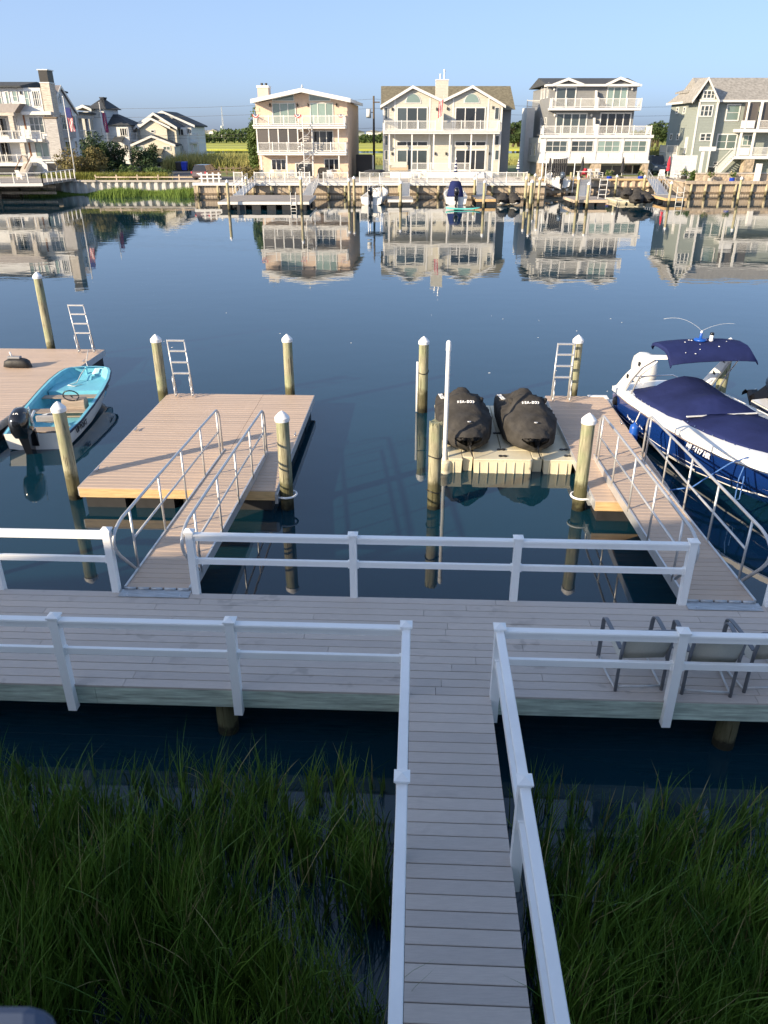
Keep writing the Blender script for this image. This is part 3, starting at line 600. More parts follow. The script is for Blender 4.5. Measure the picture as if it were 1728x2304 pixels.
# white deck: side decks and foredeck as one crowned surface, the covered cockpit and bow well rise out of it
dkm = MB(); dkm.loft([[(-b, s, z+.03), (-b*.86, s, z+.075), (-b*.55, s, z+.10), (0, s, z+.13), (b*.55, s, z+.10), (b*.86, s, z+.075), (b, s, z+.03)] for s, b, z, *_ in ST], closed=False)
dkm.loft([[(-.16, 6.68, 1.15), (-.13, 6.68, 1.02)], [(0, 6.76, 1.18), (0, 6.74, 1.0)], [(.16, 6.68, 1.15), (.13, 6.68, 1.02)]], closed=False)
dkm.loft([[(-1.16, 0, .89), (-1.16, -.02, .80)], [(0, 0, .99), (0, -.02, .80)], [(1.16, 0, .89), (1.16, -.02, .80)]], closed=False); dkm.build('deck', 'hull_white', bb, True)
MB().box(-1.0, -.62, .22, 1.0, .02, .34).build('swim_platform', 'hull_white', bb, bevel=.04)
# cockpit cover tented over the seats and windscreen
def canvas(name, outline, heights, drop=.05):
    secs = []
    for s, hw, zb, zr in outline:
        sec = []
        for k in range(15):
            u = -1+2*k/14; q = (1-abs(u)**1.7); sec.append((u*hw, s, zb + (zr-zb)*q + (.012*math.sin(s*8+k)+.008*math.sin(s*15+2*k))*q))
        secs.append(sec)
    o = MB().loft(secs, closed=False).build(name, 'navy_canvas', bb, True)
    mod = o.modifiers.new('solid', 'SOLIDIFY'); mod.thickness = .012; return o
CS = lambda s: .55+(s-.55)*.775
BS = lambda s: 3.02+(s-3.72)*1.27
canvas('cockpit_cover', [(CS(a), b, c, d) for a, b, c, d in ((.55, 1.02, .94, 1.02), (.8, 1.07, .93, 1.10), (1.2, 1.09, .94, 1.27), (1.45, 1.10, .95, 1.46), (1.9, 1.10, .96, 1.29), (2.4, 1.10, .97, 1.26), (2.85, 1.08, .98, 1.33), (3.1, 1.06, .99, 1.39), (3.28, 1.05, 1.0, 1.35), (3.62, .98, 1.01, 1.16), (3.78, .94, 1.02, 1.09))], None)
canvas('bow_cover', [(BS(a), b, c, d) for a, b, c, d in ((3.72, .90, 1.03, 1.12), (4.0, .94, 1.04, 1.18), (4.5, .88, 1.06, 1.28), (5.0, .74, 1.09, 1.26), (5.5, .54, 1.12, 1.22), (5.9, .34, 1.15, 1.20), (6.02, .24, 1.16, 1.18))], None)
snaps = MB()
for sg in (-1, 1):
    for k in range(12):
        s = .7+k*.26; hw = interp([(.55, 1.02), (1.2, 1.09), (2.4, 1.09), (3.3, 1.02), (3.78, .88)], s); snaps.cyl((sg*hw, CS(s), .945+.02*s/1.5), (sg*(hw+.015), CS(s), .955+.02*s/1.5), .014, n=6)
    for k in range(9):
        s = 3.9+k*.24; hw = interp([(3.72, .86), (4.0, .90), (4.5, .86), (5.0, .74), (5.5, .56), (5.9, .36)], s); snaps.cyl((sg*hw, BS(s), 1.055+.04*(s-3.9)), (sg*(hw+.015), BS(s), 1.065+.04*(s-3.9)), .014, n=6)
snaps.build('snaps', 'chrome', bb, kind='stuff')
MB().box(-.82, 3.02, 1.09, .82, 3.06, 1.112).build('windscreen_trim', 'hull_white', bb)
# tower and canopy
def tower(sg):
    m = MB(); P = [(sg*1.13, .35, .90, .34), (sg*1.12, .72, 1.32, .27), (sg*1.07, 1.12, 1.72, .21), (sg*.98, 1.55, 2.02, .18), (sg*.86, 1.95, 2.12, .16)]
    secs = [[(x-.045, y-w2/2, z+w2*.18), (x+.045, y-w2/2, z+w2*.18), (x+.045, y+w2/2, z-w2*.18), (x-.045, y+w2/2, z-w2*.18)] for x, y, z, w2 in P]
    m.loft(secs); o = m.build('tower_leg', 'hull_white', bb, bevel=.02)
    for i in (1, 2): 
        x, y, z, w2 = P[i]; MB().box(x-.05, y-.05, z-.02, x+.05, y+.06, z+.08).build('tower_slot', 'glass_dark' if 'glass_dark' in M else 'black_plastic', o)
    MB().tube([(sg*1.12, .95, .98), (sg*1.12, 1.25, 1.5), (sg*1.0, 1.75, 1.98)], .018, 8).build('tower_strut', 'alu', o, True)
for sg in (-1, 1): tower(sg)
top = MB(); secs = []
for s, zc, hw in ((1.05, 2.22, .86), (1.12, 2.30, .93), (1.4, 2.37, .98), (1.8, 2.40, 1.0), (2.3, 2.38, 1.0), (2.5, 2.33, 1.0), (2.95, 2.12, 1.04)):
    secs.append([(hw*u, 1.15+(s-1.05)*.66, zc-.05*abs(u)**3-(.07 if abs(u) == 1 else 0)) for u in (-1, -.97, -.7, -.35, 0, .35, .7, .97, 1)])
top.loft(secs, closed=False); o = top.build('canopy', 'navy_canvas', bb, True, sharp=50); mod = o.modifiers.new('solid', 'SOLIDIFY'); mod.thickness = .02
MB().lathe([(.13, 0), (.15, .02), (.13, .05), (.03, .055), (.03, .16), (.015, .2)], (.02, 1.68, 2.395), 14).build('light_base', 'fender_blue', o, True)
lw = MB().cyl((.02, 1.68, 2.44), (.02, 1.68, 2.62), .028, .022, 8).build('sprinkler_stem', 'pvc', o, True)
for dx, dy, h, L in ((1, -.3, .26, 1.15), (-1.0, .0, .14, 1.1)):
    pts = [(.02+dx*L*t, 1.68+dy*L*t, 2.62+h*4*t*(1-t)*.9+h*.25*t) for t in [i/14*.72 for i in range(15)]]
    MB().tube(pts, .0025, 5).build('bird_wire', 'pvc', o, True)
MB().lathe([(.045, 0), (.05, .03), (.035, .06), (.045, .1), (.035, .14)], (-.22, 1.72, 2.39), 10).build('anchor_light', 'pvc', o, True); MB().lathe([(.045, .14), (.045, .19), (.02, .2)], (-.22, 1.72, 2.39), 10).build('light_top', 'gelcoat_black', o, True)
for k in range(14):
    x, y = random.uniform(-.8, .8), random.uniform(1.6, 2.75); z = interp([(1.05, 2.22), (1.4, 2.37), (1.8, 2.40), (2.3, 2.37), (2.62, 2.30), (2.95, 2.06)], y)-.10*abs(x)**3
    MB().lathe([(.022*random.uniform(.5, 1.2), .0), (.012, .008), (.002, .01)], (x, 1.15+(y-1.05)*.66, z+.004), 7).build('dropping', 'letter_white', o)
ob = outboard(bb, (.0, -.42, .52), 1, 1.42, 'outboard_white', prop=False)
MB().tube([(-.75, .02, .95), (-.6, -.35, 1.0), (.6, -.35, 1.0), (.75, .02, .95)], .018, 8).build('stern_rail', 'chrome', bb, True)
text('registration', 'NJ 6117 HR', .13, 'letter_white', bb, (1.16, 4.25, .80), (R(74), 0, R(90+11)), .004, 1.1, bold=.008)
for k in range(5): MB().tube([(1.155+.012*(z_ > .5), 1.0+k*.17+d_, z_) for d_, z_ in ((0, .40), (.05, .52), (.10, .50), (.06, .42), (.14, .38))], .009, 5).build('hull_script', 'letter_white', bb)
MB().tube([(-.2, 6.3, 1.2), (-.05, 6.65, 1.24), (.1, 6.3, 1.2)], .012, 6).build('bow_cleat', 'chrome', bb, True)
MB().tube([(.45, 5.55, 1.17), (.55, 5.62, 1.2), (.62, 5.7, 1.16)], .02, 6).build('deck_cleat', 'chrome', bb, True)
MB().tube([(0, 6.72, .55), (.06, 6.85, .52), (.14, 6.6, .46)], .018, 6).build('bow_eye', 'chrome', bb, True)
fd = near('boat_fender', 'blue fender hanging between the blue boat and the narrow float', 'fender', (4.98, 16.75, .4))
MB().lathe([(.02, .0), (.09, .03), (.105, .1), (.105, .36), (.09, .43), (.03, .46), (.025, .5)], (5.02, 16.85, .20), 12).build('body', 'fender_blue', fd, True); MB().tube([(5.02, 16.85, .68), (5.1, 16.85, .95)], .012, 6).build('line', 'rope_white', fd, True)
MB().lathe([(.02, 0), (.07, .03), (.09, .1), (.07, .2), (.02, .24)], (5.04, 18.8, .46), 12).build('stern_fender', 'black_plastic', fd, True)
ml = near('mooring_line', 'blue rope tying the blue boat bow to the narrow float', 'rope', (5.5, 14, .6))
MB().tube([DK(0, 0) + Vector(p) for p in ((6.30, 13.75, 1.12), (6.02, 13.80, .98), (5.65, 13.70, .76), (5.3, 13.58, .56), (4.90, 13.6, .48))], .014, 6).build('strand', 'rope_blue', ml, True)
MB().tube([(6.30, 13.75, 1.12), (6.2, 13.72, .7), (6.18, 13.66, .28), (6.26, 13.64, .30), (6.28, 13.70, .75)], .012, 6).build('tail', 'rope_blue', ml, True)
# ---------------------------------------------------------------- white boat cut by the right picture edge
wb = local('motorboat', 'white boat with black outboard cut by the right picture edge', 'boat', DK(9.15, 18.35, 0), math.pi - PHI + R(12))
ST2 = [(0, 1.1, .85, .98, .12, -.2), (2, 1.2, .88, 1.02, .12, -.22), (4, 1.1, .95, .8, .2, -.15), (5.2, .7, 1.02, .35, .4, .1), (5.8, .1, 1.06, .05, .7, .5)]
hull(wb, 'hull', 'hull_white', ST2); MB().add([(-1.1, 0, .85), (-.98, 0, .12), (0, 0, -.2), (.98, 0, .12), (1.1, 0, .85)], [(0, 1, 2, 3, 4)]).build('transom', 'hull_white', wb)
m = MB(); m.loft([[(-b, s, z+.01), (0, s, z+.06), (b, s, z+.01)] for s, b, z, *_ in ST2], closed=False); m.build('deck', 'hull_white', wb, True); rail_strip(wb, 'rub_rail', 'navy_trim', ST2, .025, .05, -.08)
outboard(wb, (.55, -.05, .78), 1, 1.15, 'gelcoat_black', tilt=R(-55)); text('boat_name', 'DY-W', .26, 'letter_black', wb, (1.19, 1.3, .55), (R(80), 0, R(92)), .004)

# ---------------------------------------------------------------- sling chairs on the dock, backs to the camera
def chair_parts(T):
    W = .27
    for sg in (-1, 1):
        x = sg*W
        MB().tube([(x, -.30, .0), (x*1.0, -.30, .30), (x, -.31, .55), (x*.98, -.36, .86)], .021, 8).build('back_leg', 'chair_frame', T, True)
        arm = [Vector((x*1.06, -.31, .60)), Vector((x*1.1, -.1, .64)), Vector((x*1.12, .12, .65))] + arc((x*1.12, .18, .65), (x*1.12, .30, .65), (x*1.10, .31, .55), 5) + [Vector((x*1.08, .34, .02))]
        secs = []
        for i, p in enumerate(arm):
            t = (arm[min(i+1, len(arm)-1)]-arm[max(i-1, 0)]).normalized(); n = Vector((0, -t.z, t.y)); secs.append([p+Vector((a, 0, 0))+n*b for a, b in ((-.024, -.008), (.024, -.008), (.024, .008), (-.024, .008))])
        MB().loft(secs).build('arm', 'chair_frame', T); MB().tube([(x, -.30, .03), (x*1.05, .0, .012), (x*1.08, .34, .03)], .014, 6).build('runner', 'alu', T, True)
    MB().tube([(-W*.98, -.36, .86), (-W*.6, -.395, .885), (W*.6, -.395, .885), (W*.98, -.36, .86)], .02, 8).build('top_tube', 'chair_frame', T, True)
    MB().tube([(-W, -.30, .06), (W, -.30, .06)], .013, 6).build('stretcher', 'alu', T, True)
    sl_ = [(-.385, .86), (-.36, .74), (-.31, .56), (-.26, .43), (-.16, .39), (.0, .395), (.16, .41), (.24, .40)]
    o = MB().loft([[(-W*.93, y, z), (W*.93, y, z)] for y, z in sl_], closed=False).build('sling', 'sling', T, True); o.modifiers.new('s', 'SOLIDIFY').thickness = .006
    MB().tube([(-W, .24, .40), (W, .24, .40)], .014, 6).build('seat_tube', 'chair_frame', T, True)
ch = local('patio_chair', 'grey framed sling chair left of the railing post', 'chair', DK(2.63, 7.52, DZ), -PHI + R(4), 'sling chairs on the dock'); chair_parts(ch)
put(copy_tree(ch), DK(3.42, 7.46, DZ), -PHI + R(-3), 'grey framed sling chair just right of the railing post'); put(copy_tree(ch), DK(4.10, 7.56, DZ), -PHI + R(6), 'grey framed sling chair cut by the right picture edge')
hs = near('garden_hose', 'blue hose hanging at the right picture edge behind the gangway', 'hose', (4.9, 9.3, .8)); MB().tube([(4.99, 9.16, .82), (4.93, 9.3, 1.1), (4.98, 9.5, 1.15), (5.1, 9.5, .8), (5.1, 9.4, .3)], .014, 8).build('loop', 'hose_blue', hs, True)

# ---------------------------------------------------------------- marsh grass standing in the shallow water
def grass(name, label, spots, hmin, hmax, wid, mt, seg=4, lean=.35, seed=1):
    g = np.random.default_rng(seed); n = len(spots); P = np.array(spots)
    h = g.uniform(hmin, hmax, n)*P[:, 3]; th = g.uniform(0, 2*np.pi, n); l1 = g.gamma(2.0, lean/2, n)*h
    wdir = g.normal(0, .12, (n, 2)); la = np.stack([np.cos(th), np.sin(th)], 1)*l1[:, None] + wdir*h[:, None] + (P[:, 4:6] if P.shape[1] > 4 else np.array([.10, .05]))*h[:, None]
    ph = g.uniform(0, np.pi, n); sd = np.stack([np.cos(ph), np.sin(ph)], 1)*(wid*g.uniform(.6, 1.3, n))[:, None]
    V = np.zeros((n, seg*2+1, 3)); droop = g.uniform(0, .35, n)
    for k in range(seg+1):
        t = k/seg; cx = P[:, :2] + la*(t**2)[..., None] if False else P[:, :2] + la*t**2.0; z = P[:, 2] + h*(t - droop*t**3*(l1/h))
        if k == seg: V[:, seg*2, :2] = cx; V[:, seg*2, 2] = z
        else:
            w_ = (1-t**1.5*.75)
            V[:, 2*k, :2] = cx - sd*w_/2; V[:, 2*k+1, :2] = cx + sd*w_/2; V[:, 2*k, 2] = z; V[:, 2*k+1, 2] = z
    nv = seg*2+1; base = (np.arange(n)*nv)[:, None]
    tris = []
    for k in range(seg-1): tris += [[2*k, 2*k+1, 2*k+3], [2*k, 2*k+3, 2*k+2]]
    tris += [[2*seg-2, 2*seg-1, 2*seg]]
    T = (base[:, None, :] + np.array(tris)[None]).reshape(-1, 3)
    me = bpy.data.meshes.new(name); me.vertices.add(n*nv); me.vertices.foreach_set('co', V.reshape(-1).astype(np.float32))
    me.loops.add(T.size); me.loops.foreach_set('vertex_index', T.reshape(-1).astype(np.int32)); me.polygons.add(len(T)); me.polygons.foreach_set('loop_start', np.arange(0, T.size, 3, dtype=np.int32))
    me.update(); me.validate(); me.materials.append(M[mt]); o = bpy.data.objects.new(name, me); C.objects.link(o); o['kind'] = 'stuff'; o['label'] = label; o['category'] = 'grass'; return o
def near_spots(nc, x0, x1, y0, y1, seed, side):
    g = np.random.default_rng(seed); out = []
    for _ in range(nc):
        x = g.uniform(x0, x1); y = g.uniform(y0, y1); edge = (y1-y)/1.9
        if edge < 1 and g.uniform() > edge*.8+.05: continue
        if .5+.5*math.sin(x*1.7+math.sin(y*1.3)*1.4)*math.sin(y*1.9+x*.6) < g.uniform(0, .52): continue
        k = g.integers(6, 20); hs_ = g.uniform(.5, 1.08)*(.62+.38*min(1, edge)); dx, dy = g.normal(.07, .12), g.normal(.05, .11); d = min(abs(x-x0), abs(x1-x))
        if min(abs(x+.05), abs(x-.97)) < .45: dx = -abs(dx)*.8*side
        for _ in range(k):
            a, r = g.uniform(0, 2*math.pi), abs(g.normal(0, .045)); p = DK(x+r*math.cos(a), y+r*math.sin(a)); out.append((p.x, p.y, -.05, hs_*g.uniform(.6, 1.1), dx+(x+r*math.cos(a)-x)*1.5, dy))
    return out
grass('marsh_grass', 'tall dark green marsh grass standing in water left of the walkway', near_spots(4600, -6.2, -.16, 1.6, 6.55, 5, 1), .70, 1.30, .015, 'marsh_grass', 5, .13, 3)
grass('marsh_grass', 'tall dark green marsh grass standing in water right of the walkway', near_spots(3900, 1.10, 6.3, 1.6, 6.3, 8, -1), .70, 1.25, .015, 'marsh_grass', 5, .13, 4)

# ---------------------------------------------------------------- the house the view is taken from: its balcony, and unseen walls and roof added and shaped to shade the dock
hv = thing('viewpoint_house', 'large, mostly unseen house behind the viewpoint, added to shade the dock, whose corner of a blue-grey balcony ledge shows bottom left', 'house', (-10, -8, 0))
MB().box(-29, -16, -1, -6.2, -2.6, 4.9).build('wall', 'vinyl', hv); MB().box(-6.19, -12, -1, 3, -2.6, 4.9).build('terrace_block', 'vinyl', hv)
def rl(x): return 9.55 + .123*(x+13) if x < -13 else 9.55 - .40*(x+13)
MB().prism([(-28.8, 4.9), (-6.2, 4.9), (-6.2, rl(-6.2)-.3), (-13, 9.2), (-28.8, rl(-28.8)-.3)], 'y', -15.9, -2.7).build('upper_wall', 'vinyl', hv)
MB().prism([(-29.6, rl(-29.6)-.25), (-29.6, rl(-29.6)), (-13, 9.55), (-5.4, rl(-5.4)), (-5.4, rl(-5.4)-.25), (-13, 9.3)], 'y', -16.5, -2.2).build('roof', 'roof_slate', hv)
MB().box(-6, -2.6, 4.9, 3, -.02, 5.12).build('terrace_floor', 'deck_gray', hv)
MB().box(-6, -.10, 5.12, -.9, .0, 5.87).build('terrace_parapet', 'vinyl', hv)
MB().loft([[(-6, -.15, z), (-.30+a, -.15, z), (-.24+a, .30, z), (-.285+a, .408, z), (-6, .43, z)] for a, z in ((0, 5.87), (0, 5.915), (-.015, 5.93))]).build('terrace_ledge', 'balcony_blue', hv, bevel=.01)
# ================================================================ the far bank
mat('grass_land', (.16, .19, .05), .9, var=.35, vs=.3, world=True); mat('asphalt', (.07, .07, .075), .85, var=.15, vs=1, world=True); mat('gravel', (.42, .36, .28), .9, var=.3, vs=2, world=True)
mat('marsh', (.40, .41, .06), .9, var=.45, vs=.035, stretch=(.25, 1, 1), world=True); mat('trim', (.68, .67, .64), .45, var=.03)
mat('stucco_peach', (.62, .48, .37), .8, var=.06, vs=2, bump=.004, bs=40); mat('roof_white', (.78, .77, .74), .5, var=.04)
mat('siding_cream', (.52, .50, .43), .6, var=.05, lap=.17); mat('siding_gray', (.22, .225, .225), .6, var=.05, lap=.17); mat('siding_sage', (.27, .30, .27), .6, var=.05, lap=.19)
mat('siding_yellow', (.62, .58, .47), .6, var=.05, lap=.18); mat('siding_pale', (.66, .66, .65), .6, var=.05, lap=.18); mat('cedar', (.50, .45, .38), .75, var=.35, vs=2, stretch=(1, 1, 8), lap=.2)
mat('cedar_grey', (.42, .40, .38), .8, var=.3, vs=2, stretch=(1, 1, 8), lap=.2); mat('cedar_red', (.26, .12, .06), .7, var=.3, vs=2, stretch=(1, 1, 6))
mat('shingle_olive', (.17, .15, .10), .9, var=.35, vs=3, bump=.02, bs=6); mat('shingle_dark', (.055, .06, .065), .9, var=.3, vs=3, bump=.02, bs=6); mat('shingle_tan', (.29, .275, .25), .9, var=.3, vs=3, bump=.02, bs=6)
mat('roof_metal', (.30, .27, .25), .5, metal=.3, var=.1); glass_mat('glass', (.05, .065, .07)); glass_mat('glass_sky_tint', (.16, .22, .20), .06); glass_mat('screen', (.07, .06, .05), .35); glass_mat('glass_dark', (.02, .022, .025))  # the lighter greenish panes carry the sky's reflection in their base colour
stone_mat('stone'); mat('bulk_vinyl', (.56, .55, .52), .6, var=.1, vs=.8, dirt=.3); mat('bulk_wood', (.40, .33, .25), .85, var=.35, vs=1.5, stretch=(6, 6, .8), dirt=.4); mat('bulk_tan', (.52, .42, .31), .8, var=.15, vs=1, dirt=.3)
mat('timber_dark', (.17, .13, .09), .9, var=.4, vs=2, stretch=(1, 1, 4), dirt=.5); mat('float_gray', (.30, .27, .24), .8, var=.15, vs=2)
mat('umbrella_black', (.02, .021, .026), .8, var=.2); mat('umbrella_red', (.55, .02, .04), .8, var=.1); mat('pot_blue', (.01, .05, .40), .25, var=.1); mat('flag_red', (.5, .03, .05), .8); mat('flag_blue', (.02, .03, .15), .8); mat('teal', (.12, .55, .48), .4, var=.05)
mat('car_brown', (.10, .065, .06), .2, metal=.4, var=.05, coat=.6); mat('car_black', (.012, .013, .016), .15, coat=.7); mat('car_grey', (.10, .13, .17), .2, metal=.4, coat=.6); mat('tyre', (.015, .015, .015), .9); mat('bin_black', (.015, .015, .017), .5); mat('bin_blue', (.01, .04, .45), .45)
mat('wicker', (.42, .33, .22), .8, var=.3, vs=20); mat('lamp_dark', (.03, .028, .025), .5); mat('bark', (.10, .075, .05), .9, var=.3, vs=6); mat('concrete', (.45, .41, .36), .85, var=.15, vs=1)
leaf_mat('leaf_dark', (.012, .032, .014), (.045, .075, .025), .6, .5); leaf_mat('leaf_olive', (.10, .095, .03), (.22, .17, .07), .7, .5); leaf_mat('leaf_mid', (.03, .065, .016), (.09, .13, .03), .6, .4); leaf_mat('leaf_far', (.025, .05, .018), (.07, .10, .03), .8, .04)
leaf_mat('reed', (.17, .19, .05), (.33, .30, .11), .8, .35); leaf_mat('bank_grass', (.07, .13, .02), (.16, .23, .035), .7, .5); leaf_mat('lawn_tuft', (.14, .17, .03), (.28, .27, .06), .8, .4); mat('flowers', (.5, .42, .25), .8, var=.5, vs=30)

GZ = 1.5                                              # level of the far bank
RG = {1: (0, 120, .2893), 2: (440, 160, .2532), 3: (780, 150, .2532), 4: (1140, 150, .211), 5: (1400, 140, .1977), 6: (1180, 330, .1688), 7: (780, 360, .1326), 8: (980, 360, .1326), 9: (1440, 330, .1736), 10: (150, 200, .1989), 11: (0, 150, .1206), 12: (0, 320, .1206), 13: (440, 380, .1688)}
def q(r, x, y, D): a, b, k = RG[r]; return at(a+x*k, b+y*k, D)
def gz(r, x, y, z):                                   # measured point on the level z
    a, b, k = RG[r]; u = (a+x*k-864)/FPX; v = (1152-b-y*k)/FPX; c, s = math.cos(PITCH), math.sin(PITCH); t = (z-CAMZ)/(-s+v*c); return u*t, (c+v*s)*t

def qx(r, x, y, X):                                   # measured point on the upright plane at sideways position X
    a, b, k = RG[r]; u = (a+x*k-864)/FPX; v = (1152-b-y*k)/FPX; c, s = math.cos(PITCH), math.sin(PITCH); t = X/u; return (c+v*s)*t, CAMZ+(-s+v*c)*t
# ---------------------------------------------------------------- land, road, marsh
def slab(name, mt, poly, z0, z1): o = MB().prism(poly, 'z', z0, z1).build(name, mt); o['kind'] = 'structure'; return o
slab('bank', 'gravel', [(-90, 99.2), (-39.2, 101.6), (-22.0, 101.0), (-21.8, 96.2), (18.5, 96.2), (18.6, 105.2), (35.1, 105.2), (35.2, 98.4), (90, 98.0), (90, 175), (-20, 168), (-60, 178), (-90, 178)], -1, GZ)
sheet('lawn', 'grass_land', -90, 111, 90, 167, GZ+.004)
sheet('road', 'asphalt', -42, 103.0, -16.8, 110.6, GZ+.010); sheet('driveway', 'asphalt', -48, 110.6, -26, 150, GZ+.014)
slab('marsh', 'marsh', [(-500, 177), (-20, 167), (90, 174), (500, 177), (500, 296), (60, 300), (-500, 294)], -1, .35)
slab('far_marsh', 'marsh', [(-6000, 380), (-100, 376), (200, 372), (6000, 380), (6000, 8900), (-6000, 8900)], -1, .35)

# ---------------------------------------------------------------- plants
def crown(c, rad, n, size, seed, clumps=18, flat=.5):
    g = np.random.default_rng(seed); m = MB(); cl = []
    for _ in range(clumps):
        d = g.normal(0, 1, 3); d /= np.linalg.norm(d); cl.append((np.array(c)+d*np.array(rad)*g.uniform(.25, .92), g.uniform(.28, .5)))
    V = []; Fc = []
    for i in range(n):
        p, s = cl[g.integers(len(cl))]; d = g.normal(0, 1, 3); d /= np.linalg.norm(d)
        p = p + d*np.array(rad)*s*g.uniform(.5, 1.0)
        a = g.normal(0, 1, 3); a /= np.linalg.norm(a); b = np.cross(a, d + g.normal(0, .4, 3)); b /= (np.linalg.norm(b)+1e-6); k = size*g.uniform(.6, 1.4)
        j = len(V); V += [tuple(p-a*k), tuple(p+b*k*flat), tuple(p+a*k), tuple(p-b*k*flat)]; Fc.append((j, j+1, j+2, j+3))
    m.v = V; m.f = Fc; return m
def plain(m, name, mt, parent):                       # no normal recalculation for loose leaves
    o0 = ORG.get(parent.name, Vector()); me = bpy.data.meshes.new(name); me.from_pydata([(a-o0.x, b-o0.y, c-o0.z) for a, b, c in m.v], [], m.f); me.materials.append(M[mt])
    o = bpy.data.objects.new(name, me); C.objects.link(o); o.parent = parent; return o
def tree(name, label, cat, c, z0, rad, n, size, mt, seed, group=None, trunk=.12, clumps=18, stems=1):
    T = thing(name, label, cat, (c[0], c[1], z0), group=group); g = random.Random(seed)
    plain(crown(c, rad, n, size, seed, clumps), 'crown', mt, T)
    m = MB()
    for k in range(stems):
        dx = g.uniform(-.5, .5)*rad[0]*(stems > 1); m.tube([(c[0]+dx*.2, c[1], z0-.1), (c[0]+dx*.6, c[1], (z0+c[2])/2), (c[0]+dx, c[1], c[2]+rad[2]*.4)], [trunk, trunk*.7, trunk*.3], 7)
        for j in range(5):
            zz = z0+(c[2]-z0)*g.uniform(.5, 1.1); t = (zz-z0)/(c[2]+rad[2]*.4-z0); a = g.uniform(0, 6.28); m.tube([(c[0]+dx*t, c[1], zz), (c[0]+dx*t+rad[0]*.6*math.cos(a), c[1]+rad[1]*.6*math.sin(a), zz+rad[2]*.4)], [trunk*.4, trunk*.12], 5)
    m.build('trunk', 'bark', T, True); return T
def field(name, label, n, fx, h0, h1, wid, mt, seed, lean=.3):
    g = np.random.default_rng(seed); sp = []
    while len(sp) < n:
        p = fx(g)
        if p is not None: sp.append(p)
    return grass(name, label, sp, h0, h1, wid, mt, 3, lean, seed)

# ---------------------------------------------------------------- house pieces
def win(T, x0, x1, z0, z1, Y, n=1, m=1, fw=.10, glass='glass', face='f', name='window', frame='trim', head=0):
    x0, x1 = min(x0, x1), max(x0, x1); z0, z1 = min(z0, z1), max(z0, z1)
    def bx(mb, a0, a1, c0, c1, d0, d1):               # d: outward depth
        if face == 'f': mb.box(a0, Y-d1, c0, a1, Y-d0, c1)
        elif face == 'l': mb.box(Y-d1, a0, c0, Y-d0, a1, c1)
        else: mb.box(Y+d0, a0, c0, Y+d1, a1, c1)
    f = MB(); e = .002
    bx(f, x0, x1, z1-fw, z1+head, 0, .085+head*.3); bx(f, x0, x1, z0, z0+fw, 0, .085); bx(f, x0, x0+fw, z0+fw+e, z1-fw-e, 0, .08); bx(f, x1-fw, x1, z0+fw+e, z1-fw-e, 0, .08)
    for i in range(1, n): xx = x0+(x1-x0)*i/n; bx(f, xx-fw*.42, xx+fw*.42, z0+fw+e, z1-fw-e, 0, .07)
    for j in range(1, m): zz = z0+(z1-z0)*j/m; bx(f, x0+fw+e, x1-fw-e, zz-.025, zz+.025, 0, .06)
    fo = f.build(name, frame, T)
    for i in range(n):
        a = x0+fw+(x1-x0-2*fw)*i/n; b = x0+fw+(x1-x0-2*fw)*(i+1)/n; p = MB(); bx(p, a+.005, b-.005, z0+fw*.9, z1-fw*.9, 0, .03); p.build('pane', glass, fo)
    return fo
def wq(T, r, x0, y0, x1, y1, D, **k):                 # window from its measured corners (top left, bottom right)
    a, zt = q(r, x0, y0, D); b, zb = q(r, x1, y1, D); return win(T, a, b, zb, zt, D, **k)
def balustrade(T, a0, a1, pos, z, h=1.0, face='f', step=2.2, bal=.14, mt='trim', cable=False, thick=.09):
    a0, a1 = min(a0, a1), max(a0, a1)
    def bx(mb, u0, u1, c0, c1, w_):
        if face == 'f': mb.box(u0, pos-w_/2, c0, u1, pos+w_/2, c1)
        else: mb.box(pos-w_/2, u0, c0, pos+w_/2, u1, c1)
    m = MB(); n = max(1, round((a1-a0)/step))
    for i in range(n+1): x = a0+(a1-a0)*i/n; bx(m, x-.055, x+.055, z, z+h+.08, .11)
    bx(m, a0+.056, a1-.056, z+h-.06, z+h+.02, thick)
    if not cable: bx(m, a0+.056, a1-.056, z+.08, z+.15, .05)
    o = m.build('railing', mt, T); b = MB(); x = a0+.12
    if cable:
        for k in range(5): bx(b, a0+.06, a1-.06, z+.12+k*.16, z+.135+k*.16, .012)
        b.build('cables', 'alu', o, kind='stuff')
    else:
        while x < a1-.06: bx(b, x-.018, x+.018, z+.15, z+h-.06, .036); x += bal
        b.build('balusters', mt, o, kind='stuff')
    return o
def B(T, name, mt, x0, y0, z0, x1, y1, z1, bevel=0): return MB().box(x0, y0, z0, x1, y1, z1).build(name, mt, T, bevel=bevel)
def gable(T, name, mt, x0, xm, x1, ze0, zr, ze1, y0, y1, t=.22, trim='trim', barge=.3):   # ridge runs away from the viewer
    o = MB().prism([(x0, ze0), (xm, zr), (x1, ze1), (x1, ze1-t), (xm, zr-t), (x0, ze0-t)], 'y', y0+.06, y1).build(name, mt, T)
    MB().prism([(x0-.02, ze0+.03), (xm, zr+.03), (x1+.02, ze1+.03), (x1+.02, ze1-barge), (xm, zr-barge), (x0-.02, ze0-barge)], 'y', y0, y0+.058).build('bargeboard', trim, o); return o
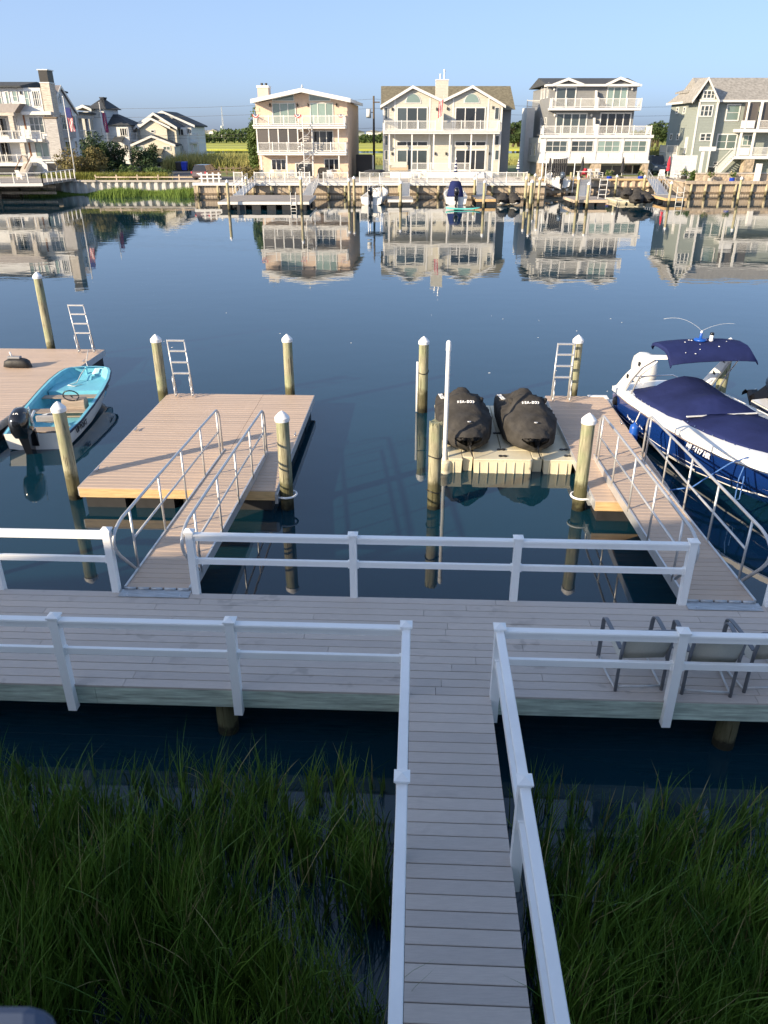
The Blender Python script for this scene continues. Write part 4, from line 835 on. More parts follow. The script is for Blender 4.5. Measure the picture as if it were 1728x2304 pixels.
def crossgable(T, name, mt, y0, ym, y1, ze, zr, x0, x1, t=.2, barge=.25):                  # ridge runs across
    o = MB().prism([(y0, ze), (ym, zr), (y1, ze), (y1, ze-t), (ym, zr-t), (y0, ze-t)], 'x', x0+.06, x1-.06).build(name, mt, T)
    for a, b in ((x0, x0+.058), (x1-.058, x1)): MB().prism([(y0-.02, ze+.02), (ym, zr+.02), (y1+.02, ze+.02), (y1+.02, ze-barge), (ym, zr-barge), (y0-.02, ze-barge)], 'x', a, b).build('bargeboard', 'trim', o)
    return o
def lamp(T, x, z, Y): MB().lathe([(.03, -.16), (.09, -.12), (.11, .1), (.05, .2), (.02, .25)], (x, Y-.14, z), 8).box(x-.05, Y-.1, z-.05, x+.05, Y, z+.18).build('wall_lamp', 'lamp_dark', T)
def steps(T, x0, x1, y0, z0, y1, z1, n, mt='trim'):
    m = MB()
    for i in range(n): m.box(x0, y0+(y1-y0)*i/n, z0, x1, y0+(y1-y0)*(i+1)/n+.02, z0+(z1-z0)*(i+1)/n)
    return m.build('steps', mt, T)

# ---------------------------------------------------------------- peach house
D = 108.0; xl, _ = q(2, 548, 600, D); xr, _ = q(2, 1352, 600, D); zf2 = q(2, 900, 478, D-1.7)[1]; zf1 = q(2, 900, 715, D-1.7)[1]; zrd = q(2, 945, 152, D-1.9)[1]
ph = thing('stucco_house', 'three storey peach stucco house with two white balconies and a gull on the ridge', 'house', ((xl+xr)/2, D, GZ)); dep = 15
zeL = q(2, 492, 250, D-1.9)[1]; zeR = q(2, 1385, 245, D-1.9)[1]; xm = q(2, 945, 155, D-1.9)[0]; xeL = q(2, 490, 250, D-1.9)[0]; xeR = q(2, 1385, 250, D-1.9)[0]
sl_l = (zrd-zeL)/(xm-xeL); sl_r = (zrd-zeR)/(xeR-xm)
MB().prism([(xl, GZ-.2), (xr, GZ-.2), (xr, zrd-.42-sl_r*(xr-xm)), (xm, zrd-.42), (xl, zrd-.42-sl_l*(xm-xl))], 'y', D, D+dep).build('wall', 'stucco_peach', ph)
gable(ph, 'roof', 'roof_white', xeL, xm, xeR, zeL, zrd, zeR, D-1.9, D+dep+.5, .34, barge=.42)
for k, x in ((0, xl), (1, xr)):
    for j in range(13): B(ph, 'quoin', 'stucco_peach', x-(.05 if k == 0 else .45), D-.04, GZ+.1+j*.68, x+(.45 if k == 0 else .05), D+.3 if k else D+.01, GZ+.46+j*.68)
cx0, cz0 = q(2, 540, 150, D+4); cx1, cz1 = q(2, 635, 140, D+4)
cm = B(ph, 'chimney', 'stucco_peach', cx0, D+3, zeL-1.5, cx1, D+4.6, cz0); B(cm, 'chimney_cap', 'trim', cx0-.08, D+2.9, cz0, cx1+.08, D+4.7, cz0+.25)
for x in (cx0+.45, cx0+1.0): MB().cyl((x, D+3.8, cz0+.2), (x, D+3.8, cz0+.55), .14, .17, 8).build('flue', 'lamp_dark', cm)
gull = thing('gull', 'white gull sitting on the ridge of the peach house', 'bird', (xm, D-1.6, zrd)); MB().loft([[(xm+a*math.cos(t)*k, D-1.6+.1*k*math.sin(t), zrd+.02+z+.1*k*math.sin(t)) for t in [R(60*i) for i in range(6)]] for a, k, z in ((.1, .25, .22), (.12, .9, .18), (.12, 1.2, .16), (.11, .8, .22), (.08, .6, .36), (.06, .15, .42))]).build('body', 'trim', gull, True)
for T_ in (gull,): MB().tube([(xm-.02, D-1.6, zrd+.03), (xm-.02, D-1.6, zrd+.2)], .012, 5).tube([(xm+.04, D-1.6, zrd+.03), (xm+.04, D-1.6, zrd+.2)], .012, 5).build('legs', 'lamp_dark', T_)
for (a, b, c_, d_, e_) in ((685, 255, 870, 212, 255), (1015, 212, 1195, 243, 252)):
    x0, z0 = q(2, a, 252, D); x1, _ = q(2, c_, 252, D); za = q(2, a, b, D)[1]; zb = q(2, c_, d_, D)[1]
    fo = MB().prism([(x0-.1, z0-.2), (x1+.1, z0-.2), (x1+.1, max(zb, z0)+.12), (x0-.1, max(za, z0)+.12)], 'y', D-.05, D).build('clerestory_window', 'trim', ph); MB().prism([(x0, z0-.1), (x1, z0-.1), (x1, max(zb, z0)), (x0, max(za, z0))], 'y', D-.08, D-.052).build('pane', 'glass_sky_tint', fo)
for a, b in ((675, 888), (1015, 1225)):
    x0, zt = q(2, a, 280, D); x1, _ = q(2, b, 280, D); win(ph, x0, x1, zf2+.02, zt, D, 3, glass='glass_sky_tint', name='sliding_door')
for x in (660, 905, 1000, 1255): lamp(ph, *q(2, x, 305, D), D)
for z, yt in ((zf2, 0), (zf1, 1)):
    x0 = q(2, (515, 540)[yt], 480, D-1.7)[0]; x1 = q(2, (1340, 1345)[yt], 480, D-1.7)[0]
    bs = B(ph, 'balcony', 'trim', x0, D-1.8, z-.42, x1, D-.01, z-.02, .02); B(bs, 'gutter', 'trim', x0-.08, D-1.93, z-.14, x1+.05, D-1.81, z)
    balustrade(ph, x0+.1, x1-.1, D-1.7, z, 1.0, step=1.9); balustrade(ph, D-1.6, D-.1, x1-.1, z, 1.0, 's'); balustrade(ph, D-1.6, D-.1, x0+.1, z, 1.0, 's')
bunt = MB()
for x in (533, 908, 1292):
    a, z = q(2, x, 385, D-1.8); n = 9; T_ = thing('bunting', {533: 'half-round flag bunting at the left end of the top peach balcony', 908: 'half-round flag bunting in the middle of the top peach balcony', 1292: 'half-round flag bunting at the right end of the top peach balcony'}[x], 'bunting', (a, D-1.85, z), group='flag buntings on the peach house')
    for mt, r0, r1 in (('flag_blue', .0, .18), ('trim', .18, .3), ('flag_red', .3, .42)):
        MB().loft([[(a+r*math.cos(t), D-1.82-.02*i, z-r*.9*math.sin(t)) for r, i in ((r0, 0), (r1, 0), (r1, 1), (r0, 1))] for t in [math.pi*k/n for k in range(n+1)]]).build('stripe', mt, T_)
xs = [q(2, x, 560, D-1.6)[0] for x in (548, 655, 740, 830, 915)]; zt = zf2-.43
for x in xs + [q(2, 1042, 560, D-1.6)[0], q(2, 1278, 560, D-1.6)[0]]: B(ph, 'porch_post', 'trim', x-.07, D-1.66, zf1, x+.07, D-1.52, zt)
for a, b in zip(xs, xs[1:]): B(ph, 'screen', 'screen', a+.09, D-1.62, zf1+.02, b-.09, D-1.60, zt-.02)
x0, zt = q(2, 1040, 528, D); x1, _ = q(2, 1225, 528, D); win(ph, x0, x1, zf1+.02, zt, D, 3, glass='glass_dark', name='sliding_door')
wq(ph, 2, 668, 782, 808, 882, D, n=3, glass='glass_dark'); wq(ph, 2, 1142, 776, 1280, 878, D, n=3, glass='glass_dark')
x0, zt = q(2, 885, 812, D); x1, _ = q(2, 1045, 812, D); win(ph, x0, x1, GZ, zt, D, 2, glass='glass_dark', name='door', fw=.14)
for x in (590, 820, 1052, 1285): a = q(2, x, 850, D-1.6)[0]; B(ph, 'porch_post', 'trim', a-.08, D-1.68, GZ, a+.08, D-1.52, zf1-.43)
sx = q(2, 990, 850, D-1.0)[0]; st_ = MB(); sm = MB().cyl((sx, D-2.6, GZ), (sx, D-2.6, zf2+.9), .06, n=8)
for i in range(28):
    t = R(30*i)+2; z = GZ+(zf2-GZ)*(i+1)/28; p = [(sx+.08*math.cos(t+d), D-2.6+.08*math.sin(t+d)) for d in (0,)]+[(sx+.78*math.cos(t+d), D-2.6+.78*math.sin(t+d)) for d in (-.24, .24)]; st_.prism(p, 'z', z-.05, z)
spst = sm.build('spiral_stair', 'trim', ph); st_.build('treads', 'trim', spst, kind='stuff'); MB().tube([(sx+.8*math.cos(R(15*i)+2), D-2.6+.8*math.sin(R(15*i)+2), GZ+.9+(zf2-GZ)*i/56) for i in range(57)], .03, 6).build('handrail', 'trim', spst, True)
ph.rotation_euler.z = -R(3.7)

# ---------------------------------------------------------------- twin house
D = 110.0; tw = thing('twin_house', 'cream twin gabled house with half-round attic windows and one wide balcony', 'house', (q(3, 850, 900, D)[0], D, GZ)); dep = 14
xl = q(3, 325, 600, D)[0]; xr = q(3, 1370, 600, D)[0]; xmid = q(3, 845, 600, D)[0]; zb = q(3, 850, 565, D-2)[1]; zdk = GZ+.75
zeave = q(3, 300, 345, D-.5)[1]; zval = q(3, 845, 298, D-.5)[1]; zrl = q(3, 588, 168, D-.5)[1]; xg1 = q(3, 588, 168, D-.5)[0]; xg2 = q(3, 1120, 168, D-.5)[0]; xel = q(3, 300, 345, D-.5)[0]; xer = q(3, 1415, 328, D-.5)[0]
zr_back = q(3, 900, 172, D+8)[1]
MB().prism([(xl, GZ-.2), (xr, GZ-.2), (xr, zeave-.1), (xg2, zrl-.35), (xmid, zval-.3), (xg1, zrl-.35), (xl, zeave-.1)], 'y', D, D+dep).build('wall', 'siding_cream', tw)
B(tw, 'rear_wing', 'siding_gray', xr-.5, D+3, GZ-.2, xr+1.6, D+dep, zeave-.3)
gable(tw, 'roof', 'shingle_olive', xel, xg1, xmid+.05, zeave, zrl, zval, D-.5, D+dep, .2); gable(tw, 'roof', 'shingle_olive', xmid-.05, xg2, xer, zval+.01, zrl+.02, zeave+.01, D-.5, D+dep, .2)
MB().prism([(D+2.2, zeave-.4), (D+8, zr_back), (D+dep+.4, zeave)], 'x', xl-.3, xr+2.0).build('roof', 'shingle_olive', tw)
c0, cz = q(3, 795, 125, D+1); c1, _ = q(3, 903, 125, D+1); cm = B(tw, 'chimney', 'siding_cream', c0, D+.6, zval-.6, c1, D+2.2, cz); B(cm, 'chimney_cap', 'trim', c0-.06, D+.54, cz, c1+.06, D+2.26, cz+.14)
for x, h in ((c0+.55, .55), (c0+1.05, 1.05)): MB().cyl((x, D+1.4, cz), (x, D+1.4, cz+h), .09, n=8).cyl((x, D+1.4, cz+h), (x, D+1.4, cz+h+.2), .15, .12, 8).build('flue', 'alu', cm)
for xg in (590, 1110):
    x, z = q(3, xg, 318, D); r = q(3, xg+62, 318, D)[0]-x; pts = [(x+(r+.14)*math.cos(t), z-.1+(r*1.1+.14)*math.sin(t)) for t in [math.pi*k/12 for k in range(13)]]
    fo = MB().prism(pts, 'y', D-.06, D).build('half_round_window', 'trim', tw); MB().prism([(x+r*math.cos(t), z+r*1.08*math.sin(t)) for t in [math.pi*k/12 for k in range(13)]], 'y', D-.09, D-.062).build('pane', 'glass_sky_tint', fo)
for a, b, g_ in ((445, 722, 'glass'), (965, 1238, 'glass_dark')):
    x0, zt = q(3, a, 358, D); x1, _ = q(3, b, 358, D); win(tw, x0, x1, zb+.02, zt, D, 3, glass=g_, name='sliding_door', fw=.13)
    wq(tw, 3, a-4, 660, b, 710, D, n=3, glass='glass_dark', fw=.12); x0, zt = q(3, a, 735, D); x1, _ = q(3, b, 735, D); win(tw, x0, x1, zdk+.01, zt, D, 3, glass=g_, name='sliding_door', fw=.13)
for x in (430, 742, 950, 1265): a, zt = q(3, x, 280, D); B(tw, 'corner_board', 'trim', a-.09, D-.04, zdk, a+.09, D-.005, zt)
B(tw, 'corner_board', 'trim', xl-.05, D-.06, GZ, xl+.12, D+.1, zeave-.2); B(tw, 'corner_board', 'trim', xr-.12, D-.06, GZ, xr+.05, D+.1, zeave-.2)
for y0, y1 in ((360, 470), (610, 700), (740, 830)):
    for xa, xb in ((338, 368), (1318, 1352)): wq(tw, 3, xa, y0, xb, y1, D-.012, n=1, fw=.06)
for x, y in ((405, 380), (800, 380), (895, 375), (1298, 365), (403, 775), (785, 775), (882, 775), (1268, 775)): lamp(tw, *q(3, x, y, D), D)
x0 = q(3, 330, 560, D-2)[0]; x1 = q(3, 1362, 560, D-2)[0]; bs = B(tw, 'balcony', 'trim', x0, D-2.1, zb-.42, x1, D-.06, zb-.02, .02); B(bs, 'gutter', 'trim', x0-.06, D-2.22, zb-.16, x1+.06, D-2.11, zb-.01)
xm1 = q(3, 788, 500, D-2)[0]; xm2 = q(3, 850, 500, D-2)[0]; balustrade(tw, x0+.1, xm1, D-2, zb, 1.05); balustrade(tw, xm2, x1-.1, D-2, zb, 1.05); balustrade(tw, D-1.9, D-.1, x0+.1, zb, 1.05, 's'); balustrade(tw, D-1.9, D-.1, x1-.1, zb, 1.05, 's')
B(tw, 'divider', 'siding_cream', xmid-.06, D-1.7, zb, xmid+.06, D-.01, zb+2.0)
for x in (378, 578, 770, 912, 1100, 1298): a = q(3, x, 800, D-1.9)[0]; B(tw, 'porch_post', 'trim', a-.09, D-1.98, zdk, a+.09, D-1.80, zb-.42)
pd0 = q(3, 385, 940, D-4)[0]; pd1 = q(3, 1300, 940, D-4)[0]; B(tw, 'porch_deck', 'trim', pd0, D-3.4, GZ, pd1, D-.06, zdk-.005)
x0 = q(3, 575, 900, D-3.2)[0]; x1 = q(3, 1095, 900, D-3.2)[0]; balustrade(tw, x0, x1, D-3.2, zdk, 1.0, step=2.4)
for a, b in ((470, 570), (1130, 1225)): steps(tw, q(3, a, 900, D-4)[0], q(3, b, 900, D-4)[0], D-4.6, GZ, D-3.42, zdk-.02, 4)
fl1 = q(3, 855, 300, D-2.3); 
fg = thing('flag', 'striped flag on a short angled pole at the twin house balcony', 'flag', (fl1[0], D-2.3, zb+1.0)); MB().cyl((fl1[0]-.5, D-2.2, zb+.9), (fl1[0]+.1, D-3.0, zb+3.9), .03, n=6).build('pole', 'trim', fg)
for k in range(5): MB().loft([[(fl1[0]-.02-.10*k-.1*i*.12, D-2.9+.03*math.sin(i), zb+3.4-.3*i-.06*k), (fl1[0]-.12-.10*k-.1*i*.12, D-2.9+.04*math.sin(i+1), zb+3.34-.3*i-.06*k)] for i in range(7)], closed=False).build('stripe', ('flag_red', 'trim')[k % 2], fg)
# ---------------------------------------------------------------- grey house with white lower storey
D = 112.0; gh = thing('grey_house', 'dark grey house with two white balconies above a white panelled storey', 'house', (q(4, 950, 1100, D)[0], D, GZ)); dep = 15
xl = q(4, 345, 1000, D)[0]; xr = q(4, 1525, 900, D)[0]; zb1 = q(4, 950, 728, D)[1]; zb2 = q(4, 950, 440, D+1.8)[1]; zp = q(4, 950, 1030, D)[1]
ux0 = q(4, 458, 330, D+2.2)[0]; ux1 = q(4, 1380, 330, D+2.2)[0]; D2 = D+2.2
B(gh, 'lower_storey', 'trim', xl, D, zp, xr, D+dep, zb1-.35)
B(gh, 'wall', 'siding_gray', ux0, D2, zb1-.3, ux1, D+dep, q(4, 470, 210, D2)[1])
B(gh, 'ground_wall', 'siding_pale', xl+.4, D+2.5, GZ-.2, xr-.4, D+dep, zp)
for x in (365, 950, 1475): a = q(4, x, 1100, D+.3)[0]; B(gh, 'stone_pier', 'stone', a-(.5 if x != 950 else .75), D+.02, GZ-.2, a+(.3 if x != 950 else .55), D+1.1, zp-.01)
for x0, x1 in ((380, 800), (1000, 1240)): wq(gh, 4, x0, 1045, x1, 1170, D+2.5, n=2, glass='screen', name='garage_door', fw=.1)
wq(gh, 4, 1250, 1040, 1430, 1150, D+2.5, n=2, glass='glass_dark', name='door')
zpt, zpb = q(4, 900, 765, D)[1], q(4, 900, 990, D)[1]
B(gh, 'cornice', 'trim', xl-.2, D-.22, zb1-.35, xr+.2, D-.005, zb1-.02); B(gh, 'base_band', 'trim', xl-.1, D-.12, zp, xr+.1, D-.004, zp+.35)
for x0, x1 in ((418, 638), (692, 915), (972, 1200), (1252, 1480)):
    wq(gh, 4, x0, 788, x1, 908, D, n=3, m=2, fw=.08, glass='glass' if x0 < 900 else 'glass_sky_tint')
    for a, b in ((x0-5, (x0+x1)/2-8), ((x0+x1)/2+8, x1+5)): p0, zz = q(4, a, 925, D); p1, z2 = q(4, b, 985, D); B(gh, 'panel', 'trim', p0, D-.05, z2, p1, D-.003, zz)
for x in (400, 665, 943, 1226, 1505): a = q(4, x, 880, D)[0]; B(gh, 'pilaster', 'trim', a-.16, D-.09, zp+.36, a+.16, D-.003, zb1-.36)
bs = B(gh, 'balcony', 'trim', xl-.25, D-.15, zb1-.018, xr+.25, D2-.01, zb1+.0); a0 = q(4, 395, 660, D)[0]; am = q(4, 963, 660, D)[0]; a1 = q(4, 1545, 660, D)[0]
B(gh, 'parapet_post', 'trim', am-.2, D-.1, zb1+.002, am+.2, D+.3, zb1+1.25)
balustrade(gh, a0, am-.25, D, zb1, 1.05); balustrade(gh, am+.25, a1, D, zb1, 1.05); balustrade(gh, D+.1, D2-.1, a0, zb1, 1.05, 's'); balustrade(gh, D+.1, D2-.1, a1, zb1, 1.05, 's')
Db = D+.7; b0 = q(4, 480, 440, Db)[0]; b1 = q(4, 1430, 440, Db)[0]; bm_ = q(4, 963, 380, Db)[0]; zb2 = q(4, 950, 438, Db)[1]
B(gh, 'balcony', 'trim', b0-.2, Db-.1, zb2-.3, b1+.05, D2-.01, zb2-.001, .02); balustrade(gh, b0, bm_-.22, Db, zb2, 1.05); balustrade(gh, bm_+.22, b1, Db, zb2, 1.05); balustrade(gh, Db+.1, D2-.1, b0, zb2, 1.05, 's'); balustrade(gh, Db+.1, D2-.1, b1, zb2, 1.05, 's'); B(gh, 'parapet_post', 'trim', bm_-.17, Db-.1, zb2+.002, bm_+.17, Db+.3, zb2+1.2)
for z, x, w_ in ((zb2, 955, 2.0), (zb1, 965, 1.9)):
    a = q(4, x-15, 300, D2)[0]; MB().prism([(D2-.01, z), (D2-.01, z+2.0), (D2-.5, z+2.0), (D2-1.3, z)], 'x', a-.1, a+.1).build('divider', 'siding_gray', gh); MB().prism([(D2-.5, z+2.03), (D2-.6, z+2.0), (D2-1.42, z+.05), (D2-1.3, z+.0)], 'x', a-.14, a+.14).build('divider_cap', 'trim', gh)
for x0, x1, yt, z, n, g_ in ((528, 750, 215, zb2, 2, 'glass'), (1075, 1300, 210, zb2, 3, 'glass_sky_tint'), (528, 865, 492, zb1, 4, 'glass'), (1000, 1335, 488, zb1, 4, 'glass_dark')):
    a, zt = q(4, x0, yt, D2); b, _ = q(4, x1, yt, D2); win(gh, a, b, z+.03, zt, D2, n, glass=g_, name='sliding_door', fw=.16)
for x, y in ((505, 245), (1335, 240), (510, 520), (900, 520)): a, z = q(4, x, y, D2); MB().lathe([(.05, -.15), (.16, 0), (.12, .14), (.03, .2)], (a, D2-.2, z), 10).build('wall_lamp', 'trim', gh)
# roof: two small front gables on a low main roof
z_e = q(4, 470, 205, D2-.6)[1]; gx = [(q(4, 525, 180, D2-.7)[0]-.4, q(4, 660, 120, D2-.7), q(4, 795, 180, D2-.7)[0]+.4), (q(4, 1075, 180, D2-.7)[0]-.2, q(4, 1215, 110, D2-.7), q(4, 1415, 180, D2-.7)[0])]
B(gh, 'eave', 'trim', ux0-.6, D2-.75, z_e-.05, ux1+.35, D2+1.2, z_e+.2)
for a, (xm, zr), b in gx:
    zE = q(4, 525, 185, D2-.7)[1]; gable(gh, 'roof', 'shingle_dark', a, xm, b, zE, zr, zE, D2-.8, D2+7, .15, barge=.28); MB().prism([(a+.5, zE-.15), (b-.5, zE-.15), (xm, zr-.3)], 'y', D2-.3, D2+6).build('gable_wall', 'siding_gray', gh)
MB().prism([(D2-.2, z_e+.2), (D2+6, z_e+1.25), (D2+13.4, z_e+.2)], 'x', ux0-.6, ux1+.3).build('roof', 'shingle_dark', gh)
for y0, x_ in ((D2+1.2, ux0), (D2+3.6, ux0), (D2+5.6, ux0)): win(gh, y0, y0+.8, zb2+1.2, zb2+3.0, x_, 1, 2, face='l', fw=.1)
B(gh, 'side_wing', 'siding_pale', xl-.6, D+9, GZ-.2, xl+.5, D+13, zb1+3.4); balustrade(gh, xl-.6, xl+2, D+9.1, zb1+3.4, .9)
for y0 in (D+3, D+6): win(gh, y0, y0+1.1, zb1-2.6, zb1-1.0, xl, 1, 2, face='l', fw=.1); win(gh, y0, y0+1.1, zb1+.6, zb1+2.1, ux0, 1, 2, face='l', fw=.1)

# ---------------------------------------------------------------- sage grey shingled house at the right edge
D = 114.0; sh = thing('gabled_house', 'sage grey gabled house with tan shingle roof at the right edge', 'house', (q(5, 1000, 1270, D)[0], D, GZ)); dep = 11
xa = q(5, 812, 900, D)[0]; xb = q(5, 1095, 430, D)[0]; xg, zg = q(5, 988, 170, D-.4); ze = q(5, 1100, 425, D)[1]; xe = 58
xbot = q(5, 1010, 1060, D)[0]
B(sh, 'wall', 'siding_sage', xa, D, GZ-.2, xb, D+dep, ze-.1); MB().prism([(xa, ze-.12), (xb, ze-.12), (xg, zg-.3)], 'y', D, D+3).build('gable_wall', 'siding_sage', sh)
B(sh, 'wall', 'siding_sage', xb+.01, D+1.0, GZ-.2, xe, D+dep, ze-.15)
x0g = q(5, 800, 440, D-.4)[0]; x1g = q(5, 1110, 425, D-.4)[0]; gable(sh, 'roof', 'shingle_tan', x0g, xg, x1g, ze-.15, zg, ze-.15, D-.45, D+3.2, .2, barge=.32)
zrb = q(5, 1300, 168, D+4)[1]; MB().prism([(D+.3, ze-.1), (D+5.5, zrb), (D+dep+.4, ze)], 'x', xg, xe+.5).build('roof', 'shingle_tan', sh); B(sh, 'eave_board', 'trim', xb+.05, D+.2, ze-.28, xe+.5, D+.31, ze-.02)
B(sh, 'belt', 'trim', xa-.05, D-.08, ze-.28, xb+.05, D-.004, ze+.02)
for x in (xa, xb): B(sh, 'corner_board', 'trim', x-.12, D-.06, GZ, x+.12, D-.003, ze-.3)
wq(sh, 5, 925, 315, 1050, 420, D, n=3, m=2, fw=.14); wq(sh, 5, 895, 485, 1020, 622, D, n=3, m=2, fw=.14); wq(sh, 5, 890, 808, 940, 898, D, n=1, m=2, fw=.1); wq(sh, 5, 953, 806, 1005, 898, D, n=1, m=2, fw=.1)
wq(sh, 5, 1195, 475, 1320, 672, D+1, n=1, m=2, fw=.16, glass='glass_sky_tint'); wq(sh, 5, 1085, 812, 1285, 995, D+1, n=2, m=2, fw=.16, glass='glass_sky_tint'); wq(sh, 5, 1035, 1133, 1085, 1168, D+1, n=1, fw=.08); wq(sh, 5, 970, 1185, 1045, 1260, D+1, n=1, fw=.1); wq(sh, 5, 1380, 825, 1480, 950, D+1, n=2, m=2, fw=.1, glass='glass_sky_tint')
# left flank: the side wall in the shadow of the dark grey house, a hipped roof behind the front gable, a dormer on it
MB().loft([[(xa-.55, D+.6, ze-.1), (xg+6, D+.6, ze-.1), (xg+6, D+11.6, ze-.1), (xa-.55, D+11.6, ze-.1)], [(xg+.4, D+4.2, ze+2.1), (xg+6, D+4.2, ze+2.1), (xg+6, D+6.5, ze+2.1), (xg+.4, D+6.5, ze+2.1)]]).build('hip_roof', 'shingle_tan', sh)
B(sh, 'eave_board', 'trim', xa-.62, D+.3, ze-.32, xa-.55, D+11.6, ze-.06)
def wl(r, x0, y0, x1, y1, X_, **k): a, zt = qx(r, x1, y0, X_); b, zb = qx(r, x0, y1, X_); return win(sh, a, b, zb, zt, X_, face='l', **k)
for x0, y0, x1, y1 in ((610, 510, 650, 590), (690, 505, 730, 588), (540, 810, 578, 888), (615, 810, 655, 888)): wl(5, x0, y0, x1, y1, xa-.01, n=1, m=2, fw=.14)
wl(5, 700, 850, 755, 1040, xa-.01, n=1, fw=.12, name='side_door', glass='siding_pale')
ya_, za_ = qx(5, 745, 350, xa+.5); yb_, zb_ = qx(5, 650, 440, xa+.5); B(sh, 'dormer', 'siding_sage', xa+.5, ya_-.9, ze-.05, xg+1, yb_+.5, za_); wl(5, 652, 358, 745, 436, xa+.5, n=2, m=2, fw=.14)
MB().prism([(xa+.05, za_-.02), (xg+2, za_+.75), (xg+2, za_+.95), (xa+.05, za_+.2)], 'y', ya_-1.3, yb_+.9).build('dormer_roof', 'shingle_tan', sh)
zl_ = qx(5, 600, 1045, xa-1.5)[1]; B(sh, 'side_landing', 'trim', xa-1.6, D+5.5, GZ, xa-.02, D+8.5, zl_); balustrade(sh, xa-1.6, xa-.1, D+5.6, zl_, 1.0); balustrade(sh, D+5.7, D+8.5, xa-1.55, zl_, 1.0, 's')
# porch on the right: posts, decks and stairs
zd1 = q(5, 1500, 1065, D-.8)[1]; zd2 = q(5, 1450, 760, D-.8)[1]; px0 = q(5, 1330, 760, D-.8)[0]
for z in (zd1, zd2): B(sh, 'porch_deck', 'trim', px0, D-1.0, z-.4, xe, D+.98, z, .02)
for x, z0, z1, w_ in ((1395, zd1, zd2, .12), (1545, zd1, zd2, .13), (1420, zd2, ze-.3, .09), (1570, zd2, ze-.3, .14)): a = q(5, x, 600, D-.8)[0]; B(sh, 'porch_post', 'trim', a-w_, D-.95, z0+.002, a+w_, D-.7, z1-.41 if z1 == zd2 else z1)
sx0 = q(5, 1375, 1150, D-.5)[0]; B(sh, 'stone_pier', 'stone', sx0, D-.9, GZ-.2, sx0+1.3, D+.3, zd1-.41)
pp = q(5, 1555, 700, D-.8)[0]; balustrade(sh, pp, xe, D-.9, zd2, 1.0); balustrade(sh, q(5, 1475, 1000, D-.8)[0], xe, D-.9, zd1, 1.0); B(sh, 'privacy_panel', 'siding_pale', px0+.1, D-.92, zd2+.08, q(5, 1505, 700, D-.8)[0], D-.87, zd2+1.0); B(sh, 'privacy_panel', 'siding_pale', px0+.2, D-.92, zd1+.08, q(5, 1445, 1000, D-.8)[0], D-.87, zd1+1.0)
for x0, x1, z0, z1 in ((1385, 1545, zd2, ze-.4), (1575, 1720, zd2, ze-.4)): B(sh, 'porch_screen', 'screen', q(5, x0, 600, D-.7)[0], D-.6, z0+.01, q(5, x1, 600, D-.7)[0], D-.57, z1)
s0 = q(5, 1055, 1270, D-.8)[0]; m = MB(); n = 11
for i in range(n): x = s0+(px0-s0)*i/n; z = GZ+(zd1-GZ)*(i+1)/n; m.box(x, D-.95, z-.06, x+(px0-s0)/n+.04, D+.05, z)
sto = m.build('stairs', 'trim', sh)
for y_ in (D-.98, D+.06): MB().prism([(s0-.1, GZ), (s0+.35, GZ), (px0, zd1-.35), (px0, zd1)], 'y', y_, y_+.03).build('stringer', 'trim', sto); MB().prism([(s0, GZ+.92), (s0, GZ+1.0), (px0, zd1+1.0), (px0, zd1+.92)], 'y', y_, y_+.05).build('handrail', 'trim', sto)
m = MB()
for i in range(34): x = s0+(px0-s0)*(i+.5)/34; z = GZ+(zd1-GZ)*(i+.5)/34; m.box(x-.018, D-.97, z+.1, x+.018, D-.94, z+.93)
m.build('balusters', 'trim', sto, kind='stuff'); B(sto, 'newel', 'trim', s0-.12, D-1.02, GZ, s0, D-.9, GZ+1.15)

# ---------------------------------------------------------------- weathered wood and white house at the left edge
D = 116.0; lh = thing('wood_house', 'white and weathered wood house with tall chimney at the left edge', 'house', (q(1, 200, 880, D)[0], D, GZ)); dep = 16
xR = q(1, 400, 800, D)[0]; xL = -70; ztop = q(1, 150, 268, D)[1]; zf2 = q(1, 150, 665, D-1.8)[1]; zf3 = q(1, 150, 430, D)[1]; zf1 = q(1, 60, 850, D-1.8)[1]
B(lh, 'wall', 'siding_pale', xL, D, GZ-.2, xR, D+3.5, ztop); B(lh, 'rear_wall', 'siding_pale', xL, D+3.51, GZ-.2, xR-7.2, D+dep, ztop)
MB().prism([(D-.8, ztop+.02), (D-.8, ztop+.22), (D+5, ztop+.95), (D+dep+.3, ztop+.22), (D+dep+.3, ztop+.02)], 'x', xL, xR-2.2).build('roof', 'shingle_dark', lh)
wq(lh, 1, -40, 288, 25, 400, D, n=1, m=2, glass='glass_sky_tint'); wq(lh, 1, 30, 290, 88, 412, D, n=1, fw=.16, glass='glass_sky_tint', name='door'); wq(lh, 1, 88, 290, 145, 378, D, n=1, m=2, glass='glass_sky_tint'); wq(lh, 1, 180, 288, 240, 412, D, n=1, m=2, glass='glass_sky_tint'); wq(lh, 1, 243, 290, 318, 418, D, n=3, m=2, glass='glass')
lamp(lh, *q(1, 163, 310, D), D)
wq(lh, 1, 220, 492, 355, 620, D, n=3, m=2, glass='glass'); wq(lh, 1, 262, 688, 395, 808, D, n=2, glass='glass_sky_tint'); wq(lh, 1, 155, 690, 215, 800, D, n=1, glass='glass_sky_tint'); wq(lh, 1, -60, 500, 75, 640, D, n=2, glass='glass_dark', name='sliding_door'); wq(lh, 1, -60, 690, 110, 850, D, n=3, glass='glass_dark', name='sliding_door'); wq(lh, 1, 115, 490, 160, 640, D, n=1, glass='glass_dark', name='door')
for x0, x1, y0, y1 in ((175, 208, 480, 590), (218, 250, 690, 800)): a, z = q(1, x0, y0, D); b, z2 = q(1, x1, y1, D); B(lh, 'wood_panel', 'cedar_red', a, D-.05, z2, b, D-.002, z)
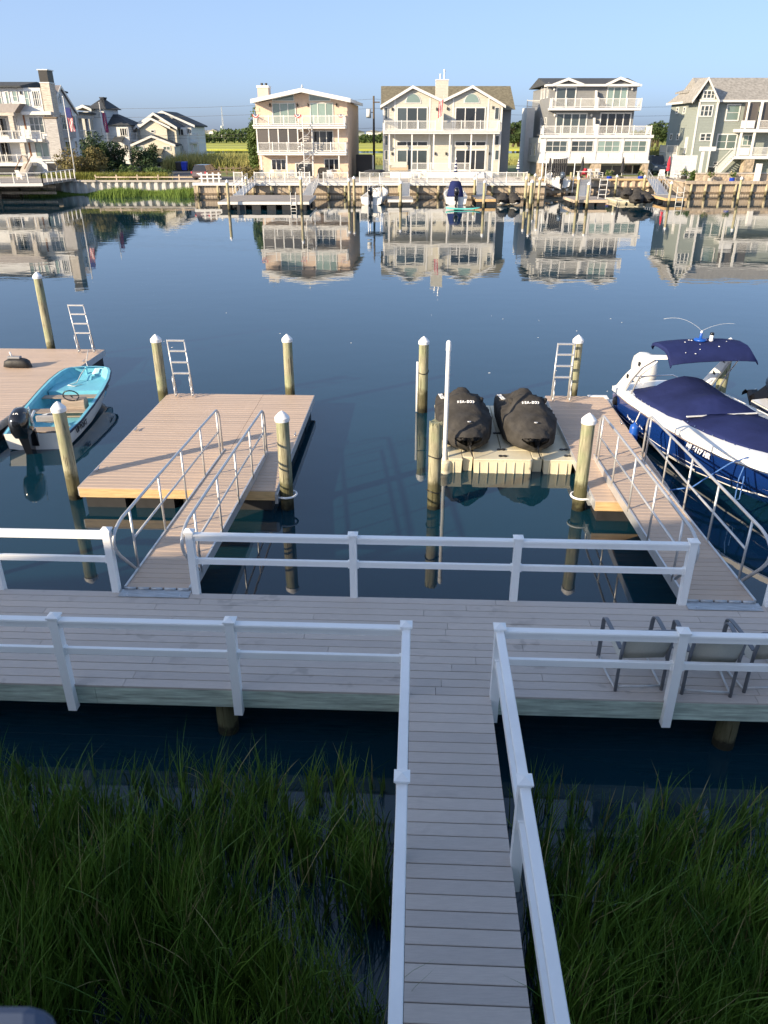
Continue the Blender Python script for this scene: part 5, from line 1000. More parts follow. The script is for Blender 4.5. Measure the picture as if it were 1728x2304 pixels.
# porch frame in wood, balconies with cable rails
for x, z0, z1 in ((100, zf2, zf3-.9), (-80, zf2, zf3-.9), (150, zf1, zf2-.4), (-80, zf1, zf2-.4)): a = q(1, x, 560, D-1.6)[0]; B(lh, 'porch_post', 'cedar', a-.3, D-1.9, z0, a+.3, D-1.3, z1)
xB = q(1, 208, 660, D-1.8)[0]; xB2 = q(1, 310, 660, D-1.8)[0]
B(lh, 'porch_beam', 'cedar', xL, D-1.9, zf3-.88, q(1, 110, 470, D-1.7)[0], D-1.25, zf3-.5); MB().prism([(xL, zf3-.48), (q(1, 110, 440, D-1.7)[0], zf3-.48), (q(1, 200, 395, D)[0], zf3+.55), (xL, zf3+.55)], 'y', D-1.8, D-.01).build('porch_roof', 'roof_metal', lh)
a0, a1 = q(1, 170, 450, D-.6)[0], q(1, 400, 460, D-.6)[0]; B(lh, 'canopy', 'trim', a0, D-.9, zf3-.75, a1, D-.01, zf3-.35)
for z in (zf2, zf1): bs = B(lh, 'balcony', 'trim', xL, D-2.1, z-.42, xB, D-.01, z, .02); balustrade(lh, xL, xB-.1, D-2.0, z, .95, cable=True, step=1.6, thick=.06)
B(lh, 'balcony', 'trim', xB+.01, D-1.2, zf2-.35, xB2, D-.01, zf2-.02); balustrade(lh, xB+.2, xB2-.1, D-1.1, zf2, .95, cable=True, step=1.4, thick=.06)
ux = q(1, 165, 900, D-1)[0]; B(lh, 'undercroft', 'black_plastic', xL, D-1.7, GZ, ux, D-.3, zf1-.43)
steps(lh, q(1, 195, 880, D-2)[0], q(1, 262, 880, D-2)[0], D-5, GZ, D-2.12, zf1-.05, 10, 'concrete')
for x in (185, 255): MB().tube([(q(1, x, 850, D-2)[0], D-5, GZ+.9), (q(1, x, 850, D-2)[0], D-2.1, zf1+.9)], .06, 6).build('stair_rail', 'cedar_red', lh)
# chimney: a tall wood clad stack stepping out of the right corner
c0 = q(11, 640, 100, D-1.0)[0]; c1 = q(11, 815, 100, D-1.0)[0]; ct = q(11, 700, 60, D-1.0)[1]
cm = B(lh, 'chimney', 'cedar', c0+.25, D-.4, GZ, c1+.2, D+1.6, ct-1.5); B(cm, 'chimney_top', 'lamp_dark', c0+.25, D-.38, ct-1.35, c1+.18, D+1.58, ct); B(cm, 'cap', 'trim', c0+.15, D-.5, ct, c1+.3, D+1.7, ct+.12); B(cm, 'band', 'trim', c0+.2, D-.44, ct-1.49, c1+.24, D+1.64, ct-1.35)
B(cm, 'stack_base', 'cedar_grey', c0+.1, D-.7, GZ, c1+.5, D-.41, zf3-1.2); B(cm, 'ledge', 'timber_dark', c0, D-.8, zf3-1.19, c1+.6, D-.3, zf3-1.0)
# right flank: a steep gable end in shade, seen beside the chimney
ya, zap = qx(11, 1095, 345, xR); ye, zev = qx(11, 1420, 865, xR); sl_ = (zap-zev)/(ye-ya); yb0 = D+.6; zb0 = zap-sl_*(ya-yb0)
MB().prism([(D+.02, GZ-.2), (ye-.3, GZ-.2), (ye-.3, zev-.1), (ya, zap-.35), (D+.02, zap-.35-sl_*(ya-D-.02))], 'x', xR-7, xR+.01).build('gable_wall', 'siding_pale', lh)
MB().prism([(yb0, zb0), (ya, zap), (ye, zev), (ye, zev-.22), (ya, zap-.25), (yb0, zb0-.22)], 'x', xR-7.5, xR+.25).build('gable_roof', 'roof_metal', lh); MB().prism([(yb0-.05, zb0+.03), (ya, zap+.04), (ye+.05, zev+.03), (ye+.05, zev-.3), (ya, zap-.32), (yb0-.05, zb0-.3)], 'x', xR+.252, xR+.31).build('bargeboard', 'trim', lh)
def wx(r, x0, y0, x1, y1, X_, **k): a, zt = qx(r, x0, y0, X_); b, zb = qx(r, x1, y1, X_); return win(lh, a, b, zb, zt, X_, face='r', **k)
wx(11, 1070, 490, 1150, 710, xR+.012, n=1, m=2, fw=.12); wx(1, 500, 682, 560, 778, xR+.012, n=2, m=2, fw=.1); wx(1, 578, 680, 602, 738, xR+.012, n=1, fw=.08)
b0_, bz = qx(11, 1110, 910, xR+.5); b1_, bz2 = qx(11, 1430, 1330, xR+.5); B(lh, 'bay', 'cedar_grey', xR+.012, b0_, bz2, xR+.5, b1_, bz); wx(11, 1125, 925, 1270, 1180, xR+.5, n=3, m=2, fw=.1); wx(11, 1285, 925, 1420, 1180, xR+.5, n=3, m=2, fw=.1); B(lh, 'bay_roof', 'trim', xR+.012, b0_-.3, bz+.01, xR+.9, b1_+.3, bz+.35)
p0, pz = qx(1, 600, 470, xR); p1, _ = qx(1, 728, 470, xR); zpb = qx(1, 660, 655, xR)[1]
B(lh, 'porch_block', 'cedar_grey', xR-5, ye-.28, GZ, xR-2, p1, pz); B(lh, 'porch_roof', 'shingle_dark', xR-6, ye-.28, pz+.01, xR+.3, p1+.3, pz+.25); B(lh, 'porch_beam', 'cedar_grey', xR-.3, ye-.28, pz-.6, xR, p1, pz); B(lh, 'porch_deck', 'trim', xR-1.99, ye-.28, zpb-.3, xR, p1, zpb); balustrade(lh, ye, p1, xR-.1, zpb, 1.0, 's', cable=True)
for x in (612, 690): a = qx(1, x, 560, xR)[0]; B(lh, 'porch_post', 'cedar_grey', xR-.4, a-.3, zpb+.002, xR-.02, a+.3, pz-.61)
B(lh, 'shed', 'siding_pale', q(12, 830, 500, D-1)[0], D-1.6, GZ, q(12, 1090, 500, D-1)[0], D-.02, q(12, 900, 345, D-1)[1]); x0, z0 = q(12, 875, 390, D-1.6); x1, z1 = q(12, 1055, 570, D-1.6); B(lh, 'shed_door', 'black_plastic', x0, D-1.64, GZ+.02, x1, D-1.601, z0); B(lh, 'shed_roof', 'trim', q(12, 815, 330, D-1)[0], D-1.8, q(12, 900, 345, D-1)[1]+.01, q(12, 1110, 330, D-1)[0], D-.02, q(12, 900, 320, D-1)[1])

# ---------------------------------------------------------------- houses behind on the left
D = 150.0; bh = thing('pale_house', 'pale house with square tower and dark roof between the left house and the cream house', 'house', (q(10, 450, 780, D)[0], D, GZ))
t0, tz = q(10, 272, 225, D); t1, _ = q(10, 415, 225, D); B(bh, 'tower', 'siding_pale', t0, D, GZ-.2, t1, D+8, tz); B(bh, 'front_wall', 'siding_cream', q(10, 75, 240, D)[0], D-1.5, GZ, t0, D+8, q(10, 120, 260, D)[1])
MB().loft([[(t0-.6, D-.6, tz), (t1+.6, D-.6, tz), (t1+.6, D+8.6, tz), (t0-.6, D+8.6, tz)], [(t0+1.5, D+3, tz+1.9), (t1-1.5, D+3, tz+1.9), (t1-1.5, D+5, tz+1.9), (t0+1.5, D+5, tz+1.9)]]).build('tower_roof', 'shingle_dark', bh)
gable(bh, 'front_roof', 'shingle_olive', q(10, 80, 235, D-2)[0], q(10, 175, 180, D-2)[0], q(10, 275, 225, D-2)[0], q(10, 80, 225, D-2)[1], q(10, 175, 180, D-2)[1], q(10, 275, 225, D-2)[1], D-2, D+8, .2, barge=.4)
w1, wz = q(10, 690, 410, D+1); B(bh, 'wall', 'siding_pale', t1, D+1, GZ-.2, w1, D+10, wz); r0 = q(10, 425, 410, D+.6)[0]; MB().loft([[(r0, D+.5, wz), (w1+.5, D+.5, wz), (w1+.5, D+10.5, wz), (r0, D+10.5, wz)], [(r0, D+5, q(10, 430, 285, D+4)[1]), (r0+1.2, D+5, q(10, 430, 285, D+4)[1]), (r0+1.2, D+6, q(10, 430, 285, D+4)[1]), (r0, D+6, q(10, 430, 285, D+4)[1])]]).build('roof', 'shingle_dark', bh)
for x0, y0, x1, y1, n in ((345, 240, 390, 335, 2), (380, 435, 415, 540, 1)): wq(bh, 10, x0, y0, x1, y1, D, n=n, fw=.12, glass='glass_dark')
for x0, y0, x1, y1, n in ((595, 440, 690, 535, 3), (455, 435, 485, 515, 1), (480, 625, 515, 722, 1), (565, 630, 590, 690, 1), (645, 630, 705, 690, 2)): wq(bh, 10, x0, y0, x1, y1, D+1, n=n, fw=.12, glass='glass_dark')
a, z = q(10, 520, 540, D); b, z2 = q(10, 640, 592, D); MB().prism([(D-.8, z2), (D+.99, z), (D+.99, z-.15), (D-.8, z2-.15)], 'x', a, b).build('porch_roof', 'shingle_dark', bh)
for x in (a+.2, b-.2): B(bh, 'porch_post', 'trim', x-.1, D-.7, GZ, x+.1, D-.5, z2-.16)
zz = q(10, 740, 575, D+2)[1]; B(bh, 'side_deck', 'trim', w1, D+2, zz-.3, q(10, 795, 575, D+2)[0], D+8, zz); balustrade(bh, w1, q(10, 795, 575, D+2)[0], D+2.1, zz, 1.1)
D = 150.0; ch_ = thing('cream_house', 'cream yellow house with stepped dark roofs beside the parked dark car', 'house', (q(10, 1000, 880, D)[0], D, GZ))
def xz(x, y, d=0): return q(10, x, y, D+d)
l0, _ = xz(745, 700); l1, _ = xz(1222, 700); zlo = xz(1000, 630)[1]; gx, gzr = xz(955, 525, -.5)
MB().prism([(l0, GZ-.2), (l1, GZ-.2), (l1, zlo-.3), (gx, gzr-.3), (l0, zlo-.3)], 'y', D, D+4.0).build('front_wall', 'siding_yellow', ch_); gable(ch_, 'front_roof', 'shingle_dark', xz(720, 625, -.5)[0], gx, xz(1225, 625, -.5)[0], zlo, gzr, zlo, D-.5, D+4.5, .2, barge=.35)
m0, _ = xz(795, 500, 4); m1, _ = xz(1240, 500, 4); mx, mz = xz(980, 268, 3.5); zme = xz(1240, 435, 3.5)[1]; zml = xz(765, 435, 3.5)[1]
MB().prism([(m0, GZ-.2), (m1, GZ-.2), (m1, zme-.3), (mx, mz-.4), (m0, zml-.3)], 'y', D+4, D+10).build('wall', 'siding_yellow', ch_); gable(ch_, 'roof', 'shingle_dark', xz(762, 435, 3.5)[0], mx, xz(1250, 440, 3.5)[0], zml, mz, zme, D+3.2, D+11, .25, barge=.4)
f0, f1 = xz(825, 440, 3)[0], xz(1125, 440, 3)[0]; fx, fz = xz(950, 325, 2.9); fe = xz(1160, 432, 2.9)[1]; MB().prism([(f0, zlo-1), (f1, zlo-1), (f1, fe-.3), (fx, fz-.3), (f0, fe-.3)], 'y', D+3.2, D+4).build('front_gable', 'siding_yellow', ch_); gable(ch_, 'roof', 'shingle_dark', xz(800, 440, 2.6)[0], fx, xz(1165, 432, 2.6)[0], fe, fz, fe, D+2.7, D+8, .2, barge=.35)
b0, b1 = xz(1230, 500, 12)[0], xz(1440, 500, 12)[0]; bx, bz = xz(1080, 248, 11.5); be = xz(1445, 412, 11.5)[1]
MB().prism([(m0+2, GZ-.2), (b1, GZ-.2), (b1, be-.3), (bx, bz-.4), (m0+2, be-.3)], 'y', D+12, D+22).build('rear_wall', 'siding_pale', ch_); gable(ch_, 'rear_roof', 'shingle_dark', bx-6, bx, xz(1450, 412, 11.5)[0], be, bz, be, D+11.2, D+23, .25, barge=.4)
MB().box(m1-.01, D+6, GZ-.2, b1, D+12, be-.4).build('side_wing', 'siding_pale', ch_)
wq(ch_, 10, 768, 640, 878, 705, D, n=2, fw=.14, glass='glass_sky_tint'); wq(ch_, 10, 1085, 645, 1180, 698, D, n=2, fw=.14, glass='glass_sky_tint'); wq(ch_, 10, 948, 462, 998, 500, D+3.2, n=1, fw=.12, glass='glass_dark'); wq(ch_, 10, 805, 455, 832, 525, D+4, n=1, fw=.1, glass='glass_dark')
for x0, y0, x1, y1, n in ((1142, 455, 1165, 520, 1), (1172, 455, 1232, 540, 2), (1245, 450, 1330, 530, 2), (1350, 440, 1415, 515, 3), (1205, 640, 1232, 720, 1), (1300, 635, 1330, 712, 1), (1405, 630, 1440, 712, 2)): wq(ch_, 10, x0, y0, x1, y1, D+6, n=n, fw=.12, glass='glass_dark')
a, z = xz(935, 715, -1.5); b, _ = xz(1075, 715, -1.5); B(ch_, 'entry', 'siding_yellow', a+.2, D-1.5, GZ, b-.2, D-.01, z-.2); MB().prism([(D-1.9, z-.25), (D-.01, z+.5), (D-.01, z+.35), (D-1.9, z-.4)], 'x', a, b).build('entry_roof', 'shingle_olive', ch_)
sd = xz(1490, 600, 8); B(ch_, 'side_deck', 'trim', b1, D+8, sd[1]-.3, sd[0], D+14, sd[1]); balustrade(ch_, b1, sd[0], D+8.1, sd[1], 1.4); B(ch_, 'deck_post', 'trim', sd[0]-.2, D+8, GZ-.6, sd[0], D+8.2, sd[1]-.3)
# ---------------------------------------------------------------- bulkheads
def corrugated(label, x0, x1, y, ztop, mt, cap, pitch=.92):
    T = thing('bulkhead', label, 'bulkhead', ((x0+x1)/2, y, 0)); n = max(1, round((x1-x0)/pitch)); p = (x1-x0)/n; t = .04
    pr = [(0, 0), (p*.12, -.30), (p*.48, -.30), (p*.60, 0), (p, 0)]; me = MB().prism([(a, b) for a, b in pr]+[(a, b+t) for a, b in pr[::-1]], 'z', -1.5, ztop-.12).mesh('sheet', mt)
    for i in range(n): inst('sheet', me, T, (x0+i*p, y, 0))
    MB().box(x0, y-.42, ztop-.12, x1, y+.3, ztop+.06).build('cap_beam', cap, T); MB().box(x0, y-.40, .42, x1, y-.31, .62).build('waler', 'timber_dark', T) if cap != 'concrete' else None
    return T
def timber(label, x0, x1, y, ztop, step=2.1, cap='trim', pmt='farpile', proud=.3):
    T = thing('bulkhead', label, 'bulkhead', ((x0+x1)/2, y, 0)); n = round((x1-x0)/.31); p = (x1-x0)/n
    me = MB().box(.008, 0, -1.5, p-.008, .08, ztop-.02).mesh('plank', 'bulk_wood')
    m2 = MB()
    for i in range(n): inst('plank', me, T, (x0+i*p, y+random.uniform(0, .03), 0))
    MB().box(x0, y-.12, .25, x1, y-.004, .45).build('waler', 'timber_dark', T); MB().box(x0, y-.40, ztop-.25, x1, y+.25, ztop+.05).build('cap_beam', cap, T)
    pm_ = MB().cyl((0, 0, -1.5), (0, 0, ztop-.26), .16, .14, 10).mesh('pile', pmt, True); x = x0+.7
    while x < x1: inst('pile', pm_, T, (x+random.uniform(-.15, .15), y-.28, 0), rot=(R(random.uniform(-1, 1)), R(random.uniform(-1.5, 1.5)), 0)); x += step
    return T
corrugated('white corrugated bulkhead above the marsh grass on the left', -39.0, -22.0, 100.6, 1.50, 'bulk_vinyl', 'concrete')
timber('timber bulkhead with white cap in front of the peach and twin houses', -21.9, 18.5, 95.8, 1.50)
corrugated('tan corrugated bulkhead in front of the dark grey house', 18.7, 35.0, 104.8, 1.45, 'bulk_tan', 'pine', 1.05)
timber('tall timber pile bulkhead in front of the sage house on the right', 35.2, 64, 97.6, 1.55, 1.75, 'bulk_wood')
timber('dark timber crib bulkhead under the left house deck', -70, -39.2, 99.4, 1.4, 2.6, 'timber_dark', 'timber_dark')
for x, y0, y1, l in ((18.6, 96, 105, 'short timber return wall left of the boat lift'), (35.1, 97.8, 105, 'short timber return wall left of the sage house bulkhead')):
    T = thing('return_wall', l, 'wall', (x, y0, 0)); MB().box(x-.1, y0, -1, x+.1, y1, 1.40).build('planking', 'bulk_wood', T); MB().box(x-.2, y0-.2, 1.41, x+.2, y1, 1.53).build('cap_beam', 'bulk_tan', T)

# ---------------------------------------------------------------- far floats, gangways, piles
def ffloat(label, x0, x1, y0, y1, zt=.62, fascia='trim', deck='float_gray'):
    T = thing('floating_dock', label, 'floating dock', ((x0+x1)/2, (y0+y1)/2, 0)); bme = MB().box(-.5, -.14, -.03, .5, .14, 0).mesh('board', deck); n = round((y1-y0)/.29); p = (y1-y0)/n
    for i in range(n): inst('board', bme, T, ((x0+x1)/2, y0+(i+.5)*p, zt), scale=(x1-x0, 1, 1))
    MB().box(x0-.03, y0-.05, zt-.28, x1+.03, y0-.005, zt-.035).box(x1+.005, y0, zt-.28, x1+.05, y1, zt-.035).box(x0-.05, y0, zt-.28, x0-.005, y1, zt-.035).build('fascia', fascia, T)
    k = max(2, round((x1-x0)/1.35)); dm = MB().box(-.42, 0, -.3, .42, 1.1, zt-.285).mesh('float_drum', 'float_drum')
    for i in range(k):
        for y in (y0+.05, (y0+y1)/2, y1-1.2): inst('float_drum', dm, T, (x0+(i+.5)*(x1-x0)/k, y, 0))
    return T
def fgang(label, a, b, wd=1.1, rails_='trim'):
    T = thing('gangway', label, 'gangway', b); a, b = Vector(a), Vector(b); d = (b-a); s = Vector((-d.y, d.x, 0)).normalized()*wd/2; u = Vector((0, 0, 1))
    MB().loft([[p+s-u*.12, p+s, p-s, p-s-u*.12] for p in (a, b)]).build('deck', 'alu_plate', T)
    for sg in (-1, 1):
        m = MB(); m.tube([a+s*sg+u*1.0, b+s*sg+u*1.0], .035, 6).tube([a+s*sg+u*.5, b+s*sg+u*.5], .025, 6)
        for k in range(6): p = a+d*(k/5)+s*sg; m.tube([p-u*.05, p+u*1.0], .03, 6)
        m.build('handrail', 'alu', T)
    return T
def fpile(label, r, xt, yt, xb, yb, rad=.14, mt='farpile', cap='pilecap'):
    X, Y = gz(r, xb, yb, 0); z = q(r, xt, yt, Y)[1]; T = thing('mooring_pile', label, 'pile', (X, Y, 0), group='mooring piles along the far bank')
    MB().cyl((X, Y, -1.5), (X, Y, z-.25), rad*1.05, rad*.95, 12).build('shaft', mt, T, True, sharp=50); MB().lathe([(rad*1.1, z-.28), (rad*1.15, z-.18), (.01, z)], (X, Y, 0), 12).build('cap', cap, T, True, sharp=40)
    return T
def fl(r, xa, xb, yb, back, zt=.62, **k):
    x0, y0 = gz(r, xa, yb, 0); x1, _ = gz(r, xb, yb, 0); return x0, x1, y0, y0+back
x0, x1, y0, y1 = fl(13, 310, 1512, 546, 8.6); f1 = ffloat('long grey float with white edge in front of the peach house', x0, x1, y0, y1, .75)
m = f1; lx, ly = (x1-1.7, y0-.1); lad = thing('swim_ladder', 'small ladder on the front edge of the long far float', 'ladder', (lx, ly, .2)); MB().tube([(lx, ly, -.3), (lx, ly, 1.6)], .03, 6).tube([(lx+.5, ly, -.3), (lx+.5, ly, 1.6)], .03, 6).build('side_tubes', 'trim', lad)
for z in (.1, .4, 1.0): MB().box(lx, ly-.03, z, lx+.5, ly+.03, z+.05).build('rung', 'trim', lad)
fgang('left white gangway down to the long far float', (q(13, 760, 215, 95.5)[0], 95.5, 1.55), (q(13, 575, 390, y1-.3)[0], y1-.3, .78)); fgang('right white gangway down to the long far float', (q(13, 1580, 205, 95.5)[0], 95.5, 1.55), (q(13, 1490, 390, y1-.3)[0], y1-.3, .78))
x0, x1, y0, y1 = fl(7, 705, 1120, 765, 4.5); ffloat('small white-edged float beside the centre console boat', x0, x1, y0, y1, .55); fgang('steep gangway down to the small white-edged float', (q(7, 985, 380, 95.5)[0], 95.5, 1.55), (q(7, 985, 650, y1-.5)[0], y1-.5, .6), 1.0)
x0, x1, y0, y1 = fl(8, 690, 1012, 765, 5.0); ffloat('small timber float between the far jet skis and the navy-covered boat', x0, x1, y0, y1, .6, 'pine'); fgang('steep gangway from the twin house steps to the timber float', (q(8, 780, 385, 95.5)[0], 95.5, 1.55), (q(8, 770, 630, y1-.5)[0], y1-.5, .65), 1.0)
x0, x1, y0, y1 = fl(6, 650, 1098, 795, 5.0); ffloat('small timber float with a ladder in front of the dark grey house', x0, x1, y0, y1, .62, 'bulk_tan'); fgang('dark blue-grey gangway down to the small ladder float', (q(6, 800, 440, 104)[0], 104, 1.5), (q(6, 785, 665, y1-.4)[0], y1-.4, .66), 1.3)
lx = q(6, 975, 720, y0+1)[0]; lad = thing('swim_ladder', 'folded ladder standing on the small timber float', 'ladder', (lx, y0+1, .62)); MB().tube([(lx, y0+1, .62), (lx+.15, y0+1.4, 2.5)], .035, 6).tube([(lx+.75, y0+1, .62), (lx+.9, y0+1.4, 2.5)], .035, 6).build('side_tubes', 'trim', lad)
for k in range(4): MB().box(lx+.04*k, y0+1.05+.1*k, 1.0+.45*k, lx+.75+.04*k, y0+1.12+.1*k, 1.06+.45*k).build('rung', 'trim', lad)
x0, x1, y0, y1 = fl(9, 330, 590, 745, 5.5); ffloat('grey float at the foot of the right far gangway', x0, x1, y0, y1, .6, 'pine'); fgang('aluminium gangway from the corner beside the red umbrella', (q(9, 120, 440, 104)[0]+.4, 104, 1.55), (q(9, 290, 670, y1-1)[0], y1-1, .65), 1.3)
lx = q(9, 455, 740, y0)[0]; lad = thing('swim_ladder', 'white ladder hanging on the right far float', 'ladder', (lx, y0-.1, .2)); MB().tube([(lx, y0-.1, -.2), (lx, y0-.1, 1.7)], .035, 6).tube([(lx+.7, y0-.1, -.2), (lx+.7, y0-.1, 1.7)], .035, 6).build('side_tubes', 'trim', lad)
for z in (.2, .6, 1.1): MB().box(lx, y0-.13, z, lx+.7, y0-.07, z+.05).build('rung', 'trim', lad)
for a in (('pile at the left end of the long far float', 13, 403, 140, 450, 555), ('pile behind the long far float by its left gangway', 13, 678, 95, 690, 390), ('pile at the right front corner of the long far float', 13, 1400, 95, 1418, 555),
          ('shorter of two piles right of the peach house float', 7, 35, 310, 45, 790), ('taller of two piles right of the peach house float', 7, 115, 270, 130, 780), ('pile in front of the small white-edged float', 7, 925, 350, 915, 795), ('pile at the foot of the twin house steps', 7, 1072, 262, 1066, 620),
          ('pile beside the gangway of the small timber float', 8, 655, 285, 655, 640), ('pile in front of the small timber float', 8, 832, 335, 810, 830), ('pile at the right end of the twin house bulkhead', 8, 1535, 275, 1510, 760), ('pile standing left of the boat lift', 8, 1640, 330, 1600, 830),
          ('foremost pile of the boat lift', 6, 108, 440, 85, 820), ('left rear pile of the boat lift', 6, 140, 355, 120, 690), ('right front pile of the boat lift', 6, 205, 400, 180, 770), ('pile behind the small ladder float', 6, 715, 395, 690, 800), ('pile in front of the small ladder float', 6, 865, 465, 825, 840),
          ('pile left of the covered jet ski row', 6, 1240, 370, 1205, 640), ('pile at the corner of the dark grey house wall', 6, 1605, 375, 1580, 610), ('pile in front of the right far float', 9, 418, 445, 365, 770), ('free pile in front of the sage house bulkhead', 9, 1332, 385, 1255, 750)):
    fpile('far bank: '+a[0] if False else 'white-capped '+a[0], *a[1:])

# ---------------------------------------------------------------- far boats
def console_boat(label, loc, rz, mm, cover=None, L=6.6, top=None, canopy='umbrella_black'):
    T = local('motorboat', label, 'boat', loc, rz)
    S = [(0, 1.12, .78, 1.0, .12, -.2), (1.5, 1.2, .80, 1.04, .12, -.22), (3.5, 1.18, .92, .95, .18, -.18), (5.0, .95, 1.12, .6, .35, -.02), (6.0, .5, 1.28, .22, .6, .25), (6.5, .08, 1.34, .04, .9, .7)]
    hull(T, 'hull', 'hull_white', S); MB().add([(-1.12, 0, .78), (-1, 0, .12), (0, 0, -.2), (1, 0, .12), (1.12, 0, .78)], [(0, 1, 2, 3, 4)]).build('transom', 'hull_white', T)
    m = MB()
    for sg in (-1, 1): m.loft([[(sg*b, s, z), (sg*(b-.2), s, z+.02), (sg*(b-.24), s, .25)] for s, b, z, *_ in S[:-1]], closed=False)
    m.box(-.95, .1, .2, .95, 4.6, .26).box(-.9, .02, .26, .9, .3, .72).build('cockpit', 'hull_white', T); rail_strip(T, 'rub_rail', 'grey_seat', S, .03, .06, -.06)
    con = MB().loft([[(-.45, y0, z), (.45, y0, z), (.45, y1, z), (-.45, y1, z)] for z, y0, y1 in ((.26, 2.0, 3.1), (1.2, 2.2, 3.0), (1.45, 2.5, 2.9))]).build('console', cover or 'hull_white', T)
    if cover: MB().loft([[(-w_, y0, z), (w_, y0, z), (w_, y1, z), (-w_, y1, z)] for z, w_, y0, y1 in ((.5, .85, 1.2, 3.2), (1.2, .75, 1.5, 3.1), (2.0, .55, 2.0, 2.9), (2.15, .4, 2.2, 2.7))]).build('canvas_cover', cover, T, True)
    else:
        MB().loft([[(-.4, y0, z), (.4, y0, z), (.4, y1, z), (-.4, y1, z)] for z, y0, y1 in ((.26, 1.2, 1.7), (.85, 1.2, 1.7), (1.15, 1.2, 1.32))]).build('leaning_post', 'outboard_white', T); MB().tube([(.2*math.cos(t), 2.1, 1.2+.2*math.sin(t)) for t in [R(30*i) for i in range(13)]], .03, 6).build('steering_wheel', 'gelcoat_black', T)
        MB().tube([(-.3, 2.3, 1.3), (-.3, 3.0, 1.9), (.3, 3.0, 1.9), (.3, 2.3, 1.3)], .03, 6).build('windscreen_frame', 'alu', T)
    if top:
        for x, y in ((-.7, 1.9), (.7, 1.9), (-.7, 3.0), (.7, 3.0)): MB().cyl((x, y, .5), (x*.9, y, top), .03, n=6).build('top_pole', 'alu', T)
        MB().loft([[(-w_, y, top+z), (-w_*.6, y, top+z+.12), (w_*.6, y, top+z+.12), (w_, y, top+z), (w_, y, top+z-.05), (-w_, y, top+z-.05)] for y, w_, z in ((1.3, .9, -.05), (1.8, 1.05, .02), (2.8, 1.05, .02), (3.4, .9, -.05))]).build('folded_top', canopy, T, True)
    for sg in (-1, 1): MB().tube([(sg*1.0, 4.2, 1.05), (sg*.85, 5.0, 1.4), (sg*.4, 6.0, 1.55), (0, 6.3, 1.6)], .025, 6).build('bow_rail', 'chrome', T, True)
    outboard(T, (0, -.08, .80), 1, 1.35, mm); return T
a = gz(7, 400, 765, 0); console_boat('open white centre console boat with black outboard and folded striped top', (a[0]+.1, a[1], 0), -R(9), 'gelcoat_black', top=3.1)
a = gz(8, 345, 765, 0); console_boat('white boat with navy canvas console cover and dark outboard', (a[0], a[1], 0), -R(2), 'gelcoat_black', cover='navy_canvas')
cx, cz = q(6, 480, 545, 97); lb = console_boat('white boat raised on a boat lift with dark draped top and grey outboard', (cx, 97, cz), 0, 'car_grey', top=3.1, canopy='trim'); 
MB().loft([[(x, 1.4+.1*math.sin(x*9), z), (x, 3.0, z)] for x in (-.8, -.5, -.2, .1, .4, .8) for z in (0,)], closed=False) if False else None
for k in range(7): MB().loft([[(-.85+.24*k, 1.3, z), (-.85+.24*k+.13, 1.18, z), (-.85+.24*k+.22, 1.3, z), (-.85+.24*k+.11, 1.36, z)] for z in (1.0, 3.0)]).build('drape', 'umbrella_black', lb)
lift = thing('boat_lift', 'timber boat lift with cross beams holding the raised white boat', 'boat lift', (cx, 98, 0)); bz = cz-.55
for y in (98.0, 101.5): MB().box(cx-3.8, y-.12, bz-.05, cx+2.2, y+.12, bz+.2).build('cross_beam', 'bulk_tan', lift)
for x in (cx-.8, cx+.8): MB().box(x-.12, 97.2, bz+.21, x+.12, 102.5, bz+.42).build('bunk', 'trim', lift)
for x, y, h in ((cx-1.75, 97.6, 3.6), (cx-1.45, 101.6, 3.6), (cx+1.55, 97.6, 3.6), (cx+1.2, 101.6, 3.6)): MB().cyl((x, y, bz), (x, y, bz+h), .05, n=8).build('guide_pole', 'pvc', lift)
for x, y in ((cx-3.6, 98), (cx-3.6, 101.5), (cx+2.1, 101.5)): MB().cyl((x, y, -1), (x, y, 2.4), .15, n=10).build('lift_pile', 'farpile', lift, True)
# paddle board beside the navy-covered boat
pb0 = gz(8, 465, 825, .12); pb = thing('paddle_board', 'teal paddle board floating behind the navy-covered boat', 'paddle board', (pb0[0], pb0[1], 0)); MB().loft([[(pb0[0]+u*1.65, pb0[1]+.42*w_*s, .02+.02*abs(u)**3*6+z) for s, z in ((-1, .06), (0, .14), (1, .06), (0, 0))] for u, w_ in ((-1, .1), (-.85, .6), (-.5, .95), (0, 1), (.5, .9), (.85, .55), (1, .08))]).build('deck', 'teal', pb, True)
# jet skis on the far bank
skih2 = MB().loft(hullsec).mesh('hull', 'hull_white', True)
def farski(label, r, x, y, z, rz, white=False):
    X, Y = gz(r, x, y, z); T = jetski(label, (X, Y, z), rz, False, 'covered jet skis on the far bank'); T.scale = (1.08,)*3
    if white: [setattr(c_, 'data', skih2) for c_ in T.children if c_.name.startswith('hull')]
farski('black covered jet ski with white hull nearest the small timber float', 8, 1110, 770, .1, R(-15), True); farski('black covered jet ski with white hull at the end of the twin house bulkhead', 8, 1385, 772, .1, R(8), True)
for i, (r, x, y) in enumerate(((6, 1500, 775), (9, 150, 745), (6, 1345, 705), (9, 30, 690))):
    farski(['covered jet ski at the front left of the far cream float', 'covered jet ski at the front right of the far cream float', 'covered jet ski at the back left of the far cream float', 'covered jet ski at the back right of the far cream float'][i], r, x, y, .32, R((-12, 10, -20, 5)[i]))
x0, y0 = gz(6, 1245, 770, 0); x1, _ = gz(9, 260, 770, 0); T = thing('drive_on_float', 'cream plastic jet ski float on the far bank', 'floating dock', ((x0+x1)/2, y0, 0)); n = 4
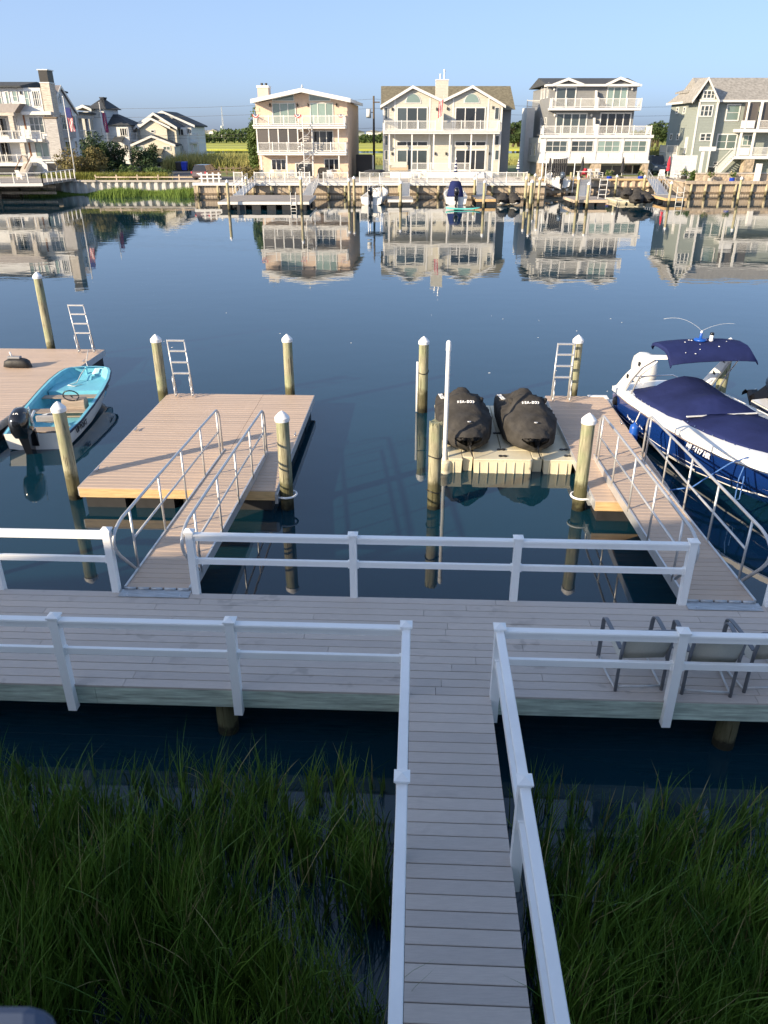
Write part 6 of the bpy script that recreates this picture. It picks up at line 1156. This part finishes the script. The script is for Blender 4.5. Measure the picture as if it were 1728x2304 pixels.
for i in range(n):
    for j in range(3): a = x0+(x1-x0)*i/n; b = x0+(x1-x0)*(i+1)/n; MB().loft([[(a+.1+e, y0+j*1.9+e, z), (b-.1-e, y0+j*1.9+e, z), (b-.05-e, y0+j*1.9+1.8, z), (a+.05+e, y0+j*1.9+1.8, z)] for e, z in ((.12, -.1), (.0, .2), (.04, .30))]).build('float_module', 'cream_plastic', T)

# ---------------------------------------------------------------- patios on the far bank
def patio_rail(label, segs, y, z=GZ+.05):
    T = thing('railing', label, 'railing', (segs[0][0], y, z), group='white railings along the far bulkhead')
    for a, b in segs: balustrade(T, a, b, y, z, 1.05, step=2.0)
    return T
X = lambda r, x, D=96.2: q(r, x, 300, D)[0]
patio_rail('white railing on the bulkhead in front of the peach house', [(X(13, 528), X(13, 640)), (X(13, 800), X(13, 1400)), (X(13, 1425), X(13, 1530)), (X(2, 1115), X(2, 1340))], 96.1)
patio_rail('white railing left of the steps on the twin house bulkhead', [(X(7, 220), X(7, 895))], 96.1); patio_rail('white railing right of the steps on the twin house bulkhead', [(X(7, 1090), X(8, 690)), (X(8, 860), X(8, 1545))], 96.1)
T = thing('patio', 'raised white patio between the peach and twin house railings', 'patio', (0, 100, GZ)); 
MB().box(X(2, 520), 95.9, GZ+.006, X(8, 1545), 107.0, GZ+.045).build('paving', 'concrete', T)
def lounge(label, x, y, rz, mt='trim', z=GZ+.05):
    T = local('patio_chair', label, 'chair', (x, y, z), rz, 'patio chairs on the far bank')
    MB().prism([(-.3, .38), (.3, .32), (.3, .27), (-.3, .33)], 'x', -.3, .3).build('seat', mt, T); MB().prism([(.25, .32), (.55, 1.0), (.5, 1.02), (.2, .34)], 'x', -.3, .3).build('backrest', mt, T)
    for sg in (-1, 1): MB().box(sg*.36-.05, -.4, .56, sg*.36+.05, .35, .60).build('arm', mt, T); MB().box(sg*.36-.04, -.35, 0, sg*.36+.04, -.28, .56).box(sg*.36-.04, .25, 0, sg*.36+.04, .32, .56).build('legs', mt, T)
for i, (r, x, D_, mt, l) in enumerate(((13, 905, 104, 'sling', 'grey patio chair below the left peach house window'), (13, 1010, 104, 'sling', 'grey patio chair right of the left peach house window'), (13, 1130, 103, 'sling', 'pale patio chair in front of the peach house door'), (13, 1275, 103, 'chair_frame', 'dark patio chair beside the spiral stair'), (2, 1180, 103, 'trim', 'white patio chair by the black grill'), (2, 1250, 103, 'wicker', 'tan patio chair by the right peach house porch post'),
      (7, 1170, 104, 'trim', 'white patio chair behind the twin house railing'), (7, 1300, 104, 'sling', 'cream patio chair in the middle of the twin house porch'), (6, 1000, 107, 'trim', 'white patio chair beside the blue flower pot'), (6, 800, 107.5, 'flag_red', 'red and white chair under the black umbrella'), (6, 900, 106.5, 'trim', 'white patio chair at the long white table'), (9, 290, 104, 'trim', 'white chair beside the red umbrella'), (9, 500, 104, 'trim', 'white chair right of the red umbrella'))):
    lounge(l, X(r, x, D_), D_, R((-1)**i*20), mt)
sf = local('wicker_sofa', 'cream cushioned wicker sofa on the left twin house porch', 'sofa', (X(7, 880, 107.5), 107.3, GZ+.76)); MB().box(-1.1, -.4, .1, 1.1, .4, .42).build('base', 'wicker', sf, bevel=.05); MB().box(-1.05, -.38, .43, 1.05, .25, .6).build('cushion', 'sling', sf, bevel=.05); MB().prism([(.2, .42), (.45, 1.1), (.3, 1.12), (.05, .45)], 'x', -1.1, 1.1).build('backrest', 'siding_cream', sf, bevel=.05)
for sg in (-1, 1): MB().box(sg*1.12-.09, -.4, .1, sg*1.12+.09, .4, .72).build('arm', 'wicker', sf, bevel=.04)
gr = local('grill', 'black covered grill in front of the right peach house window', 'grill', (X(2, 1120, 105), 105, GZ+.05)); MB().loft([[(-.75*k, -.3, z), (.75*k, -.3, z), (.75*k, .3, z), (-.75*k, .3, z)] for k, z in ((1, 0), (1, .85), (.9, 1.05), (.6, 1.25))]).build('cover', 'cover_black', gr); MB().box(-.4, -.33, .5, .4, -.3, .55).build('handle', 'alu', gr)
def umbrella(label, r, x, yt, yb, D_, mt, stripes=False):
    a, zt = q(r, x, yt, D_); zb = q(r, x, yb, D_)[1]; T = thing('closed_umbrella', label, 'umbrella', (a, D_, GZ)); h = zt-zb
    MB().cyl((a, D_, GZ), (a, D_, zt+.1), .035, n=8).build('pole', 'trim', T)
    if not stripes: MB().lathe([(.20, zb), (.24, zb+.12), (.17, zb+h*.3), (.20, zb+h*.5), (.13, zb+h*.75), (.05, zt)], (a, D_, 0), 9).build('canopy', mt, T)
    else:
        for i in range(8): MB().lathe([(.24-.024*i, zb+h*i/8), (.22-.024*i, zb+h*(i+1)/8-.004)], (a, D_, 0), 9).build('stripe', ('navy_canvas', 'trim')[i % 2], T)
    MB().lathe([(.3, GZ+.05), (.3, GZ+.12), (.06, GZ+.2)], (a, D_, 0), 12).build('base', 'lamp_dark', T)
umbrella('closed navy striped umbrella on the twin house porch', 8, 350, -30, 210, 104, 'navy_canvas', True); umbrella('closed navy striped umbrella at the right end of the twin house patio', 8, 1412, -5, 165, 104, 'navy_canvas', True)
umbrella('closed black umbrella beside the stone pier', 6, 785, 135, 320, 107.2, 'umbrella_black'); umbrella('closed black umbrella in front of the dark grey house door', 6, 1325, 135, 345, 107.2, 'umbrella_black'); umbrella('closed red umbrella at the corner beside the sage house', 9, 390, 128, 315, 106, 'umbrella_red')
umbrella('closed black umbrella behind the raised boat', 6, 350, 140, 330, 107.0, 'umbrella_black')
def planter(label, r, x, y, D_, mt='pot_blue', s=1.0):
    a, z = q(r, x, y, D_); T = thing('flower_pot', label, 'planter', (a, D_, z-.35)); MB().lathe([(.22*s, z-.35), (.36*s, z-.1), (.34*s, z+.18), (.38*s, z+.22), (.3*s, z+.23)], (a, D_, 0), 12).build('pot', mt, T, True)
    plain(crown((a, D_, z+.55), (.5*s, .4*s, .4*s), 260, .09, int(x)), 'foliage', 'leaf_mid', T); plain(crown((a, D_, z+.6), (.55*s, .42*s, .4*s), 60, .07, int(x)+1), 'blossom', 'flowers', T)
planter('blue pot of flowers left on the dark grey house wall', 6, 1130, 420, 105.6); planter('blue pot of flowers right on the dark grey house wall', 6, 1548, 418, 105.6); planter('blue pot on the sage house terrace wall', 9, 1192, 430, 99.5, s=.9); planter('pale pot on the sage house terrace wall', 9, 908, 432, 99.5, 'concrete', .9); planter('dark pot with a shrub beside the white chairs', 9, 570, 405, 103.5, 'lamp_dark', 1.1)
T = thing('patio_table', 'long white table with benches on the dark grey house patio', 'table', (X(6, 850, 106.8), 106.8, GZ)); a = X(6, 850, 106.8); MB().box(a-1.4, 106.4, GZ+.72, a+1.4, 107.2, GZ+.78).build('tabletop', 'trim', T)
for sx in (-1.2, 1.2): MB().box(a+sx-.05, 106.5, GZ, a+sx+.05, 107.1, GZ+.72).build('trestle', 'trim', T)
T = thing('terrace_wall', 'low stone terrace wall with pale cap in front of the sage house', 'wall', (X(9, 1100, 100.5), 100.5, GZ)); xa = X(9, 740, 100.5); MB().box(xa, 100.4, GZ, 60, 100.9, GZ+.75).build('stonework', 'stone', T); MB().box(xa-.1, 100.3, GZ+.76, 60, 101.0, GZ+.88).build('cap', 'concrete', T); a = X(9, 1530, 100); MB().box(a-.25, 99.6, GZ, a+.25, 100.2, GZ+1.9).build('pillar', 'trim', T)
T = thing('garden_fence', 'pale board fence with gate beside the sage house', 'fence', (X(9, 600, 108), 108, GZ)); 
for i in range(24): x = X(9, 400, 108)+i*(X(9, 720, 108)-X(9, 400, 108))/24; MB().box(x+.012, 108, GZ, x+(X(9, 720, 108)-X(9, 400, 108))/24-.012, 108.05, GZ+2.6).build('board', 'siding_pale', T)
T = thing('arbor', 'white arbor frame in front of the sage house corner', 'arbor', (X(9, 780, 108.5), 108, GZ)); a = X(9, 775, 108); b = X(9, 920, 108); MB().box(a-.2, 107.6, GZ, a+.1, 107.9, GZ+3.1).build('post', 'trim', T); MB().box(a-.5, 107.5, GZ+3.11, b, 108.0, GZ+3.6).build('beam', 'trim', T)
T = thing('equipment_cabinet', 'black cabinet between the peach and twin houses', 'cabinet', (X(2, 1495, 112), 112, GZ)); a = X(2, 1495, 112); MB().box(a-1.1, 112, GZ, a+1.0, 113.4, GZ+2.6).build('body', 'bin_black', T, bevel=.08); MB().box(a-.95, 111.96, GZ+.3, a+.85, 112, GZ+1.7).build('door', 'black_plastic', T); MB().box(a+1.02, 112.2, GZ, a+1.25, 113.4, GZ+2.5).build('side_panel', 'siding_pale', T)

# ---------------------------------------------------------------- deck of the left house over the water
T = thing('waterfront_deck', 'pale raised deck with cable railing over timber piles at the left edge', 'deck', (-48, 95, 0)); zd = GZ+.25
e1 = gz(12, 865, 750, zd); MB().prism([(-75, 88.5), (-52, 89.5), (e1[0], e1[1]-1), (e1[0], 101), (-75, 101)], 'z', zd-.25, zd).build('platform', 'float_gray', T)
m = MB(); pts = [(-75, 88.5), (-52, 89.5), (e1[0], e1[1]-1), (e1[0], 101)]
for (ax, ay), (bx_, by) in zip(pts, pts[1:]):
    n = max(1, round(math.hypot(bx_-ax, by-ay)/1.5)); m.tube([(ax, ay, zd+1.0), (bx_, by, zd+1.0)], .04, 6)
    for i in range(n+1): x, y = ax+(bx_-ax)*i/n, ay+(by-ay)*i/n; m.box(x-.05, y-.05, zd-.2, x+.05, y+.05, zd+1.0)
    for k in range(4): m.tube([(ax, ay, zd+.2+.2*k), (bx_, by, zd+.2+.2*k)], .008, 4)
m.build('railing', 'trim', T); MB().loft([[(x, y-.06, z) for x, y in pts[:3]] for z in (zd-.32, zd-.02)], closed=False).build('fascia', 'trim', T)
pm_ = MB().cyl((0, 0, -1.5), (0, 0, zd-.26), .15, n=10).mesh('pile', 'timber_dark', True); pm2 = MB().cyl((0, 0, -1.5), (0, 0, zd-.26), .12, n=10).mesh('pile', 'farpile', True)
for i in range(9): x = -66+i*2.7; inst('pile', pm_, T, (x, 95.5, 0)); inst('pile', pm2 if i % 2 else pm_, T, (x+1.2, 90.6 if x < -50 else 93.5, 0))
for z in (.35, 1.0): MB().box(-70, 95.2, z, e1[0]-.3, 95.35, z+.28).build('cross_beam', 'bulk_wood', T)
for i in range(5): lounge(['white chair at the far left end of the left house deck', 'second white chair on the left house deck', 'white chair in the middle of the left house deck', 'white chair near the right end of the left house deck', 'white chair at the corner of the left house deck'][i], -54.5+i*3.0, 98.2, R(40*i), 'trim', zd)

# ---------------------------------------------------------------- flags, poles, fences, bins
def flagpole(label, r, xt, yt, xb, yb, D_, old=True):
    x, z = q(r, xt, yt, D_); T = thing('flagpole', label, 'flagpole', (x, D_, GZ)); MB().cyl((x, D_, GZ), (x, D_, z), .09, .05, 10).build('pole', 'trim', T, True); MB().lathe([(.02, z), (.11, z+.1), (.02, z+.2)], (x, D_, 0), 10).build('finial', 'trim', T, True)
    fl_ = MB().box(x-.02, D_-.02, z-1.0, x+.02, D_, z-.98).build('flag', 'flag_blue' if old else 'flag_red', T)
    for k in range(7): MB().loft([[(x+.08+.085*k+.10*j*.25+.03*math.sin(j+k), D_+.05*math.sin(j*1.3+k), z-1.1-.36*j), (x+.165+.085*k+.10*j*.25+.03*math.sin(j+k), D_+.05*math.sin(j*1.3+k+1), z-1.1-.36*j-.03)] for j in range(8)], closed=False).build('stripe', ('flag_red', 'trim')[k % 2] if old else ('flag_blue', 'flag_red')[k % 2], fl_)
    if old: MB().loft([[(x+.06+.02*j, D_-.09, z-1.05-.36*j), (x+.66+.02*j, D_-.11, z-1.05-.36*j)] for j in range(4)], closed=False).build('canton', 'flag_blue', fl_)
flagpole('tall white flagpole with striped flag in front of the left house gable', 1, 490, 345, 590, 890, 105); flagpole('slimmer white flagpole with a dark red flag further back', 1, 772, 392, 840, 810, 122, False)
T = thing('rail_fence', 'low timber rail fence along the white bulkhead', 'fence', (-30, 101.3, GZ)); xa = X(1, 640, 101.5); xb = -22.3
for i in range(6): x = xa+(xb-xa)*i/5; MB().box(x-.07, 101.5, GZ, x+.07, 101.64, GZ+.62).build('post', 'bulk_tan', T)
MB().box(xa, 101.47, GZ+.28, xb, 101.498, GZ+.42).build('rail', 'bulk_tan', T)
T = thing('rail_fence', 'short white two-rail fence beside the brown car', 'fence', (-20.8, 97, GZ)); xa, xb = X(2, -10, 97), X(2, 150, 97)
for i in range(4): x = xa+(xb-xa)*i/3; MB().box(x-.09, 97, GZ, x+.09, 97.18, GZ+1.05).build('post', 'trim', T)
for z in (.35, .75): MB().box(xa-.3, 96.96, GZ+z, xb+.3, 96.998, GZ+z+.14).build('rail', 'trim', T)
T = thing('rail_fence', 'dark timber rail fence in front of the reeds by the road', 'fence', (-18, 114, GZ)); xa, xb = X(2, 160, 114), X(2, 490, 114)
for i in range(6): x = xa+(xb-xa)*i/5; MB().box(x-.1, 114, GZ, x+.1, 114.2, GZ+1.1).build('post', 'timber_dark', T)
for z in (.35, .8): MB().box(xa, 113.95, GZ+z, xb, 113.998, GZ+z+.14).build('rail', 'timber_dark', T)
for l, x, mt in (('black wheeled bin beside the blue one', 1278, 'bin_black'), ('blue wheeled bin beside the road', 1338, 'bin_blue')):
    a = gz(10, x, 928, GZ); T = local('wheeled_bin', l, 'bin', (a[0], a[1], GZ)); MB().loft([[(-s, -s, z), (s, -s, z), (s, s*1.1, z), (-s, s*1.1, z)] for s, z in ((.34, .1), (.44, 1.15))]).build('body', mt, T, bevel=.03); MB().loft([[(-.47, -.5, 1.16), (.47, -.5, 1.16), (.47, .52, 1.2), (-.47, .52, 1.2)], [(-.44, -.44, 1.24), (.44, -.44, 1.24), (.44, .48, 1.3), (-.44, .48, 1.3)]]).build('lid', mt, T)
    for sx in (-.36, .36): MB().cyl((sx-.05, .35, .13), (sx+.05, .35, .13), .13, n=12).build('wheel', 'tyre', T)
up = q(2, 1583, 220, 128); T = thing('utility_pole', 'timber utility pole with a grey transformer between peach and twin house', 'utility pole', (up[0], 128, GZ)); MB().cyl((up[0], 128, GZ), (up[0], 128, up[1]), .2, .13, 10).build('pole', 'bark', T, True)
MB().cyl((up[0]-.75, 128, up[1]-2.9), (up[0]-.75, 128, up[1]-1.7), .36, n=12).build('transformer', 'siding_pale', T, True); MB().box(up[0]-.1, 127.8, up[1]-.9, up[0]+.9, 127.95, up[1]-.75).build('crossarm', 'bark', T); MB().box(up[0]-.5, 127.9, up[1]-2.2, up[0], 128, up[1]-2.1).build('bracket', 'lamp_dark', T)
for k, dz in enumerate((-.4, -1.6, -4.2, -4.6)):
    w_ = thing('power_line', ['topmost power line at the utility pole', 'second power line at the utility pole', 'third power line at the utility pole', 'lowest power line at the utility pole'][k], 'power line', (up[0], 128, up[1]+dz)); MB().tube([(up[0]+70*t, 128+6*t, up[1]+dz-2.0*4*t*(1-t)*.5) for t in [i/12 for i in range(13)]], .022, 4).build('wire', 'lamp_dark', w_); MB().tube([(up[0]-80*t, 128+14*t, up[1]+dz-2.2*4*t*(1-t)*.5) for t in [i/12 for i in range(13)]], .022, 4).build('wire', 'lamp_dark', w_)
mx, mz = q(2, 228, 315, 900); T = thing('radio_mast', 'thin lattice radio mast above the far trees', 'mast', (mx, 900, .7)); m = MB()
for i in range(3): t = R(120*i); m.tube([(mx+1.3*math.cos(t), 900+1.3*math.sin(t), .7), (mx+.3*math.cos(t), 900+.3*math.sin(t), mz)], .18, 4)
for j in range(24):
    z0, z1 = .7+(mz-.7)*j/24, .7+(mz-.7)*(j+1)/24; r0, r1 = 1.3-j/24, 1.3-(j+1)/24
    for i in range(3): t, u = R(120*i), R(120*(i+1)); m.tube([(mx+r0*math.cos(t), 900+r0*math.sin(t), z0), (mx+r1*math.cos(u), 900+r1*math.sin(u), z1)], .07, 4)
m.build('lattice', 'alu', T); z = q(2, 240, 495, 900)[1]; MB().cyl((mx-1.2, 899, z-1), (mx-1.2, 899, z+1), 1.0, n=10).build('antenna', 'siding_pale', T)

# ---------------------------------------------------------------- vehicles
def car(label, loc, rz, mt, L=4.7, W=1.9, Hh=1.7, boxy=False):
    T = local('parked_car', label, 'car', loc, rz); k = L/4.7; hh = Hh/1.7          # local: front towards +y
    body = [(-2.35, .45), (-2.33, .95), (-2.25, 1.08), (.9, 1.08), (1.1, 1.05), (2.1, .92), (2.32, .75), (2.35, .4), (2.2, .28), (-2.2, .30)]
    secs = []
    for x, ins in ((-.95, .06), (-.90, .0), (.90, .0), (.95, .06)): secs.append([(x*W/1.9, y*k*(1-ins*.6), (z+(ins*.5 if z < .6 else -ins*.6))*hh) for y, z in body])
    MB().loft(secs).build('body', mt, T, bevel=.03)
    gh_ = [(-2.2, 1.08), (-1.95, 1.66), (-.2, 1.70), (.3, 1.62), (1.05, 1.08)] if not boxy else [(-2.25, 1.08), (-2.15, 1.72), (.1, 1.74), (.35, 1.68), (.75, 1.08)]
    MB().loft([[(x*W/1.9*(1 if z < 1.2 else .80), y*k, z*hh) for y, z in gh_] for x in (-.87, .87)]).build('cabin', 'glass_dark', T)
    MB().loft([[(x*W/1.9, y*k, z*hh) for y, z in ((-2.0, 1.69), (-.2, 1.735), (.32, 1.65), (.30, 1.62), (-.2, 1.69), (-1.98, 1.65))] for x in (-.71, .71)]).build('roof', mt, T)
    for sg in (-1, 1):
        for y in ((-.62, -2.1) if not boxy else (-.7, -2.15)): MB().loft([[(sg*(.885*W/1.9+.01), (y+d)*k, 1.08*hh), (sg*(.70*W/1.9+.015), (y+.12+d)*k, 1.68*hh)] for d in (-.06, .06)], closed=False).build('pillar', mt, T)
        for y in (-1.45, 1.4): w_ = MB().cyl((sg*.72*W/1.9, y*k, .34), (sg*.96*W/1.9, y*k, .34), .34, n=16).build('wheel', 'tyre', T, True, sharp=40); MB().cyl((sg*.965*W/1.9, y*k, .34), (sg*.975*W/1.9, y*k, .34), .2, n=12).build('rim', 'alu', w_)
        MB().box(sg*.88*W/1.9-.12, -2.38*k, .8*hh, sg*.88*W/1.9+.04, -2.28*k, 1.0*hh).build('tail_light', 'flag_red', T); MB().box(sg*.7*W/1.9-.2, 2.28*k, .68*hh, sg*.7*W/1.9+.16, 2.36*k, .82*hh).build('headlight', 'outboard_white', T); MB().box(sg*1.0*W/1.9-.1, .7*k, 1.05*hh, sg*1.0*W/1.9+.1, .85*k, 1.2*hh).build('mirror', mt, T)
    MB().box(-.25, -2.38*k, .72*hh, .25, -2.345*k, .84*hh).build('number_plate', 'trim', T); return T
a = gz(2, 60, 972, GZ); car('dark brown car parked at the water edge beside the white fence', (a[0]+.3, a[1]+1.6, GZ+.012), -R(12), 'car_brown')
a = gz(10, 1040, 900, GZ); car('black car parked in front of the cream house', (a[0], a[1]+1, GZ+.016), -R(70), 'car_black', Hh=1.55); a = gz(10, 570, 925, GZ); car('black car half hidden behind the shrubs on the left', (a[0], a[1]+1, GZ+.016), -R(60), 'car_black', Hh=1.5)
a = X(9, 230, 116); car('blue-grey boxy off-roader between the dark grey and sage houses', (a, 117, GZ+.006), math.pi, 'car_grey', W=2.0, Hh=2.35, boxy=True)

# ---------------------------------------------------------------- planting on the far bank
def bush(label, r, x, y, D_, rx, rz_, mt, n, size, seed, cl=14): a, z = q(r, x, y, D_); return tree('shrub', label, 'shrub', (a, D_, z), GZ, (rx, rx*.8, rz_), n, size, mt, seed, 'shrubs on the far bank', .06, cl, 3)
bush('brown olive shrub at the foot of the tall flagpole', 10, 60, 870, 107, 2.6, 1.6, 'leaf_olive', 3000, .13, 1); bush('brown olive shrub right of the tall flagpole', 10, 240, 855, 108, 2.6, 1.9, 'leaf_olive', 3000, .13, 2)
bush('low green shrub between the dark evergreens', 10, 690, 930, 108, 2.0, 1.1, 'leaf_mid', 1500, .12, 5); bush('low green shrub near the end of the planting bed', 10, 980, 955, 106, 2.2, .7, 'leaf_mid', 1400, .12, 6)
bush('round green shrub at the left corner of the peach house', 2, 490, 905, 104, 1.6, .9, 'leaf_olive', 1500, .11, 7); bush('dark shrub beside the dark pot on the sage house corner', 9, 675, 400, 101, .9, .9, 'leaf_mid', 900, .1, 8)
def ever(label, r, x, y, D_, rx, rz_, seed, n=3200, size=.15, mt='leaf_dark'): a, z = q(r, x, y, D_); return tree('evergreen_tree', label, 'tree', (a, D_, z), GZ, (rx, rx*.9, rz_), n, size, mt, seed, 'dark evergreens on the far bank', .14, 22, 3)
ever('tall dark evergreen in front of the left house porch', 10, 330, 740, 112, 2.6, 2.7, 11, 4200); ever('small dark evergreen between the flagpole and the cream house', 10, 560, 790, 113, 1.7, 1.9, 12, 2200); ever('wide dark evergreen in front of the cream house', 10, 870, 800, 114, 2.6, 1.9, 13, 3600)
a, z = q(2, 535, 740, 112); tree('cedar_tree', 'slim green cedar at the left corner of the peach house', 'tree', (a, 112, z), GZ, (1.25, 1.2, 4.4), 5200, .16, 'leaf_mid', 14, None, .16, 34)
for i, (x, y, rx, rz_, l) in enumerate(((1470, 590, 16, 8.5, 'leftmost evergreen of the far clump between twin and grey houses'), (1545, 580, 14, 10, 'middle evergreen of the far clump between twin and grey houses'), (1605, 590, 12, 8.5, 'rightmost evergreen of the far clump between twin and grey houses'))):
    a, z = q(3, x, y, 430); k = .5; tree('evergreen_tree', l, 'tree', (a, 430, z), .7, (rx*k, rx*k, rz_*k), 2600, .55, 'leaf_far', 20+i, 'far clump of evergreens', .5, 20, 3)
for i, (x, y) in enumerate(((1565, 690), (1640, 690))): a, z = q(4, x, y, 420); tree('evergreen_tree', ['left tree of the far pair right of the grey house', 'right tree of the far pair right of the grey house'][i], 'tree', (a, 420, z), .7, (5, 5, 4.5), 2200, .5, 'leaf_far', 30+i, 'far clump of evergreens', .4, 20, 3)
def strip(x0, x1, y0, y1, z, h=1.0): return lambda g: (g.uniform(x0, x1), g.uniform(y0, y1), z, h*g.uniform(.6, 1.1))
field('bank_grass', 'green marsh grass in the water at the foot of the white bulkhead', 15000, lambda g: (lambda x, e: (x, 100.2-abs(g.normal(0, 1))*3.0*e, -.05, g.uniform(.6, 1.1)*e) if e > .05 else None)(x := g.uniform(-42, -20.6), .55+.45*math.sin(x*.5+1.2)*math.sin(x*.23)), .8, 1.35, .05, 'bank_grass', 41)
field('ornamental_grass', 'yellow green clumps of grass along the top of the white bulkhead', 9000, lambda g: (lambda c: (c[0]+g.normal(0, .5), c[1]+g.normal(0, .4), GZ, 1))([(-41+i*1.25, 102.9+.6*math.sin(i*2.1)) for i in range(12)][g.integers(12)]), .5, 1.05, .035, 'lawn_tuft', 42, .7)
field('reeds', 'tall tan reeds behind the brown car', 11000, strip(-34, -20.5, 128, 146, GZ-.4), 1.8, 3.1, .10, 'reed', 43, .18); field('reeds', 'tan reeds behind the lots between the far houses', 12000, strip(-6, 60, 150, 166, GZ-.5), 1.0, 1.9, .10, 'reed', 44, .18); field('reeds', 'tall reeds right of the dark grey house', 5000, strip(37, 50, 130, 140, GZ-.2), 2.4, 4.2, .10, 'reed', 45, .18)
# far wood: one mass of crowns along the horizon
g = np.random.default_rng(9); m = MB()
for (xa, xb, yy, hz, n) in ((-330, 270, 610, 8.6, 17000),):
    for i in range(n):
        x = g.uniform(xa, xb); top_ = hz*(.65+.22*math.sin(x*.043)+.16*math.sin(x*.117+1)+.14*math.sin(x*.31)); z = .7+top_*g.uniform(0.02, 1)**.7; y = yy+g.uniform(-10, 40); k = g.uniform(.5, 1.3); a = g.uniform(0, 6.28); t = g.uniform(-.6, .6)
        ux, uy = math.cos(a)*k, math.sin(a)*k; j = len(m.v); m.v += [(x-ux, y-uy, z-t*k), (x+uy*.5, y-ux*.5, z-k), (x+ux, y+uy, z+t*k), (x-uy*.5, y+ux*.5, z+k)]; m.f.append((j, j+1, j+2, j+3))
me = bpy.data.meshes.new('far_wood'); me.from_pydata(m.v, [], m.f); me.materials.append(M['leaf_far']); o = bpy.data.objects.new('far_wood', me); C.objects.link(o); o['kind'] = 'stuff'; o['label'] = 'far belt of dark green trees along the horizon'; o['category'] = 'wood'
wm = MB().box(-.5, -.5, 0, .5, .5, 1).mesh('wall', 'trim'); rm = MB().prism([(-.58, 0), (.58, 0), (0, .5)], 'y', -.56, .56).mesh('roof', 'shingle_tan'); rm2 = MB().prism([(-.58, 0), (.58, 0), (0, .5)], 'y', -.56, .56).mesh('roof', 'siding_gray')
random.seed(12)
for i in range(44):
    x = random.uniform(-330, -130) if i < 34 else random.uniform(-60, 60); y = random.uniform(960, 1060); wd, hh = random.uniform(7, 14), random.uniform(6.5, 8.8); T = thing('distant_house', 'tiny pale house on the horizon beyond the far trees', 'house', (x, y, .7), random.uniform(-.5, .5), 'tiny houses on the horizon', (x, y, .7)); ORG[T.name] = Vector()
    inst('wall', wm, T, (0, 0, 0), scale=(wd, 10, hh)); inst('roof', (rm, rm2)[i % 2], T, (0, 0, hh), scale=(wd, 10, random.uniform(3, 5)))
